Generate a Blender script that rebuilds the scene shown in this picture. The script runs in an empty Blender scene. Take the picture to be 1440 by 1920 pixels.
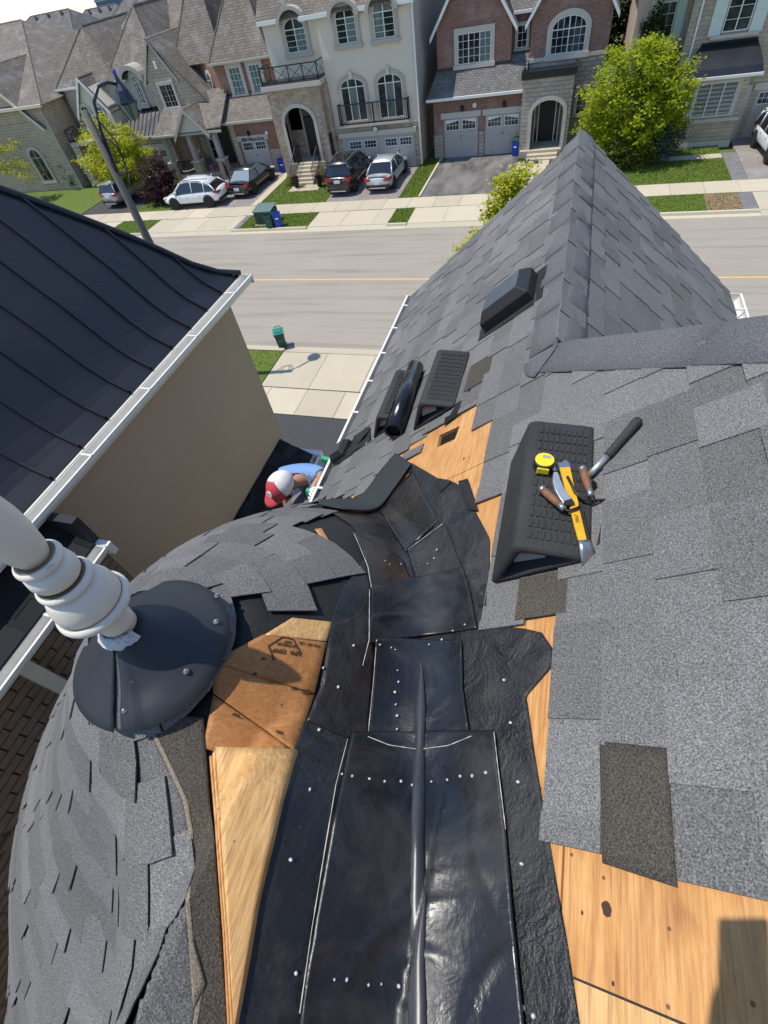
import bpy, math, random
import numpy as np
from mathutils import Matrix, Vector
random.seed(7)
rng = np.random.default_rng(7)
scene = bpy.context.scene
col = scene.collection

# ---------------------------------------------------------------- camera
H = 11.3                                   # phone height over the street
FPX, CX, CY = 894.25, 720.0, 960.0         # focal length and centre in photo pixels
R = np.array([[0.95300915, 0.12878502, -0.27420425],
              [0.26966905, -0.77305128, 0.57416925],
              [-0.13802954, -0.62113295, -0.77145428]])
cam_d = bpy.data.cameras.new('camera')
cam = bpy.data.objects.new('camera', cam_d)
col.objects.link(cam)
cam_d.sensor_fit = 'HORIZONTAL'
cam_d.sensor_width = 36.0
cam_d.lens = 36.0 * FPX / 1440.0
cam_d.clip_start = 0.05
cam_d.clip_end = 5000
mw = Matrix.Identity(4)
for i in range(3):
    mw[i][0] = R[i][0]; mw[i][1] = -R[i][1]; mw[i][2] = -R[i][2]
mw[2][3] = H
cam.matrix_world = mw
scene.camera = cam

# ---------------------------------------------------------------- sky, sun, exposure
SUN_DIR = Vector((-0.3500, -0.0650, 0.932)).normalized()
world = bpy.data.worlds.new('World'); scene.world = world
world.use_nodes = True
wn = world.node_tree.nodes; wl = world.node_tree.links
bg = wn['Background']
sky = wn.new('ShaderNodeTexSky'); sky.sky_type = 'NISHITA'; sky.sun_disc = False
sky.sun_elevation = math.asin(SUN_DIR.z); sky.sun_rotation = math.radians(255)
sky.air_density = .9; sky.dust_density = .0; sky.ozone_density = 3.0
wl.new(sky.outputs[0], bg.inputs[0]); bg.inputs[1].default_value = 0.15
sun_d = bpy.data.lights.new('sun', 'SUN'); sun_d.energy = 3.3; sun_d.angle = math.radians(0.5)
sun_d.color = (1.0, 0.95, 0.87)
sun = bpy.data.objects.new('sun', sun_d); col.objects.link(sun)
sun.rotation_euler = SUN_DIR.to_track_quat('Z', 'Y').to_euler()
sun.location = (-10, 0, 40)
scene.view_settings.view_transform = 'Standard'
scene.view_settings.look = 'None'
scene.view_settings.gamma = 1.0
scene.view_settings.exposure = 0.48

# ---------------------------------------------------------------- pixel geometry
def ray(px, py):
    px = np.asarray(px, float); py = np.asarray(py, float)
    v = np.stack([px - CX, py - CY, np.full(px.shape, FPX)], -1)
    v = v / np.linalg.norm(v, axis=-1, keepdims=True)
    return v @ R.T
def proj(p):                                # world -> photo pixel
    q = (np.asarray(p, float) - np.array([0, 0, H])) @ R
    return np.stack([CX + FPX * q[..., 0] / q[..., 2], CY + FPX * q[..., 1] / q[..., 2]], -1)
def grd(px, py, z=0.0):
    r = ray(px, py); k = (z - H) / r[2]
    return np.array([r[0] * k, r[1] * k, z])
def fac(px, py, Y):
    r = ray(px, py); k = Y / r[1]
    return np.array([r[0] * k, Y, r[2] * k + H])
def atx(px, py, X):
    r = ray(px, py); k = X / r[0]
    return np.array([X, r[1] * k, r[2] * k + H])
def inpoly(x, y, poly):
    x = np.asarray(x, float); y = np.asarray(y, float)
    c = np.zeros(x.shape, bool); n = len(poly); j = n - 1
    for i in range(n):
        xi, yi = poly[i]; xj, yj = poly[j]
        if yi != yj:
            t = ((yi > y) != (yj > y)) & (x < (xj - xi) * (y - yi) / (yj - yi) + xi)
            c ^= t
        j = i
    return c

# the roof plane that falls towards the left gutter, and the round turret roof
PM, PZ = 0.83, H - 1.48
NRM = np.array([-PM, 0, 1.0]) / math.hypot(1, PM)
SLP = np.array([1.0, 0, PM]) / math.hypot(1, PM)
def PP(px, py, off=0.0):
    r = ray(px, py); k = (PZ - H) / (r[2] - PM * r[0])
    p = r * k + np.array([0, 0, H])
    if off: p = p + NRM * off
    return p
CAPC = (-1.03, .324); ADC = (-.965, .505)
KR = [0., .25, .55, .85, 1.15, 1.45, 1.7, 1.9, 2.1, 6.]
KZ = [-1.06, -1.285, -1.575, -1.885, -2.21, -2.53, -2.83, -3.15, -3.6, -20]
def ss(t):
    t = np.clip(t, 0, 1); return t * t * (3 - 2 * t)
def trad(x, y):
    x = np.asarray(x, float); y = np.asarray(y, float)
    r = np.hypot(x - ADC[0], y - ADC[1])
    w0 = ss((x + 1.15) / .55); kap = 1 - .55 * w0
    for _ in range(6):
        s = ss(r / .9)
        cx = CAPC[0] + (ADC[0] - CAPC[0]) * s + .25 * np.clip(.6 - y, 0, 1.2) * w0
        cy = CAPC[1] + (ADC[1] - CAPC[1]) * s
        dy = y - cy
        dy = np.where(dy < 0, dy * (1 + (kap - 1) * ss(-dy / .5)), dy)
        r = np.hypot(x - cx, dy)
    return r
def TZ(x, y): return np.interp(trad(x, y), KR, KZ) + H
def SZ(x, y):                                # turret and slope joined by the rounded valley
    x = np.asarray(x, float); y = np.asarray(y, float)
    a = TZ(x, y); b = PZ + PM * x
    k = .12 + .33 * ss((1.1 - y) / 1.1)
    h = np.maximum(k - np.abs(a - b), 0) / k
    s = np.maximum(a, b) + h * h * k / 4
    f = -1.455 + .22 * x - .06 * (y + .25)                       # low flat saddle beside the slope
    l = np.minimum(-1.50 - .62 * (x + .12) - .08 * (y + .10), -1.30 + 2.0 * (x + .60) - .15 * (y + .1))
    v = np.where(x < -.02, np.maximum(l, f - 4 * np.clip(-.10 - x, 0, 1)), f)
    v = v + H - 1.6 * np.maximum(y - .05, 0) ** 1.5 - 1.5 * np.maximum(-.45 - y, 0)
    h = np.maximum(.10 - np.abs(s - v), 0) / .10
    return np.maximum(s, v) + h * h * .10 / 4
def hits(px, py, f=SZ, off=0.0):
    r = ray(px, py); sh = r.shape[:-1]; r = r.reshape(-1, 3)
    n = len(r); t = np.full(n, .7); done = np.zeros(n, bool); prev = t.copy()
    lo = t.copy(); hi = t.copy()
    for i in range(260):
        p = r * t[:, None]
        F = p[:, 2] + H - f(p[:, 0], p[:, 1]) - off
        new = (F < 0) & ~done
        lo[new] = t[new] - .02; hi[new] = t[new]; done |= new
        if done.all(): break
        t = np.where(done, t, t + .02)
    hi[~done] = t[~done]; lo[~done] = t[~done]
    for _ in range(14):
        m = (lo + hi) / 2; p = r * m[:, None]
        F = p[:, 2] + H - f(p[:, 0], p[:, 1]) - off
        hi = np.where(F < 0, m, hi); lo = np.where(F < 0, lo, m)
    p = r * ((lo + hi) / 2)[:, None]; p[:, 2] += H
    return p.reshape(sh + (3,))

# ---------------------------------------------------------------- scene helpers
ROOT = {}
def _rootloc(o):
    while o is not None:
        if o.name in ROOT: return ROOT[o.name]
        o = o.parent
    return (0, 0, 0)
def tag(o, label=None, cat=None, group=None, kind=None):
    if label: o['label'] = label
    if cat: o['category'] = cat
    if group: o['group'] = group
    if kind: o['kind'] = kind
    return o
def thing(name, label, cat, loc=(0, 0, 0), group=None, local=False):
    o = bpy.data.objects.new(name, None); col.objects.link(o)
    o.empty_display_size = .2
    o.location = (0, 0, 0) if local else tuple(loc)
    ROOT[o.name] = (0, 0, 0) if local else tuple(float(c) for c in loc)
    return tag(o, label, cat, group)
def link(name, me, parent=None):
    o = bpy.data.objects.new(name, me); col.objects.link(o)
    if parent is not None: o.parent = parent
    return o
def copy_tree(o, parent=None):
    c = o.copy(); col.objects.link(c); c.parent = parent
    for ch in o.children: copy_tree(ch, c)
    return c

class MB:
    def __init__(s): s.v = []; s.f = []; s.n = 0; s.mi = []; s.cur = 0
    def add(s, vs, fs):
        b = s.n; s.v.extend([tuple(map(float, p)) for p in vs]); s.n += len(vs)
        for f in fs: s.f.append(tuple(b + i for i in f)); s.mi.append(s.cur)
        return s
    def box(s, x0, x1, y0, y1, z0, z1):
        return s.add([(x0,y0,z0),(x1,y0,z0),(x1,y1,z0),(x0,y1,z0),(x0,y0,z1),(x1,y0,z1),(x1,y1,z1),(x0,y1,z1)],
                     [(0,3,2,1),(4,5,6,7),(0,1,5,4),(1,2,6,5),(2,3,7,6),(3,0,4,7)])
    def obox(s, c, ax, ay, az, lx, ly, lz):
        c = np.asarray(c, float); a = np.asarray(ax, float) * lx / 2; b = np.asarray(ay, float) * ly / 2; d = np.asarray(az, float) * lz / 2
        return s.add([c-a-b-d, c+a-b-d, c+a+b-d, c-a+b-d, c-a-b+d, c+a-b+d, c+a+b+d, c-a+b+d],
                     [(0,3,2,1),(4,5,6,7),(0,1,5,4),(1,2,6,5),(2,3,7,6),(3,0,4,7)])
    def prism(s, poly, ext):                # poly: 3D points (ccw seen from +ext side), extruded by vector
        n = len(poly); e = np.asarray(ext, float); p = [np.asarray(q, float) for q in poly]
        return s.add(p + [q + e for q in p], [tuple(range(n-1, -1, -1)), tuple(range(n, 2*n))] +
                     [(i, (i+1) % n, n + (i+1) % n, n + i) for i in range(n)])
    def poly(s, pts): return s.add(pts, [tuple(range(len(pts)))])
    def tube(s, pts, rad, n=8, cap=True):
        pts = [np.asarray(p, float) for p in pts]; m = len(pts)
        rad = [rad] * m if np.isscalar(rad) else rad
        vs = []; up = np.array([0.03, .11, 1.0])
        for i, p in enumerate(pts):
            t = pts[min(i+1, m-1)] - pts[max(i-1, 0)]; t = t / (np.linalg.norm(t) + 1e-9)
            a = np.cross(t, up)
            if np.linalg.norm(a) < .08: a = np.cross(t, (1, .1, 0))
            a /= np.linalg.norm(a); b = np.cross(t, a)
            for k in range(n):
                w = 2 * math.pi * k / n
                vs.append(p + rad[i] * (math.cos(w) * a + math.sin(w) * b))
        fs = [(i*n+k, i*n+(k+1) % n, (i+1)*n+(k+1) % n, (i+1)*n+k) for i in range(m-1) for k in range(n)]
        if cap: fs += [tuple(range(n-1, -1, -1)), tuple((m-1)*n+k for k in range(n))]
        return s.add(vs, fs)
    def lathe(s, prof, c, n=24, axis=(0, 0, 1), cap=True):
        t = np.array(axis, float); t = t / np.linalg.norm(t)
        a = np.cross(t, (0, 1, 0.01)); a /= np.linalg.norm(a); b = np.cross(t, a); c = np.asarray(c, float)
        vs = [c + t * z + r * (math.cos(2*math.pi*k/n) * a + math.sin(2*math.pi*k/n) * b) for r, z in prof for k in range(n)]
        m = len(prof)
        fs = [(i*n+k, i*n+(k+1) % n, (i+1)*n+(k+1) % n, (i+1)*n+k) for i in range(m-1) for k in range(n)]
        if cap: fs += [tuple(range(n-1, -1, -1)), tuple((m-1)*n+k for k in range(n))]
        return s.add(vs, fs)
    def grid(s, P, thick=0.0, down=(0, 0, -1)):     # P[nu][nv] points, with a skirt
        P = np.asarray(P, float); nu, nv = P.shape[:2]
        fs = [(i*nv+j, i*nv+j+1, (i+1)*nv+j+1, (i+1)*nv+j) for i in range(nu-1) for j in range(nv-1)]
        vs = list(P.reshape(-1, 3))
        if thick:
            bd = [(0, j) for j in range(nv)] + [(i, nv-1) for i in range(1, nu)] + [(nu-1, j) for j in range(nv-2, -1, -1)] + [(i, 0) for i in range(nu-2, 0, -1)]
            b0 = len(vs); d = np.asarray(down, float) * thick
            for i, j in bd: vs.append(P[i, j] + d)
            L = len(bd)
            for k in range(L):
                i, j = bd[k]; i2, j2 = bd[(k+1) % L]
                fs.append((i*nv+j, b0+k, b0+(k+1) % L, i2*nv+j2))
        return s.add(vs, fs)
    def build(s, name, mat, parent=None, smooth=False, origin=None, uv=True, bevel=0, attr=None, local=False):
        off = np.array(origin if origin is not None else (_rootloc(parent) if (parent is not None and not local) else (0, 0, 0)), float)
        me = bpy.data.meshes.new(name)
        V = np.asarray(s.v, float).reshape(-1, 3)
        if uv: UVW = V
        me.from_pydata((V - off).tolist(), [], s.f)
        mats = mat if isinstance(mat, (list, tuple)) else [mat]
        for m in mats: me.materials.append(MATS[m] if isinstance(m, str) else m)
        if len(mats) > 1: me.polygons.foreach_set('material_index', s.mi)
        if uv:
            lay = me.uv_layers.new(name='UVMap'); out = np.zeros((len(me.loops), 2))
            nr = np.zeros(len(me.polygons) * 3); me.polygons.foreach_get('normal', nr); nr = nr.reshape(-1, 3)
            li = 0
            for fi, f in enumerate(s.f):
                n_ = nr[fi]; k = len(f)
                if abs(n_[2]) > .985: out[li:li+k] = V[list(f), :2]
                else:
                    h = math.hypot(n_[0], n_[1]) + 1e-9; t = (-n_[1]/h, n_[0]/h)
                    P_ = V[list(f)]; out[li:li+k, 0] = P_[:, 0]*t[0] + P_[:, 1]*t[1]; out[li:li+k, 1] = P_[:, 2] / max(h, .2)
                li += k
            lay.data.foreach_set('uv', out.ravel())
        if smooth: me.polygons.foreach_set('use_smooth', [True] * len(me.polygons))
        o = link(name, me, parent)
        if origin is not None: o.location = tuple(off)
        if bevel:
            b = o.modifiers.new('bevel', 'BEVEL'); b.width = bevel; b.segments = 2; b.limit_method = 'ANGLE'; b.angle_limit = .6
        return o
def resample(pts, n):
    p = np.asarray(pts, float); d = np.r_[0, np.cumsum(np.linalg.norm(np.diff(p, axis=0), axis=1))]
    t = np.linspace(0, d[-1], n); return np.stack([np.interp(t, d, p[:, k]) for k in range(p.shape[1])], 1)

# ---------------------------------------------------------------- materials
MATS = {}
class NT:
    def __init__(s, name):
        m = bpy.data.materials.new(name); m.use_nodes = True; MATS[name] = m
        s.m = m; s.t = m.node_tree; s.N = s.t.nodes; s.b = s.N['Principled BSDF']; s._pos = None; s._uv = None; s._obj = None
    def new(s, typ, **kw):
        n = s.N.new(typ)
        for k, v in kw.items(): setattr(n, k, v)
        return n
    def L(s, a, b): s.t.links.new(a, b)
    def set(s, inp, v):
        i = s.b.inputs[inp]
        if hasattr(v, 'is_output') or hasattr(v, 'links'): s.L(v, i)
        else: i.default_value = v
    @property
    def pos(s):
        if not s._pos: s._pos = s.new('ShaderNodeNewGeometry').outputs['Position']
        return s._pos
    @property
    def uv(s):
        if not s._uv: s._uv = s.new('ShaderNodeUVMap').outputs[0]
        return s._uv
    @property
    def obj(s):
        if not s._obj: s._obj = s.new('ShaderNodeTexCoord').outputs['Object']
        return s._obj
    def map(s, vec, scale=(1, 1, 1), rot=(0, 0, 0), loc=(0, 0, 0)):
        n = s.new('ShaderNodeMapping'); s.L(vec, n.inputs[0]); n.inputs['Scale'].default_value = scale
        n.inputs['Rotation'].default_value = rot; n.inputs['Location'].default_value = loc; return n.outputs[0]
    def noise(s, vec, scale, detail=3, rough=.55, dist=0.0):
        n = s.new('ShaderNodeTexNoise'); s.L(vec, n.inputs['Vector']); n.inputs['Scale'].default_value = scale
        n.inputs['Detail'].default_value = detail; n.inputs['Roughness'].default_value = rough; n.inputs['Distortion'].default_value = dist
        return n.outputs['Fac']
    def ramp(s, fac, stops):
        n = s.new('ShaderNodeValToRGB'); s.L(fac, n.inputs[0]); e = n.color_ramp.elements
        for i, (p, c) in enumerate(stops):
            x = e[i] if i < 2 else e.new(p)
            x.position = p; x.color = tuple(c) + (1,) if not np.isscalar(c) else (c, c, c, 1)
        return n.outputs[0]
    def mix(s, a, b, fac, mode='MIX'):
        n = s.new('ShaderNodeMix', data_type='RGBA', blend_type=mode)
        for i, v in ((6, a), (7, b)):
            if hasattr(v, 'links'): s.L(v, n.inputs[i])
            else: n.inputs[i].default_value = tuple(v) + (1,) if not np.isscalar(v) else (v, v, v, 1)
        if hasattr(fac, 'links'): s.L(fac, n.inputs[0])
        else: n.inputs[0].default_value = fac
        return n.outputs[2]
    def math(s, op, a, b=None):
        n = s.new('ShaderNodeMath', operation=op)
        for i, v in ((0, a), (1, b)):
            if v is None: continue
            if hasattr(v, 'links'): s.L(v, n.inputs[i])
            else: n.inputs[i].default_value = v
        return n.outputs[0]
    def brick(s, vec, w, h, mortar, c1, c2, cm, offset=.5, bias=0.0, msmooth=.1):
        n = s.new('ShaderNodeTexBrick'); s.L(vec, n.inputs['Vector']); n.offset = offset
        n.inputs['Scale'].default_value = 1.0; n.inputs['Brick Width'].default_value = w; n.inputs['Row Height'].default_value = h
        n.inputs['Mortar Size'].default_value = mortar; n.inputs['Bias'].default_value = bias; n.inputs['Mortar Smooth'].default_value = msmooth
        for k, c in (('Color1', c1), ('Color2', c2), ('Mortar', cm)): n.inputs[k].default_value = tuple(c) + (1,)
        return n
    def bump(s, h, strength=.3, dist=.01):
        n = s.new('ShaderNodeBump'); s.L(h, n.inputs['Height']); n.inputs['Strength'].default_value = strength; n.inputs['Distance'].default_value = dist
        s.L(n.outputs[0], s.b.inputs['Normal']); return n
    def rnd(s): return s.new('ShaderNodeObjectInfo').outputs['Random']
def plain(name, c, rough=.6, metal=0.0, var=.12, scale=6.0, spec=.5, bump=0.0, bscale=80):
    t = NT(name)
    f = t.noise(t.pos, scale, 4)
    t.set('Base Color', t.mix([x*(1-var) for x in c], [min(1, x*(1+var)) for x in c], f))
    t.set('Roughness', rough); t.set('Metallic', metal); t.set('Specular IOR Level', spec)
    if bump: t.bump(t.noise(t.pos, bscale, 3), bump, .01)
    return t
def gran(name, dark, light, tone='obj', scale=260, tint=(.96, 1.0, 1.04), lo=.62, hi=1.25):
    t = NT(name)
    g = t.ramp(t.noise(t.pos, scale, 3, .75), [(.30, dark), (.52, (dark+light)*.42), (.74, light)])
    b = t.noise(t.pos, 1.7, 3)
    if tone == 'obj': r = t.rnd()
    else:
        a = t.new('ShaderNodeAttribute', attribute_name='tone'); r = a.outputs['Fac']
    k = t.math('MULTIPLY', t.math('ADD', t.math('MULTIPLY', r, hi-lo), lo), t.math('ADD', t.math('MULTIPLY', b, .3), .85))
    c = t.mix(g, tint, 1.0, 'MULTIPLY')
    n = t.new('ShaderNodeVectorMath', operation='SCALE'); t.L(c, n.inputs[0]); t.L(k, n.inputs['Scale'])
    t.set('Base Color', n.outputs[0]); t.set('Roughness', .92); t.set('Specular IOR Level', .25)
    t.bump(t.noise(t.pos, scale, 2), .5, .004)
    return t
gran('shingle', .03, .35, tint=(1.03, 1.01, .97), lo=.76, hi=1.10); gran('shingle_mass', .03, .35, tone='attr', tint=(1.03, 1.01, .97), lo=.76, hi=1.10)
gran('shingle_worn', .012, .15, tint=(1.15, 1.0, .8), lo=.8, hi=1.1)
gran('shingle_cap', .03, .27, tint=(1.0, 1.0, 1.03), lo=.95, hi=1.1)
gran('dark_shingle', .006, .05, tint=(.95, 1.0, 1.0), lo=.6, hi=1.3)

def wood(name, a, b, c, st=(1, 1), rot=0.0):
    t = NT(name)
    v = t.map(t.pos, (1, 1, 1), (0, 0, rot))
    fine = t.noise(t.map(v, (150*st[0], 5.5*st[1], 150)), 1.0, 4, .7)
    med = t.noise(t.map(v, (34*st[0], 3.4*st[1], 34)), 1.0, 5, .65, 1.6)
    big = t.noise(t.map(v, (8*st[0], 3.4*st[1], 8)), 1.0, 4, .6, 2.2)
    base = t.ramp(big, [(.25, a), (.48, b), (.72, c)])
    base = t.mix(base, t.ramp(med, [(.3, a), (.5, b), (.68, c)]), .5)
    base = t.mix(base, t.mix(base, (.20, .07, .02), .6), t.ramp(fine, [(.42, 0.0), (.72, 1.0)]))
    kn = t.new('ShaderNodeTexVoronoi', feature='F1'); t.L(t.map(v, (4.3, 2.9, 4.3)), kn.inputs['Vector']); kn.inputs['Scale'].default_value = 1.0
    base = t.mix(base, (.10, .04, .012), t.ramp(kn.outputs['Distance'], [(.03, .7), (.07, 0.0)]))
    fl = t.noise(t.map(v, (60, 14, 60)), 1.0, 2)
    base = t.mix(base, (.07, .03, .01), t.ramp(fl, [(.74, 0.0), (.79, .7)]))
    nh = t.new('ShaderNodeTexVoronoi', feature='F1'); t.L(v, nh.inputs['Vector']); nh.inputs['Scale'].default_value = 15.0
    base = t.mix(base, (.05, .025, .012), t.ramp(nh.outputs['Distance'], [(.045, .8), (.07, 0.0)]))
    stn = t.noise(v, 2.3, 3); base = t.mix(base, t.mix(base, (.22, .09, .03), .5), t.ramp(stn, [(.5, 0.0), (.75, .8)]))
    t.set('Base Color', base); t.set('Roughness', .66); t.bump(fine, .25, .003)
wood('plywood', (.42, .18, .05), (.60, .30, .095), (.72, .41, .16))
wood('plywood_pale', (.50, .27, .09), (.68, .40, .15), (.80, .52, .24))
wood('plywood_dark', (.26, .10, .025), (.42, .18, .048), (.52, .25, .08), rot=1.2)  # darker plywood tone with the grain turned
wood('handle_wood', (.10, .04, .018), (.2, .09, .04), (.3, .16, .09), st=(2, 8))

def membrane(name, c, r0, r1, bs, bd, rust=0.0, scr=.5):
    t = NT(name)
    f = t.noise(t.pos, 7, 5, .6); f2 = t.noise(t.map(t.pos, (1, .35, 1)), 34, 4, .6, .8)
    base = t.mix(c, [x*2.6+.004 for x in c], t.ramp(f2, [(.55, 0.0), (.8, scr)]))
    if rust: base = t.mix(base, (.06, .026, .008), t.ramp(t.noise(t.pos, 3.1, 3), [(.55, 0.0), (.72, rust)]))
    sc = t.noise(t.map(t.pos, (60, 7, 30), (0, 0, .5)), 3.0, 3, .7)
    base = t.mix(base, (.16, .16, .16), t.ramp(sc, [(.71, 0.0), (.78, .35)]))
    du = t.noise(t.pos, 4.3, 5, .65, .6); base = t.mix(base, (.040, .037, .034), t.ramp(du, [(.46, 0.0), (.70, .75)]))
    sp = t.noise(t.pos, 170, 1); base = t.mix(base, (.3, .3, .3), t.ramp(sp, [(.75, 0.0), (.80, .22)]))
    t.set('Base Color', base); t.set('Roughness', t.math('ADD', t.ramp(f, [(.3, r0), (.7, r1)]), t.ramp(du, [(.5, 0.0), (.75, .22)])))
    hgt = t.math('ADD', t.math('MULTIPLY', t.noise(t.pos, 9, 4, .6, .7), 1.0), t.math('MULTIPLY', t.noise(t.pos, bd, 4, .6), .22))
    t.bump(hgt, bs, .02); t.set('Specular IOR Level', .6)
membrane('membrane', (.008, .0085, .010), .24, .48, .35, 70, .35)
membrane('membrane_shiny', (.007, .0075, .009), .24, .46, .22, 45, .25)
membrane('membrane_rough', (.010, .010, .011), .32, .6, .9, 130, .15, .9)
membrane('membrane_brown', (.012, .008, .006), .25, .45, .35, 80, .9)
membrane('membrane_ribbed', (.014, .016, .017), .42, .62, .8, 190, .05, .9)
membrane('roll_film', (.006, .006, .008), .12, .3, .12, 20, 0, .2)
plain('rubber', (.027, .027, .026), .72, bump=.5, bscale=160, var=.4)
plain('strip_rubber', (.022, .027, .028), .8, bump=.25, bscale=300, var=.2)
plain('black_hole', (.004, .004, .004), .9)  # near-black colour standing in for the darkness inside openings
plain('felt', (.012, .012, .012), .8, bump=.4, var=.4)
t = NT('metal_roof'); f = t.noise(t.pos, 1.2, 3)
t.set('Base Color', t.mix((.012, .0138, .018), (.016, .018, .023), f)); t.set('Roughness', t.ramp(f, [(.3, .36), (.7, .46)])); t.set('Specular IOR Level', .45)
t.bump(t.noise(t.map(t.pos, (1, 1, 1)), 1.5, 2), .04, .02)
t = NT('cap_metal'); f = t.noise(t.pos, 5, 3, .5)
sc = t.noise(t.map(t.pos, (40, 6, 40), (0, 0, 1.1)), 2.5, 2)
t.set('Base Color', t.mix(t.mix((.020, .022, .027), (.030, .033, .039), f), (.22, .23, .25), t.ramp(sc, [(.73, 0.0), (.78, .4)])))
t.set('Roughness', .52); t.bump(f, .25, .012)
t = plain('brick_face', (.21, .145, .10), .9, var=.3, scale=14, bump=.5)
gran('torn_edge', .10, .42, tint=(1.1, .92, .68), lo=.9, hi=1.1)
plain('galvanised', (.17, .17, .17), .5, .5, var=.4, scale=30, bump=.4)
plain('steel', (.45, .44, .42), .32, .9, var=.25, scale=50)
plain('aluminium', (.62, .62, .60), .38, .8, var=.2, scale=30)
plain('dark_steel', (.035, .032, .03), .5, .5, var=.4, scale=60)
plain('white_trim', (.72, .71, .67), .5, var=.05)
plain('cream_trim', (.60, .56, .46), .5, var=.05)
t = NT('gutter_white'); f = t.noise(t.pos, 12, 4)
t.set('Base Color', t.mix((.66, .64, .58), (.80, .79, .76), f)); t.set('Roughness', .4)
plain('gutter_inner', (.40, .36, .26), .8, var=.4, scale=14)
t = NT('finial_paint'); f = t.noise(t.pos, 22, 4)
base = t.mix((.62, .56, .47), (.78, .72, .62), f)
base = t.mix(base, (.16, .11, .07), t.ramp(t.noise(t.pos, 8, 5, .7), [(.64, 0.0), (.74, .7)]))
t.set('Base Color', base); t.set('Roughness', .5); t.bump(f, .15, .004)
plain('caulk', (.55, .54, .52), .6, var=.3, bump=.6, bscale=90)
t = NT('taupe_stucco'); f = t.noise(t.pos, 1.1, 4); g = t.noise(t.pos, 160, 2)
t.set('Base Color', t.mix((.40, .292, .195), (.46, .34, .232), f)); t.set('Roughness', .9); t.bump(g, .25, .004)
def brickmat(name, c1, c2, cm, w=.23, h=.085, m=.012, rough=.9, vary=.35, msm=.1, bmp=.5):
    t = NT(name); b = t.brick(t.uv, w, h, m, c1, c2, cm, msmooth=msm)
    f = t.noise(t.uv, 9, 4); f2 = t.noise(t.uv, .8, 3)
    c = t.mix(b.outputs['Color'], t.mix(b.outputs['Color'], 0.0, vary), f)
    c = t.mix(c, t.mix(c, 1.0, .22), t.ramp(f2, [(.5, 0.0), (.75, .45)]))
    t.set('Base Color', c); t.set('Roughness', rough)
    t.bump(t.math('SUBTRACT', t.math('MULTIPLY', f, .25), b.outputs['Fac']), bmp, .02)
brickmat('brick_red', (.36, .15, .10), (.24, .09, .065), (.34, .28, .23))
brickmat('brick_orange', (.40, .18, .09), (.28, .115, .06), (.30, .24, .2))
brickmat('brick_brown', (.24, .165, .115), (.18, .125, .085), (.10, .078, .06), w=.26, h=.09, m=.014)
brickmat('stone_tan', (.58, .43, .30), (.36, .25, .17), (.48, .39, .29), w=.36, h=.17, m=.016, vary=.28, bmp=.8)
brickmat('stone_grey', (.55, .47, .37), (.45, .38, .30), (.32, .28, .23), w=.55, h=.21, m=.018, vary=.4, bmp=.9)
brickmat('stone_cream', (.60, .49, .35), (.48, .39, .28), (.42, .35, .26), w=.4, h=.19, m=.014, vary=.4, bmp=.8)
brickmat('roof_tan', (.25, .212, .168), (.17, .144, .115), (.115, .096, .078), w=.28, h=.17, m=.016, vary=.3, msm=.5, bmp=.7)
brickmat('roof_grey', (.20, .19, .175), (.14, .13, .125), (.085, .08, .078), w=.28, h=.16, m=.016, vary=.3, msm=.5, bmp=.7)
brickmat('roof_far', (.16, .15, .14), (.13, .12, .11), (.10, .095, .09), w=.4, h=.2, m=.012)
brickmat('pavers', (.36, .31, .27), (.28, .245, .22), (.2, .18, .16), w=.24, h=.12, m=.008)
brickmat('pavers_grey', (.26, .25, .24), (.2, .195, .19), (.13, .125, .12), w=.3, h=.15, m=.01)
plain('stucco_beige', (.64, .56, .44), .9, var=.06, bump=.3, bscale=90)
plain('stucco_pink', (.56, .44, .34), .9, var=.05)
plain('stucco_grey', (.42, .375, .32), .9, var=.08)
plain('stone_trim', (.52, .47, .40), .85, var=.1, scale=5)
plain('garage_paint', (.40, .365, .33), .5, var=.04)
plain('black_metal', (.012, .011, .011), .45, .2)
plain('dark_flash', (.016, .018, .024), .4)
plain('shutter_green', (.58, .64, .56), .6, var=.04)
t = NT('glass_dark'); f = t.noise(t.pos, .9, 3)
t.set('Base Color', t.mix((.010, .014, .016), (.06, .075, .075), t.ramp(f, [(.45, 0.0), (.65, 1.0)]))); t.set('Roughness', .06); t.set('Specular IOR Level', .35)
t = NT('glass_curtain'); f = t.noise(t.map(t.pos, (9, 1, .6)), 1.0, 2)
t.set('Base Color', t.mix((.05, .075, .07), (.21, .27, .245), f)); t.set('Roughness', .08); t.set('Specular IOR Level', .35)
t = NT('glass_blind'); w = t.new('ShaderNodeTexWave', wave_type='BANDS', bands_direction='Z'); t.L(t.pos, w.inputs[0]); w.inputs['Scale'].default_value = 1.6
t.set('Base Color', t.ramp(w.outputs['Fac'], [(.35, (.09, .105, .10)), (.6, (.27, .30, .29))])); t.set('Roughness', .1)
t = NT('asphalt_road'); f = t.noise(t.pos, .35, 5); g = t.noise(t.pos, 45, 3); st = t.noise(t.map(t.pos, (.12, 2.2, 1)), 1.0, 4)
c = t.mix((.31, .27, .215), (.365, .322, .258), f); c = t.mix(c, t.mix(c, 0.0, .3), t.ramp(st, [(.5, 0.0), (.75, 1.0)])); c = t.mix(c, t.mix(c, 0.0, .35), t.ramp(g, [(.3, 1.0), (.5, 0.0)]))
t.set('Base Color', c); t.set('Roughness', .92); t.bump(g, .3, .01)
t = NT('asphalt_drive'); f = t.noise(t.map(t.pos, (1.2, .45, 1)), .9, 5, .65); g = t.noise(t.pos, 60, 2)
c = t.mix((.075, .07, .066), (.23, .21, .19), t.ramp(f, [(.35, 0.0), (.62, 1.0)])); c = t.mix(c, t.mix(c, 0.0, .3), g)
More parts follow.
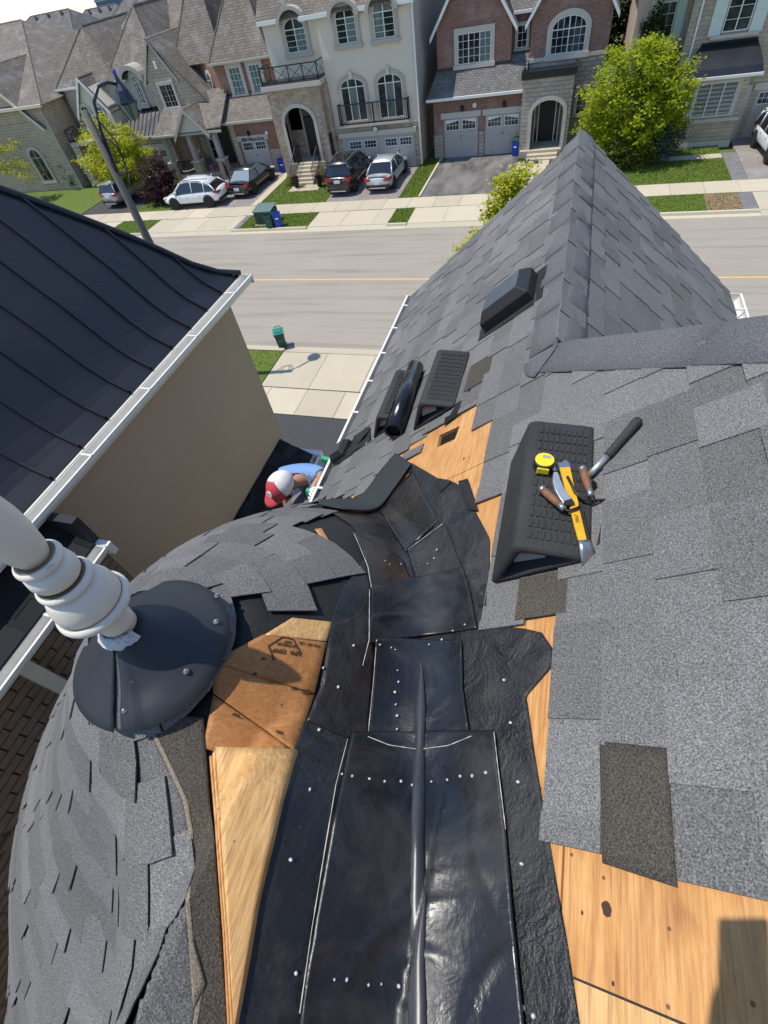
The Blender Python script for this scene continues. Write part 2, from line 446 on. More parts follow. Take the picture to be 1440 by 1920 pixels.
t.set('Base Color', c); t.set('Roughness', .9); t.bump(g, .3, .01)
t = NT('asphalt_new'); f = t.noise(t.pos, 1.6, 4); g = t.noise(t.pos, 70, 2)
t.set('Base Color', t.mix(t.mix((.05, .05, .052), (.085, .085, .087), f), (.03, .03, .03), g)); t.set('Roughness', .85); t.bump(g, .3, .01)
t = NT('concrete'); f = t.noise(t.pos, 1.3, 5, .6); g = t.noise(t.pos, 50, 2); r = t.rnd()
c = t.mix((.50, .43, .305), (.60, .52, .38), f); c = t.mix(c, t.mix(c, 0.0, .16), r); c = t.mix(c, t.mix(c, 0.0, .25), t.ramp(g, [(.3, .8), (.5, 0.0)]))
t.set('Base Color', c); t.set('Roughness', .9); t.bump(g, .2, .006)
plain('yellow_line', (.62, .40, .13), .8, var=.25, scale=3)
t = NT('lawn'); f = t.noise(t.pos, 2.2, 5); g = t.noise(t.pos, 30, 3)
t.set('Base Color', t.mix(t.mix((.085, .135, .014), (.15, .20, .025), f), (.05, .085, .01), t.ramp(g, [(.35, .9), (.55, 0.0)]))); t.set('Roughness', .95); t.bump(g, .8, .03)
plain('dry_grass', (.30, .22, .11), .95, var=.3, scale=9, bump=.8, bscale=40)
def leafmat(name, a, b, tr=.35):
    t = NT(name); f = t.noise(t.pos, 1.6, 3); g = t.noise(t.pos, 11, 2)
    c = t.mix(t.mix(a, b, t.ramp(f, [(.35, 0.0), (.65, 1.0)])), a, t.math('MULTIPLY', g, .5))
    t.set('Base Color', c); t.set('Roughness', .55); t.set('Specular IOR Level', .3)
    tl = t.new('ShaderNodeBsdfTranslucent'); t.L(c, tl.inputs[0]); mx = t.new('ShaderNodeMixShader'); mx.inputs[0].default_value = tr
    t.L(t.b.outputs[0], mx.inputs[1]); t.L(tl.outputs[0], mx.inputs[2]); t.L(mx.outputs[0], t.N['Material Output'].inputs[0])
leafmat('leaf_maple', (.30, .37, .015), (.46, .50, .03), .5); leafmat('leaf_lime', (.40, .43, .015), (.56, .54, .03), .45)
leafmat('leaf_purple', (.045, .012, .018), (.085, .028, .032)); leafmat('leaf_spruce', (.05, .09, .07), (.10, .15, .12), .1)
leafmat('leaf_dark', (.02, .05, .01), (.045, .085, .015), .2); leafmat('leaf_bush', (.12, .14, .015), (.22, .22, .03)); leafmat('grass_blade', (.11, .17, .014), (.19, .25, .025))
plain('bark', (.09, .065, .045), .9, var=.3, scale=12, bump=.6)
def paint(name, c, rough=.22, metal=0.0):
    t = NT(name); t.set('Base Color', tuple(c) + (1,)); t.set('Roughness', rough); t.set('Metallic', metal); t.set('Coat Weight', .6); t.set('Coat Roughness', .06)
    f = t.noise(t.pos, 4, 3); t.set('Roughness', t.ramp(f, [(.3, rough), (.7, rough + .12)]))
paint('paint_white', (.74, .74, .72)); paint('paint_black', (.010, .010, .011)); paint('paint_silver', (.50, .51, .52), .3, .4); paint('paint_grey', (.34, .345, .35), .3, .4)
t = NT('car_glass'); t.set('Base Color', (.012, .015, .017, 1)); t.set('Roughness', .05); t.set('Specular IOR Level', .9)
t = NT('car_glass_pale'); t.set('Base Color', (.22, .27, .28, 1)); t.set('Roughness', .05); t.set('Specular IOR Level', .9)
plain('tyre', (.012, .012, .012), .85); plain('rim', (.55, .55, .56), .35, .3); plain('rim_dark', (.05, .05, .05), .4, .5)
plain('tail_red', (.45, .02, .025), .2, var=.05); plain('lamp_clear', (.6, .6, .58), .15); plain('plastic_black', (.014, .014, .014), .6)
t = NT('highlight_film'); f = t.noise(t.map(t.pos, (30, 3, 30)), 1.0, 4, .6)
t.set('Base Color', t.mix((.010, .010, .012), (.06, .062, .068), f)); t.set('Roughness', .40); t.set('Metallic', .0); t.set('Specular IOR Level', .8); t.bump(f, .2, .004)
plain('vent_top', (.055, .06, .07), .35, var=.3, scale=20)
plain('plate', (.62, .64, .66), .5, var=.1, scale=40)
plain('bin_green', (.010, .075, .048), .45, var=.15); plain('bin_green_lid', (.02, .19, .14), .4, var=.1); plain('bin_blue', (.012, .05, .38), .4, var=.1)
plain('box_green', (.10, .16, .13), .6, var=.15); plain('box_green_dark', (.016, .05, .036), .6, var=.15)
plain('tool_yellow', (.72, .38, .012), .45, var=.3, scale=30); plain('tape_yellow', (.78, .60, .02), .4, var=.05); plain('label_red', (.42, .14, .13), .6, var=.3, scale=30)
plain('label_grey', (.32, .32, .31), .6, var=.4, scale=40); plain('ladder_green', (.03, .36, .16), .5); plain('ladder_grey', (.42, .41, .36), .5, var=.2, scale=20)
plain('skin', (.42, .21, .13), .5, var=.1, scale=20); plain('shirt_blue', (.17, .30, .55), .85, var=.12, scale=18, bump=.5, bscale=40); plain('cap_red', (.48, .05, .06), .8, var=.12, bump=.3); plain('cap_white', (.70, .68, .66), .85, var=.06, bump=.3)
plain('glove_white', (.72, .71, .69), .85, var=.08, bump=.4); plain('jeans', (.05, .06, .09), .85); plain('olive', (.06, .07, .04), .85); plain('print_white', (.75, .77, .8), .7); plain('hair', (.03, .02, .015), .7)
plain('chalk', (.55, .53, .47), .9, var=.3, scale=60); plain('nail_head', (.40, .41, .43), .5, .3, var=.1); plain('ink', (.06, .025, .012), .8, var=.4, scale=60)
plain('flower_pink', (.60, .20, .30), .7, var=.3, scale=14); plain('tower_glass', (.05, .10, .20), .25, var=.3, scale=.4); plain('tower_band', (.30, .33, .36), .5); plain('curtain_tan', (.33, .22, .14), .8)
plain('lamp_post', (.10, .095, .085), .75, var=.2, scale=8, bump=.3); plain('lamp_head', (.014, .022, .035), .35)
# ================================================================ the house being re-roofed
GX = -1.476                                  # left eave
RX, RY0 = 0.09, 2.20                         # gable ridge and where the hip starts
RZ = PZ + PM * RX
house = thing('house', 'house under our feet with grey shingle roof, half stripped to plywood', 'house', (1.5, -1.5, 0))
m = MB(); m.box(-1.12, 5.0, -6.0, 4.85, 0, 8.4); m.build('wall', 'stucco_beige', house)
m = MB(); m.prism([(-1.12, 4.6, 8.4), (1.30, 4.6, 8.4), (RX, 4.6, RZ - .12)], (0, .25, 0)); m.build('gable_wall', 'stucco_beige', house)

def PL(x, y, off=0.0): return np.array([x, y, PZ + PM * x]) + NRM * off
def clip(poly, a, b, c):                     # keep a*x+b*y<=c
    out = []
    for i in range(len(poly)):
        p, q = poly[i], poly[(i+1) % len(poly)]; fp = a*p[0]+b*p[1]-c; fq = a*q[0]+b*q[1]-c
        if fp <= 0: out.append(p)
        if fp * fq < 0:
            t_ = fp / (fp - fq); out.append((p[0]+(q[0]-p[0])*t_, p[1]+(q[1]-p[1])*t_))
    return out
ys = [-3.0, -1.28, -.067, 1.588, 2.83, 4.05, 5.12]
def sheet(poly, mat='plywood'):
    if len(poly) < 3: return
    m = MB(); m.prism([PL(x, y, -.012) for x, y in poly], NRM * .012); return m.build('plywood_sheet', mat, house)
for i in range(len(ys) - 1):
    y0, y1 = ys[i] + .002, ys[i+1] - .002
    xs = [(-1.47, .183), (.187, 1.4), (1.404, 2.6), (2.604, 3.6)] if y1 < 1.6 else [(-1.47, RX), (RX+.001, 1.2)]
    for k, (x0, x1) in enumerate(xs):
        pal = 'plywood' if not (i == 1) else 'plywood_pale'
        if i == 3 and k == 0:                # sheet with the old vent opening
            hx0, hx1, hy0, hy1 = -.50, -.395, 1.90, 2.02
            o_ = [(x0, y0), (x1, y0), (x1, y1), (x0, y1)]; q_ = [(hx0, hy0+.01), (hx1, hy0), (hx1+.01, hy1-.02), (hx0-.01, hy1)]
            m = MB(); vs = [PL(*p) for p in o_] + [PL(*p) for p in q_] + [PL(*p, -.02) for p in o_] + [PL(*p, -.02) for p in q_]
            m.add(vs, [(0, 1, 5, 4), (1, 2, 6, 5), (2, 3, 7, 6), (3, 0, 4, 7)] + [(4+j, 4+(j+1) % 4, 12+(j+1) % 4, 12+j) for j in range(4)] + [(j, 8+j, 8+(j+1) % 4, (j+1) % 4) for j in range(4)])
            m.build('plywood_sheet', pal, house)
            m = MB(); m.prism([PL(-.62, 1.8, -.16), PL(-.3, 1.8, -.16), PL(-.3, 2.12, -.16), PL(-.62, 2.12, -.16)], NRM * .01); m.build('attic_shade_panel', 'black_hole', house)  # black panel below the opening stands in for the attic's darkness
            continue
        pl = clip([(x0, y0), (x1, y0), (x1, y1), (x0, y1)], 1, 1, RX + RY0) if x1 > RX + .01 else [(x0, y0), (x1, y0), (x1, y1), (x0, y1)]
        if x1 > RX + .01 and y1 > 1.6: pl = clip(pl, 1, 1, RX + RY0)
        sheet(pl, pal)
# right slope of the gable, street slope of the main roof
zr = RZ - .014
m = MB(); m.add([(RX, 2.2, zr), (RX, 5.46, zr), (1.62, 5.14, zr - PM*(1.62-RX)), (1.62, 3.7, zr - PM*(1.62-RX)), (RX, 5.0, zr-.3), (1.4, 5.0, 8.4)], [(0, 3, 2, 1)])
m.build('roof_deck', 'felt', house)
m = MB(); m.poly([(RX, 2.2, zr), (1.6, 3.71, zr - PM*1.51), (5.2, 3.71, zr - PM*1.51), (5.2, -1.31, zr + PM*3.51), (3.6, -1.31, zr + PM*3.51)]); m.build('roof_deck', 'dark_shingle', house)

# ---- shingles -------------------------------------------------------------
UNIT = MB().box(-.5, .5, -.5, .5, -.5, .5)
def unit_mesh(name, mat):
    me = bpy.data.meshes.new(name); me.from_pydata(UNIT.v, [], UNIT.f); me.materials.append(MATS[mat]); return me
UN = {k: unit_mesh('shingle', k) for k in ('shingle', 'shingle_worn', 'dark_shingle')}
def shingle_field(parent, O, eu, es, n, courses, u0, u1, test, nmax, expo=.1435, worn=None, wmin=.11, wmax=.30):
    O = np.asarray(O, float); pcs = []
    for k in courses:
        s0 = k * expo; u = u0 + random.uniform(-.2, 0); tooth = False
        su = np.arange(u0, u1, .02); mid = O + es * (s0 + expo * .5) + su[:, None] * eu
        ok = test(mid)
        while u < u1:
            w = random.uniform(wmin, wmax); a = u; u += w; tooth = not tooth
            idx = np.where((su >= a) & (su < a + w) & ok)[0]
            if len(idx) < 2: continue
            for run in np.split(idx, np.where(np.diff(idx) > 1)[0] + 1):
                if len(run) < 2: continue
                allp = np.where((su >= a) & (su < a + w))[0]
                ua = a - .002 if run[0] == allp[0] else su[run[0]]
                ub = a + w + .002 if run[-1] == allp[-1] else su[run[-1]] + .02
                lift = (.0050 if tooth else 0.0) + random.uniform(0, .0012)
                L_ = expo * 1.22
                c = O + eu * (ua + ub) / 2 + es * (s0 + L_ / 2) + n * (.0055 + lift)
                pcs.append((c, ub - ua - .0015, L_, tooth))
    sc = []
    for c, w, L_, t_ in pcs:
        q = proj(c); d = np.linalg.norm(c - np.array([0, 0, H]))
        vis = -60 < q[0] < 1500 and 200 < q[1] < 1980
        sc.append((w * L_ / d**2) * (1 if vis else 1e-4))
    order = np.argsort(sc)[::-1]; tilt = .0085
    es2 = es * math.cos(tilt / .143 * .5) - n * math.sin(tilt / .143 * .5); n2 = np.cross(eu, es2); 
    if n2 @ n < 0: n2 = -n2
    mass = MB(); tones = []
    rl = np.array(_rootloc(parent))
    for rank, i in enumerate(order):
        c, w, L_, t_ = pcs[i]
        if rank < nmax and sc[i] > 1e-6:
            mt = 'shingle'
            if worn is not None and worn(c): mt = 'shingle_worn'
            o = link('shingle', UN[mt], parent)
            M4 = Matrix.Identity(4)
            for r_ in range(3):
                M4[r_][0] = eu[r_] * w; M4[r_][1] = es2[r_] * L_; M4[r_][2] = n2[r_] * .0075; M4[r_][3] = c[r_] - rl[r_]
            o.matrix_basis = M4
        else:
            mass.obox(c, eu, es2, n2, w, L_, .0075); tones += [random.random()] * 6
    if mass.n:
        o = mass.build('shingle_field', 'shingle_mass', parent, uv=False); tag(o, kind='stuff')
        at = o.data.attributes.new('tone', 'FLOAT', 'FACE'); at.data.foreach_set('value', tones)

NSP = [(1900, 1900), (1440, 1729), (1240, 1655), (1030, 1580), (1025, 1500), (1030, 1360), (1040, 1173), (915, 1187), (917, 1009), (920, 900), (927, 799), (893, 803), (911, 697), (900, 703),
       (881, 770), (847, 790), (811, 812), (776, 835), (768, 866), (742, 852), (690, 915), (672, 935), (600, 938), (560, 1000), (450, 1300), (200, 2300), (1900, 2300)]
def testP(p):
    q = proj(p); x, y = p[:, 0], p[:, 1]
    yend = 5.46 + (x - RX) * .205
    ok = (~inpoly(q[:, 0], q[:, 1], NSP) | (x > .75) | (y < -.55)) & (x > GX - .01)
    ok &= np.where(x < RX - .05, y < yend, y < RX + RY0 - x - .10)
    return ok & (p[:, 1] > -2.9) 
kx0 = .145                                   # a course line measured in the photo
O = np.array([kx0, 0, PZ + PM * kx0])
def wornP(c):
    q = proj(c); return inpoly(q[0], q[1], [(1125, 1385), (1262, 1400), (1285, 1680), (1130, 1650)]) or inpoly(q[0], q[1], [(970, 1080), (1042, 1060), (1042, 1180), (978, 1182)]) or inpoly(q[0], q[1], [(885, 690), (918, 670), (916, 705), (880, 745)])
shingle_field(house, O, np.array([0, 1., 0]), SLP, NRM, range(-15, 26), -2.9, 5.55, testP, 300, worn=wornP)
# missing tab: stained dark underlay with the orange wear along its lower edge
def quadpatch(name, c4, mat, off, parent, nu=8, nv=8, f=None, thick=.004):
    c = np.asarray(c4, float); u = np.linspace(0, 1, nu)[:, None, None]; v = np.linspace(0, 1, nv)[None, :, None]
    px = (c[0]*(1-u) + c[3]*u)*(1-v) + (c[1]*(1-u) + c[2]*u)*v
    P = np.stack([[f(*p) for p in r] for r in px]) if f else hits(px[..., 0], px[..., 1], off=off)
    return MB().grid(P, thick).build(name, mat, parent, smooth=True)
quadpatch('bare_underlay', [(1132, 1394), (1257, 1408), (1278, 1668), (1138, 1622)], 'shingle_worn', 0, house, f=lambda a, b: PP(a, b, .0175))
# right slope
O2 = np.array([1.62, 0, RZ - PM * (1.62 - RX)]); es2_ = np.array([-1, 0, PM]) / math.hypot(1, PM); n2_ = np.array([PM, 0, 1]) / math.hypot(1, PM)
def testR(p):
    return (p[:, 1] < 5.46 - (p[:, 0] - RX) * .2) & (p[:, 1] > 2.2 + (p[:, 0] - RX) - .05) & (p[:, 0] > RX)
shingle_field(house, O2, np.array([0, 1., 0]), es2_, n2_, range(0, 14), 2.1, 5.6, testR, 0)

# ridge and hip caps: bent shingles lapped over each other
def cap_piece(a, b, wl, wr, nl, nr, lift0, lift1):
    """a,b: ridge points; wl, wr: down-slope unit vectors of the two sides"""
    rows = []
    for t_, lf in ((0, lift0), (.35, lift0*.65+lift1*.35), (.7, lift0*.3+lift1*.7), (1, lift1)):
        p = a + (b - a) * t_; row = []
        for w_, q in ((wl, -.20), (wl, -.11), (wl, -.055), (wl, -.025), (None, 0), (wr, .025), (wr, .055), (wr, .10), (wr, .15)):
            if w_ is None: pt = p + np.array([0, 0, -.012])
            else:
                nn = nl if q < 0 else nr; pt = p + w_ * abs(q) + nn * (.0 if abs(q) > .03 else -.004)
            row.append(pt + np.array([0, 0, lf]) + rng.normal(0, .0012, 3))
        rows.append(row)
    m = MB(); m.grid(np.array(rows), .005); return m
dl = -SLP; dr = np.array([1, 0, -PM]) / math.hypot(1, PM)
y = 5.47
while y > 2.25:
    y2 = max(2.12, y - .36)
    cap_piece(np.array([RX, y + .03, RZ]), np.array([RX, y2, RZ]), dl, dr, NRM, n2_, .017, .024).build('ridge_cap', 'shingle_cap', house, smooth=True)
    y -= .36
hd = np.array([1, -1, PM]); hd = hd / np.linalg.norm(hd)
nF = np.array([0, PM, 1]) / math.hypot(1, PM)
hl = np.cross(NRM, hd); hl /= np.linalg.norm(hl); hr = np.cross(hd, nF); hr /= np.linalg.norm(hr)
if hl[2] > 0: hl = -hl
if hr[2] > 0: hr = -hr
h0 = np.array([RX, RY0, RZ]) - hd * .06
for i in range(5):
    cap_piece(h0 + hd * (i * .85 + .90), h0 + hd * i * .85, hl, hr, NRM, nF, .022, .030).build('ridge_cap', 'shingle_cap', house, smooth=True)

# rounded corner where the ridge cap turns into the hip cap
jc = np.array([RX, RY0 - .02, RZ]); rows = []
for rad_ in (.0, .05, .10, .15, .205):
    row = []
    for k in range(13):
        u_ = -SLP * math.cos(k/12*math.pi/2) + hl * math.sin(k/12*math.pi/2); u_ = u_ / np.linalg.norm(u_)
        row.append(jc + u_ * rad_ + NRM * (.030 - .004 * (rad_ / .2)) + np.array([0, 0, -.012 if rad_ == 0 else 0]))
    rows.append(row)
MB().grid(np.array(rows), .005).build('ridge_cap', 'shingle_cap', house, smooth=True)

# ---- left and right gutters ------------------------------------------------
def gutter(parent, x, y0, y1, z, sgn, w=.115, h=.105, hang=0, trim='gutter_white'):
    """open K gutter along Y; sgn -1: outer side at smaller x"""
    prof = [(0, 0), (0, -h), (sgn*w*.62, -h), (sgn*w*.95, -h*.45), (sgn*w, -.012), (sgn*w, 0), (sgn*(w-.02), 0), (sgn*(w-.02), -.01), (sgn*(w-.012), -.02), (sgn*w*.82, -h*.5), (sgn*w*.55, -h+.01), (sgn*.008, -h+.01), (sgn*.008, 0)]
    m = MB(); n = len(prof); vs = [(x+a, yy, z+b) for yy in (y0, y1) for a, b in prof]
    fs = [(i, (i+1) % n, n+(i+1) % n, n+i) for i in range(n)] + [tuple(range(n-1, -1, -1)), tuple(range(n, 2*n))]
    m.add(vs, fs); g = m.build('gutter', trim, parent)
    m = MB(); m.add([(x+sgn*.01, y0+.01, z-h+.014), (x+sgn*w*.6, y0+.01, z-h+.014), (x+sgn*w*.6, y1-.01, z-h+.014), (x+sgn*.01, y1-.01, z-h+.014)], [(0, 1, 2, 3)]); m.build('gutter_bed', 'gutter_inner', g)
    for ye in (y0, y1): m = MB(); m.box(min(x, x+sgn*w), max(x, x+sgn*w), ye-.004, ye+.004, z-h, z); m.build('gutter_end', trim, g)
    for i in range(hang):
        yy = y0 + (i + .5) * (y1 - y0) / hang
        m = MB(); m.box(min(x-sgn*.04, x+sgn*w), max(x-sgn*.04, x+sgn*w), yy-.010, yy+.010, z-.004, z+.006); m.build('hanger', trim, g)
    return g
ez = PZ + PM * GX
gutter(house, GX + .01, 1.95, 5.16, ez - .02, -1, hang=7)
m = MB(); m.box(GX + .012, GX + .04, 1.9, 5.14, ez - .2, ez - .03); m.build('fascia', 'white_trim', house)
gutter(house, 1.63, 3.4, 5.16, RZ - PM * (1.63 - RX) - .01, 1, hang=3)

# ---- rolled valley membranes ----------------------------------------------
CREASE = [(random.uniform(-.6, .05), random.uniform(-.4, 1.1), random.uniform(.2, 2.4), random.uniform(.05, .14), random.uniform(.003, .007)) for _ in range(26)]
def loft(name, left, right, mat, off, parent, nu=60, nv=26, byy=False, thick=.004, fold=None, wr=.0015):
    if byy:
        lo = max(left[0][1], right[0][1]); hi = min(left[-1][1], right[-1][1]); yy = np.linspace(lo, hi, nu)
        A = np.stack([np.interp(yy, [p[1] for p in left], [p[0] for p in left]), yy], 1)
        B = np.stack([np.interp(yy, [p[1] for p in right], [p[0] for p in right]), yy], 1)
    else: A = resample(left, nu); B = resample(right, nu)
    v = np.linspace(0, 1, nv)[None, :, None]
    px = A[:, None, :] * (1 - v) + B[:, None, :] * v
    P = hits(px[..., 0], px[..., 1], off=off)
    g = P[..., 0] * 9 + P[..., 1] * 5
    if wr > .001:
        for (x0_, y0_, an_, ln_, am_) in CREASE:
            du_ = (P[..., 0]-x0_)*math.cos(an_) + (P[..., 1]-y0_)*math.sin(an_); dv_ = -(P[..., 0]-x0_)*math.sin(an_) + (P[..., 1]-y0_)*math.cos(an_)
            P[..., 2] += am_ * np.exp(-(du_/ln_)**2) * np.exp(-((dv_ + .25*du_**2/ln_)/.012)**2)
    P[..., 2] += wr * (np.sin(g * 2.3) + np.sin(P[..., 1] * 31 + P[..., 0] * 17) * .6)
    if fold:
        fx = np.interp(px[..., 1], [p[1] for p in fold], [p[0] for p in fold])
        P[..., 2] += .020 * np.exp(-((px[..., 0] - fx) / 13.0) ** 2)
    return MB().grid(P, thick).build(name, mat, parent, smooth=True)
crease = [(770, 1020), (780, 1100), (788, 1180), (790, 1250), (786, 1400), (783, 1600), (783, 1930)]
base = loft('membrane', [(604, 950), (662, 985), (690, 1040), (645, 1100), (632, 1130), (622, 1165), (600, 1290), (552, 1402), (500, 1620), (432, 1945)],
     [(700, 955), (742, 985), (768, 1020), (782, 1100), (792, 1250), (792, 1400), (790, 1600), (790, 1945)], 'membrane', .006, house, 150, 60, byy=True, wr=.0022)
loft('membrane', [(700, 955), (742, 985), (768, 1020), (782, 1100), (792, 1250), (792, 1400), (790, 1600), (790, 1945)],
     [(812, 955), (835, 985), (880, 1020), (908, 1100), (925, 1250), (950, 1400), (975, 1600), (995, 1945)], 'membrane', .005, house, 80, 24, byy=True)
loft('membrane', [(745, 868), (780, 900), (790, 955), (810, 985), (840, 1020), (860, 1100), (850, 1178), (850, 1250), (860, 1400), (900, 1600), (930, 1945)],
     [(771, 868), (824, 898), (862, 906), (890, 955), (918, 1009), (918, 1100), (914, 1176), (1012, 1180), (1036, 1215), (1034, 1250), (986, 1305), (1000, 1400), (1020, 1520), (1041, 1640), (1062, 1760), (1090, 1945)],
     'membrane_rough', .0085, house, 150, 18, byy=True)
loft('membrane', [(700, 1100), (672, 1150), (640, 1166), (622, 1168), (604, 1280), (575, 1350)], [(702, 1100), (700, 1150), (703, 1240), (692, 1380), (670, 1382), (652, 1384)], 'membrane_brown', .009, house, 40, 14, byy=False)
quadpatch('membrane', [(711, 956), (772, 882), (821, 977), (761, 1034)], 'membrane_brown', .014, house, 20, 20)
loft('membrane', [(764, 1031), (778, 1075), (784, 1112)], [(834, 982), (864, 1060), (868, 1078)], 'membrane_ribbed', .017, house, 20, 20)
loft('membrane', [(660, 995), (682, 1037), (696, 1103)], [(727, 1028), (756, 1050), (780, 1108)], 'membrane_brown', .016, house, 20, 20)
loft('membrane', [(696, 1100), (694, 1150), (690, 1205)], [(866, 1062), (882, 1110), (895, 1178)], 'membrane_shiny', .020, house, 30, 34)
loft('membrane', [(704, 1196), (702, 1260), (690, 1384)], [(866, 1200), (868, 1290), (882, 1386)], 'membrane_shiny', .024, house, 40, 36)
loft('membrane', [(660, 1372), (650, 1420), (625, 1540), (592, 1720), (558, 1945)], [(926, 1368), (934, 1440), (948, 1560), (962, 1720), (985, 1945)], 'membrane_shiny', .029, house, 80, 44)
# raised strip added along the valley crease, shaped to give a bright highlight line
fp = resample([(787, 1236), (790, 1262), (788, 1330), (786, 1400), (784, 1500), (783, 1650), (782, 1800), (781, 1945)], 60); rows = []
for i, (fx, fy) in enumerate(fp):
    w_ = (9 + 9 * i / 59) * min(1, .15 + i / 9) * (1 + .06 * math.sin(i * .37) + random.uniform(-.03, .03)); o_ = np.linspace(-1, 1, 9); P_ = hits(fx + o_ * w_, np.full(9, fy), off=.030); P_[:, 2] += (.011 * min(1, i / 9 + .1)) * np.maximum(0, 1 - o_**2) + .002 * o_; rows.append(P_)
MB().grid(np.array(rows), .004).build('valley_highlight_strip', 'highlight_film', house, smooth=True)
# scored line edges
def line(name, pts, mat, r, off, parent):
    p = resample(pts, max(4, int(len(pts)*6))); P = hits(p[:, 0], p[:, 1], off=off)
    return MB().tube(P, [r * random.uniform(.5, 1.3) for _ in P], 5).build(name, mat, parent)
for pts in ([(705, 1214), (700, 1280), (690, 1378)], [(690, 1381), (730, 1397), (785, 1405), (840, 1398), (884, 1380)], [(652, 1385), (630, 1470), (608, 1600), (585, 1740), (562, 1900)],
            [(693, 1105), (692, 1200), (680, 1248)], [(926, 1372), (935, 1450), (948, 1555)], [(664, 1000), (690, 1062), (696, 1100)], [(765, 1030), (792, 1010), (830, 982)]):
    line('score_line', pts, 'chalk', .0011, .034 if pts[0][1] > 1300 else .027, base)
NAILME = MB().lathe([(.0042, 0), (.0040, .001), (.0025, .002), (.0005, .0024)], (0, 0, 0), 8)
nme = bpy.data.meshes.new('nail'); nme.from_pydata(NAILME.v, [], NAILME.f); nme.materials.append(MATS['nail_head'])
def nail(px, py, off, parent, s=1.0):
    P = hits(np.array([px], float), np.array([py], float), off=off)[0]; o = link('nail', nme, parent); rl = _rootloc(parent)
    o.location = tuple(P - np.array(rl)); o.scale = (s*random.uniform(.8, 1.2), s*random.uniform(.8, 1.2), 1); o.rotation_euler = (random.uniform(-.3, .3), random.uniform(-.5, .1), 0)
for a, b, n in (((622, 1452), (788, 1472), 6), ((803, 1471), (918, 1445), 5), ((612, 1833), (760, 1853), 5), ((694, 1198), (752, 1220), 4), ((745, 1244), (744, 1378), 6), ((800, 1215), (876, 1168), 4), ((712, 1050), (755, 1062), 3), ((800, 1058), (828, 1028), 3)):
    for k in range(n):
        t_ = (k + .5) / n; nail(a[0]+(b[0]-a[0])*t_+random.uniform(-6, 6), a[1]+(b[1]-a[1])*t_+random.uniform(-4, 4), .0325, base, random.uniform(.7, 1.15))
for q in ((581, 1480), (545, 1612), (555, 1825), (663, 1210), (634, 1288), (598, 1368), (606, 1252), (727, 1638), (944, 1884), (980, 1890), (971, 1466), (957, 1355), (945, 1275), (978, 1620), (805, 1085), (1000, 1905)): nail(*q, .014, base, 1.1)
# bent starter strip at the low end of the valley
ol = [(598, 944), (640, 953), (690, 958), (713, 951), (738, 916), (771, 869)]; il = [(596, 936), (632, 936), (672, 934), (690, 914), (712, 882), (742, 849)]
A = resample(ol, 40); B = resample(il, 40); v = np.linspace(0, 1, 8)[None, :, None]; px = A[:, None] * (1-v) + B[:, None] * v
P = np.array([[PP(*q, .05) for q in r] for r in px]); P2 = hits(px[..., 0], px[..., 1], off=.035)
near = np.linalg.norm(P2 - np.array([0, 0, H]), axis=-1) < np.linalg.norm(P - np.array([0, 0, H]), axis=-1)
P = np.where(near[..., None], P2, P)
for _ in range(6): P[1:-1] = (P[:-2] + P[1:-1] * 2 + P[2:]) / 4
MB().grid(P, .012).build('starter_strip', 'strip_rubber', house, smooth=True)
# loose torn shingle remains around the bare deck
for c4, mt, o_ in (([(876, 702), (900, 690), (884, 735), (862, 752)], 'dark_shingle', .012), ([(862, 752), (884, 738), (866, 772), (842, 786)], 'dark_shingle', .010), ([(838, 786), (872, 768), (868, 776), (836, 800)], 'dark_shingle', .016),
                   ([(905, 1100), (917, 1098), (916, 1140), (900, 1140)], 'felt', .012), ([(818, 905), (826, 899), (850, 904), (828, 926)], 'felt', .012), ([(862, 905), (880, 900), (900, 960), (880, 958)], 'felt', .013)):
    quadpatch('torn_shingle', c4, mt, 0, house, 4, 4, f=lambda a, b, o_=o_: PP(a, b, o_))
# stains and staple scars on the plywood
for q, s in (((1137, 1703), .011), ((845, 720+90), .006), ((870, 860), .006), ((880, 945), .006), ((1045, 1430), .007), ((1013, 1480), .004), ((1150, 1845), .003), ((1092, 1712), .003)):
    c = PP(*q, .0012); k = 9
    m = MB(); m.poly([c + SLP*s*random.uniform(.7, 1.1)*math.cos(2*math.pi*i/k) + np.array([0, 1., 0])*s*1.5*random.uniform(.7, 1.1)*math.sin(2*math.pi*i/k) for i in range(k)]); m.build('tar_spot', 'ink', house)

# ================================================================ turret
turret = thing('turret', 'round turret roof with fanned grey shingles and torn metal cap', 'turret', (ADC[0], ADC[1], 0))
gx = np.linspace(-3.3, .05, 110); gy = np.linspace(-1.9, 2.35, 130)
X, Y = np.meshgrid(gx, gy, indexing='ij'); rr = trad(X, Y); Z = SZ(X, Y) - .012 - .10 * ss((.30 - np.hypot(X - CAPC[0], Y - CAPC[1])) / .1)
m = MB(); idx = -np.ones(X.shape, int)
keep = (rr < 2.12) & (X < -.02) & (TZ(X, Y) > PZ + PM * X - .5)
for i in range(X.shape[0]):
    for j in range(X.shape[1]):
        if keep[i, j]: idx[i, j] = len(m.v); m.v.append((X[i, j], Y[i, j], Z[i, j])); m.n += 1
for i in range(X.shape[0]-1):
    for j in range(X.shape[1]-1):
        q = (idx[i, j], idx[i+1, j], idx[i+1, j+1], idx[i, j+1])
        if min(q) >= 0: m.f.append(q); m.mi.append(0)
m.build('deck', 'felt', turret, smooth=True)
m = MB(); m.lathe([(1.3, 0), (1.3, 8.0), (1.6, 8.05)], (ADC[0], ADC[1] , 0), 32); m.build('wall', 'stucco_beige', turret, smooth=False)
thg = np.linspace(0, 2*math.pi, 361); dg_ = np.linspace(0, 3.3, 331)
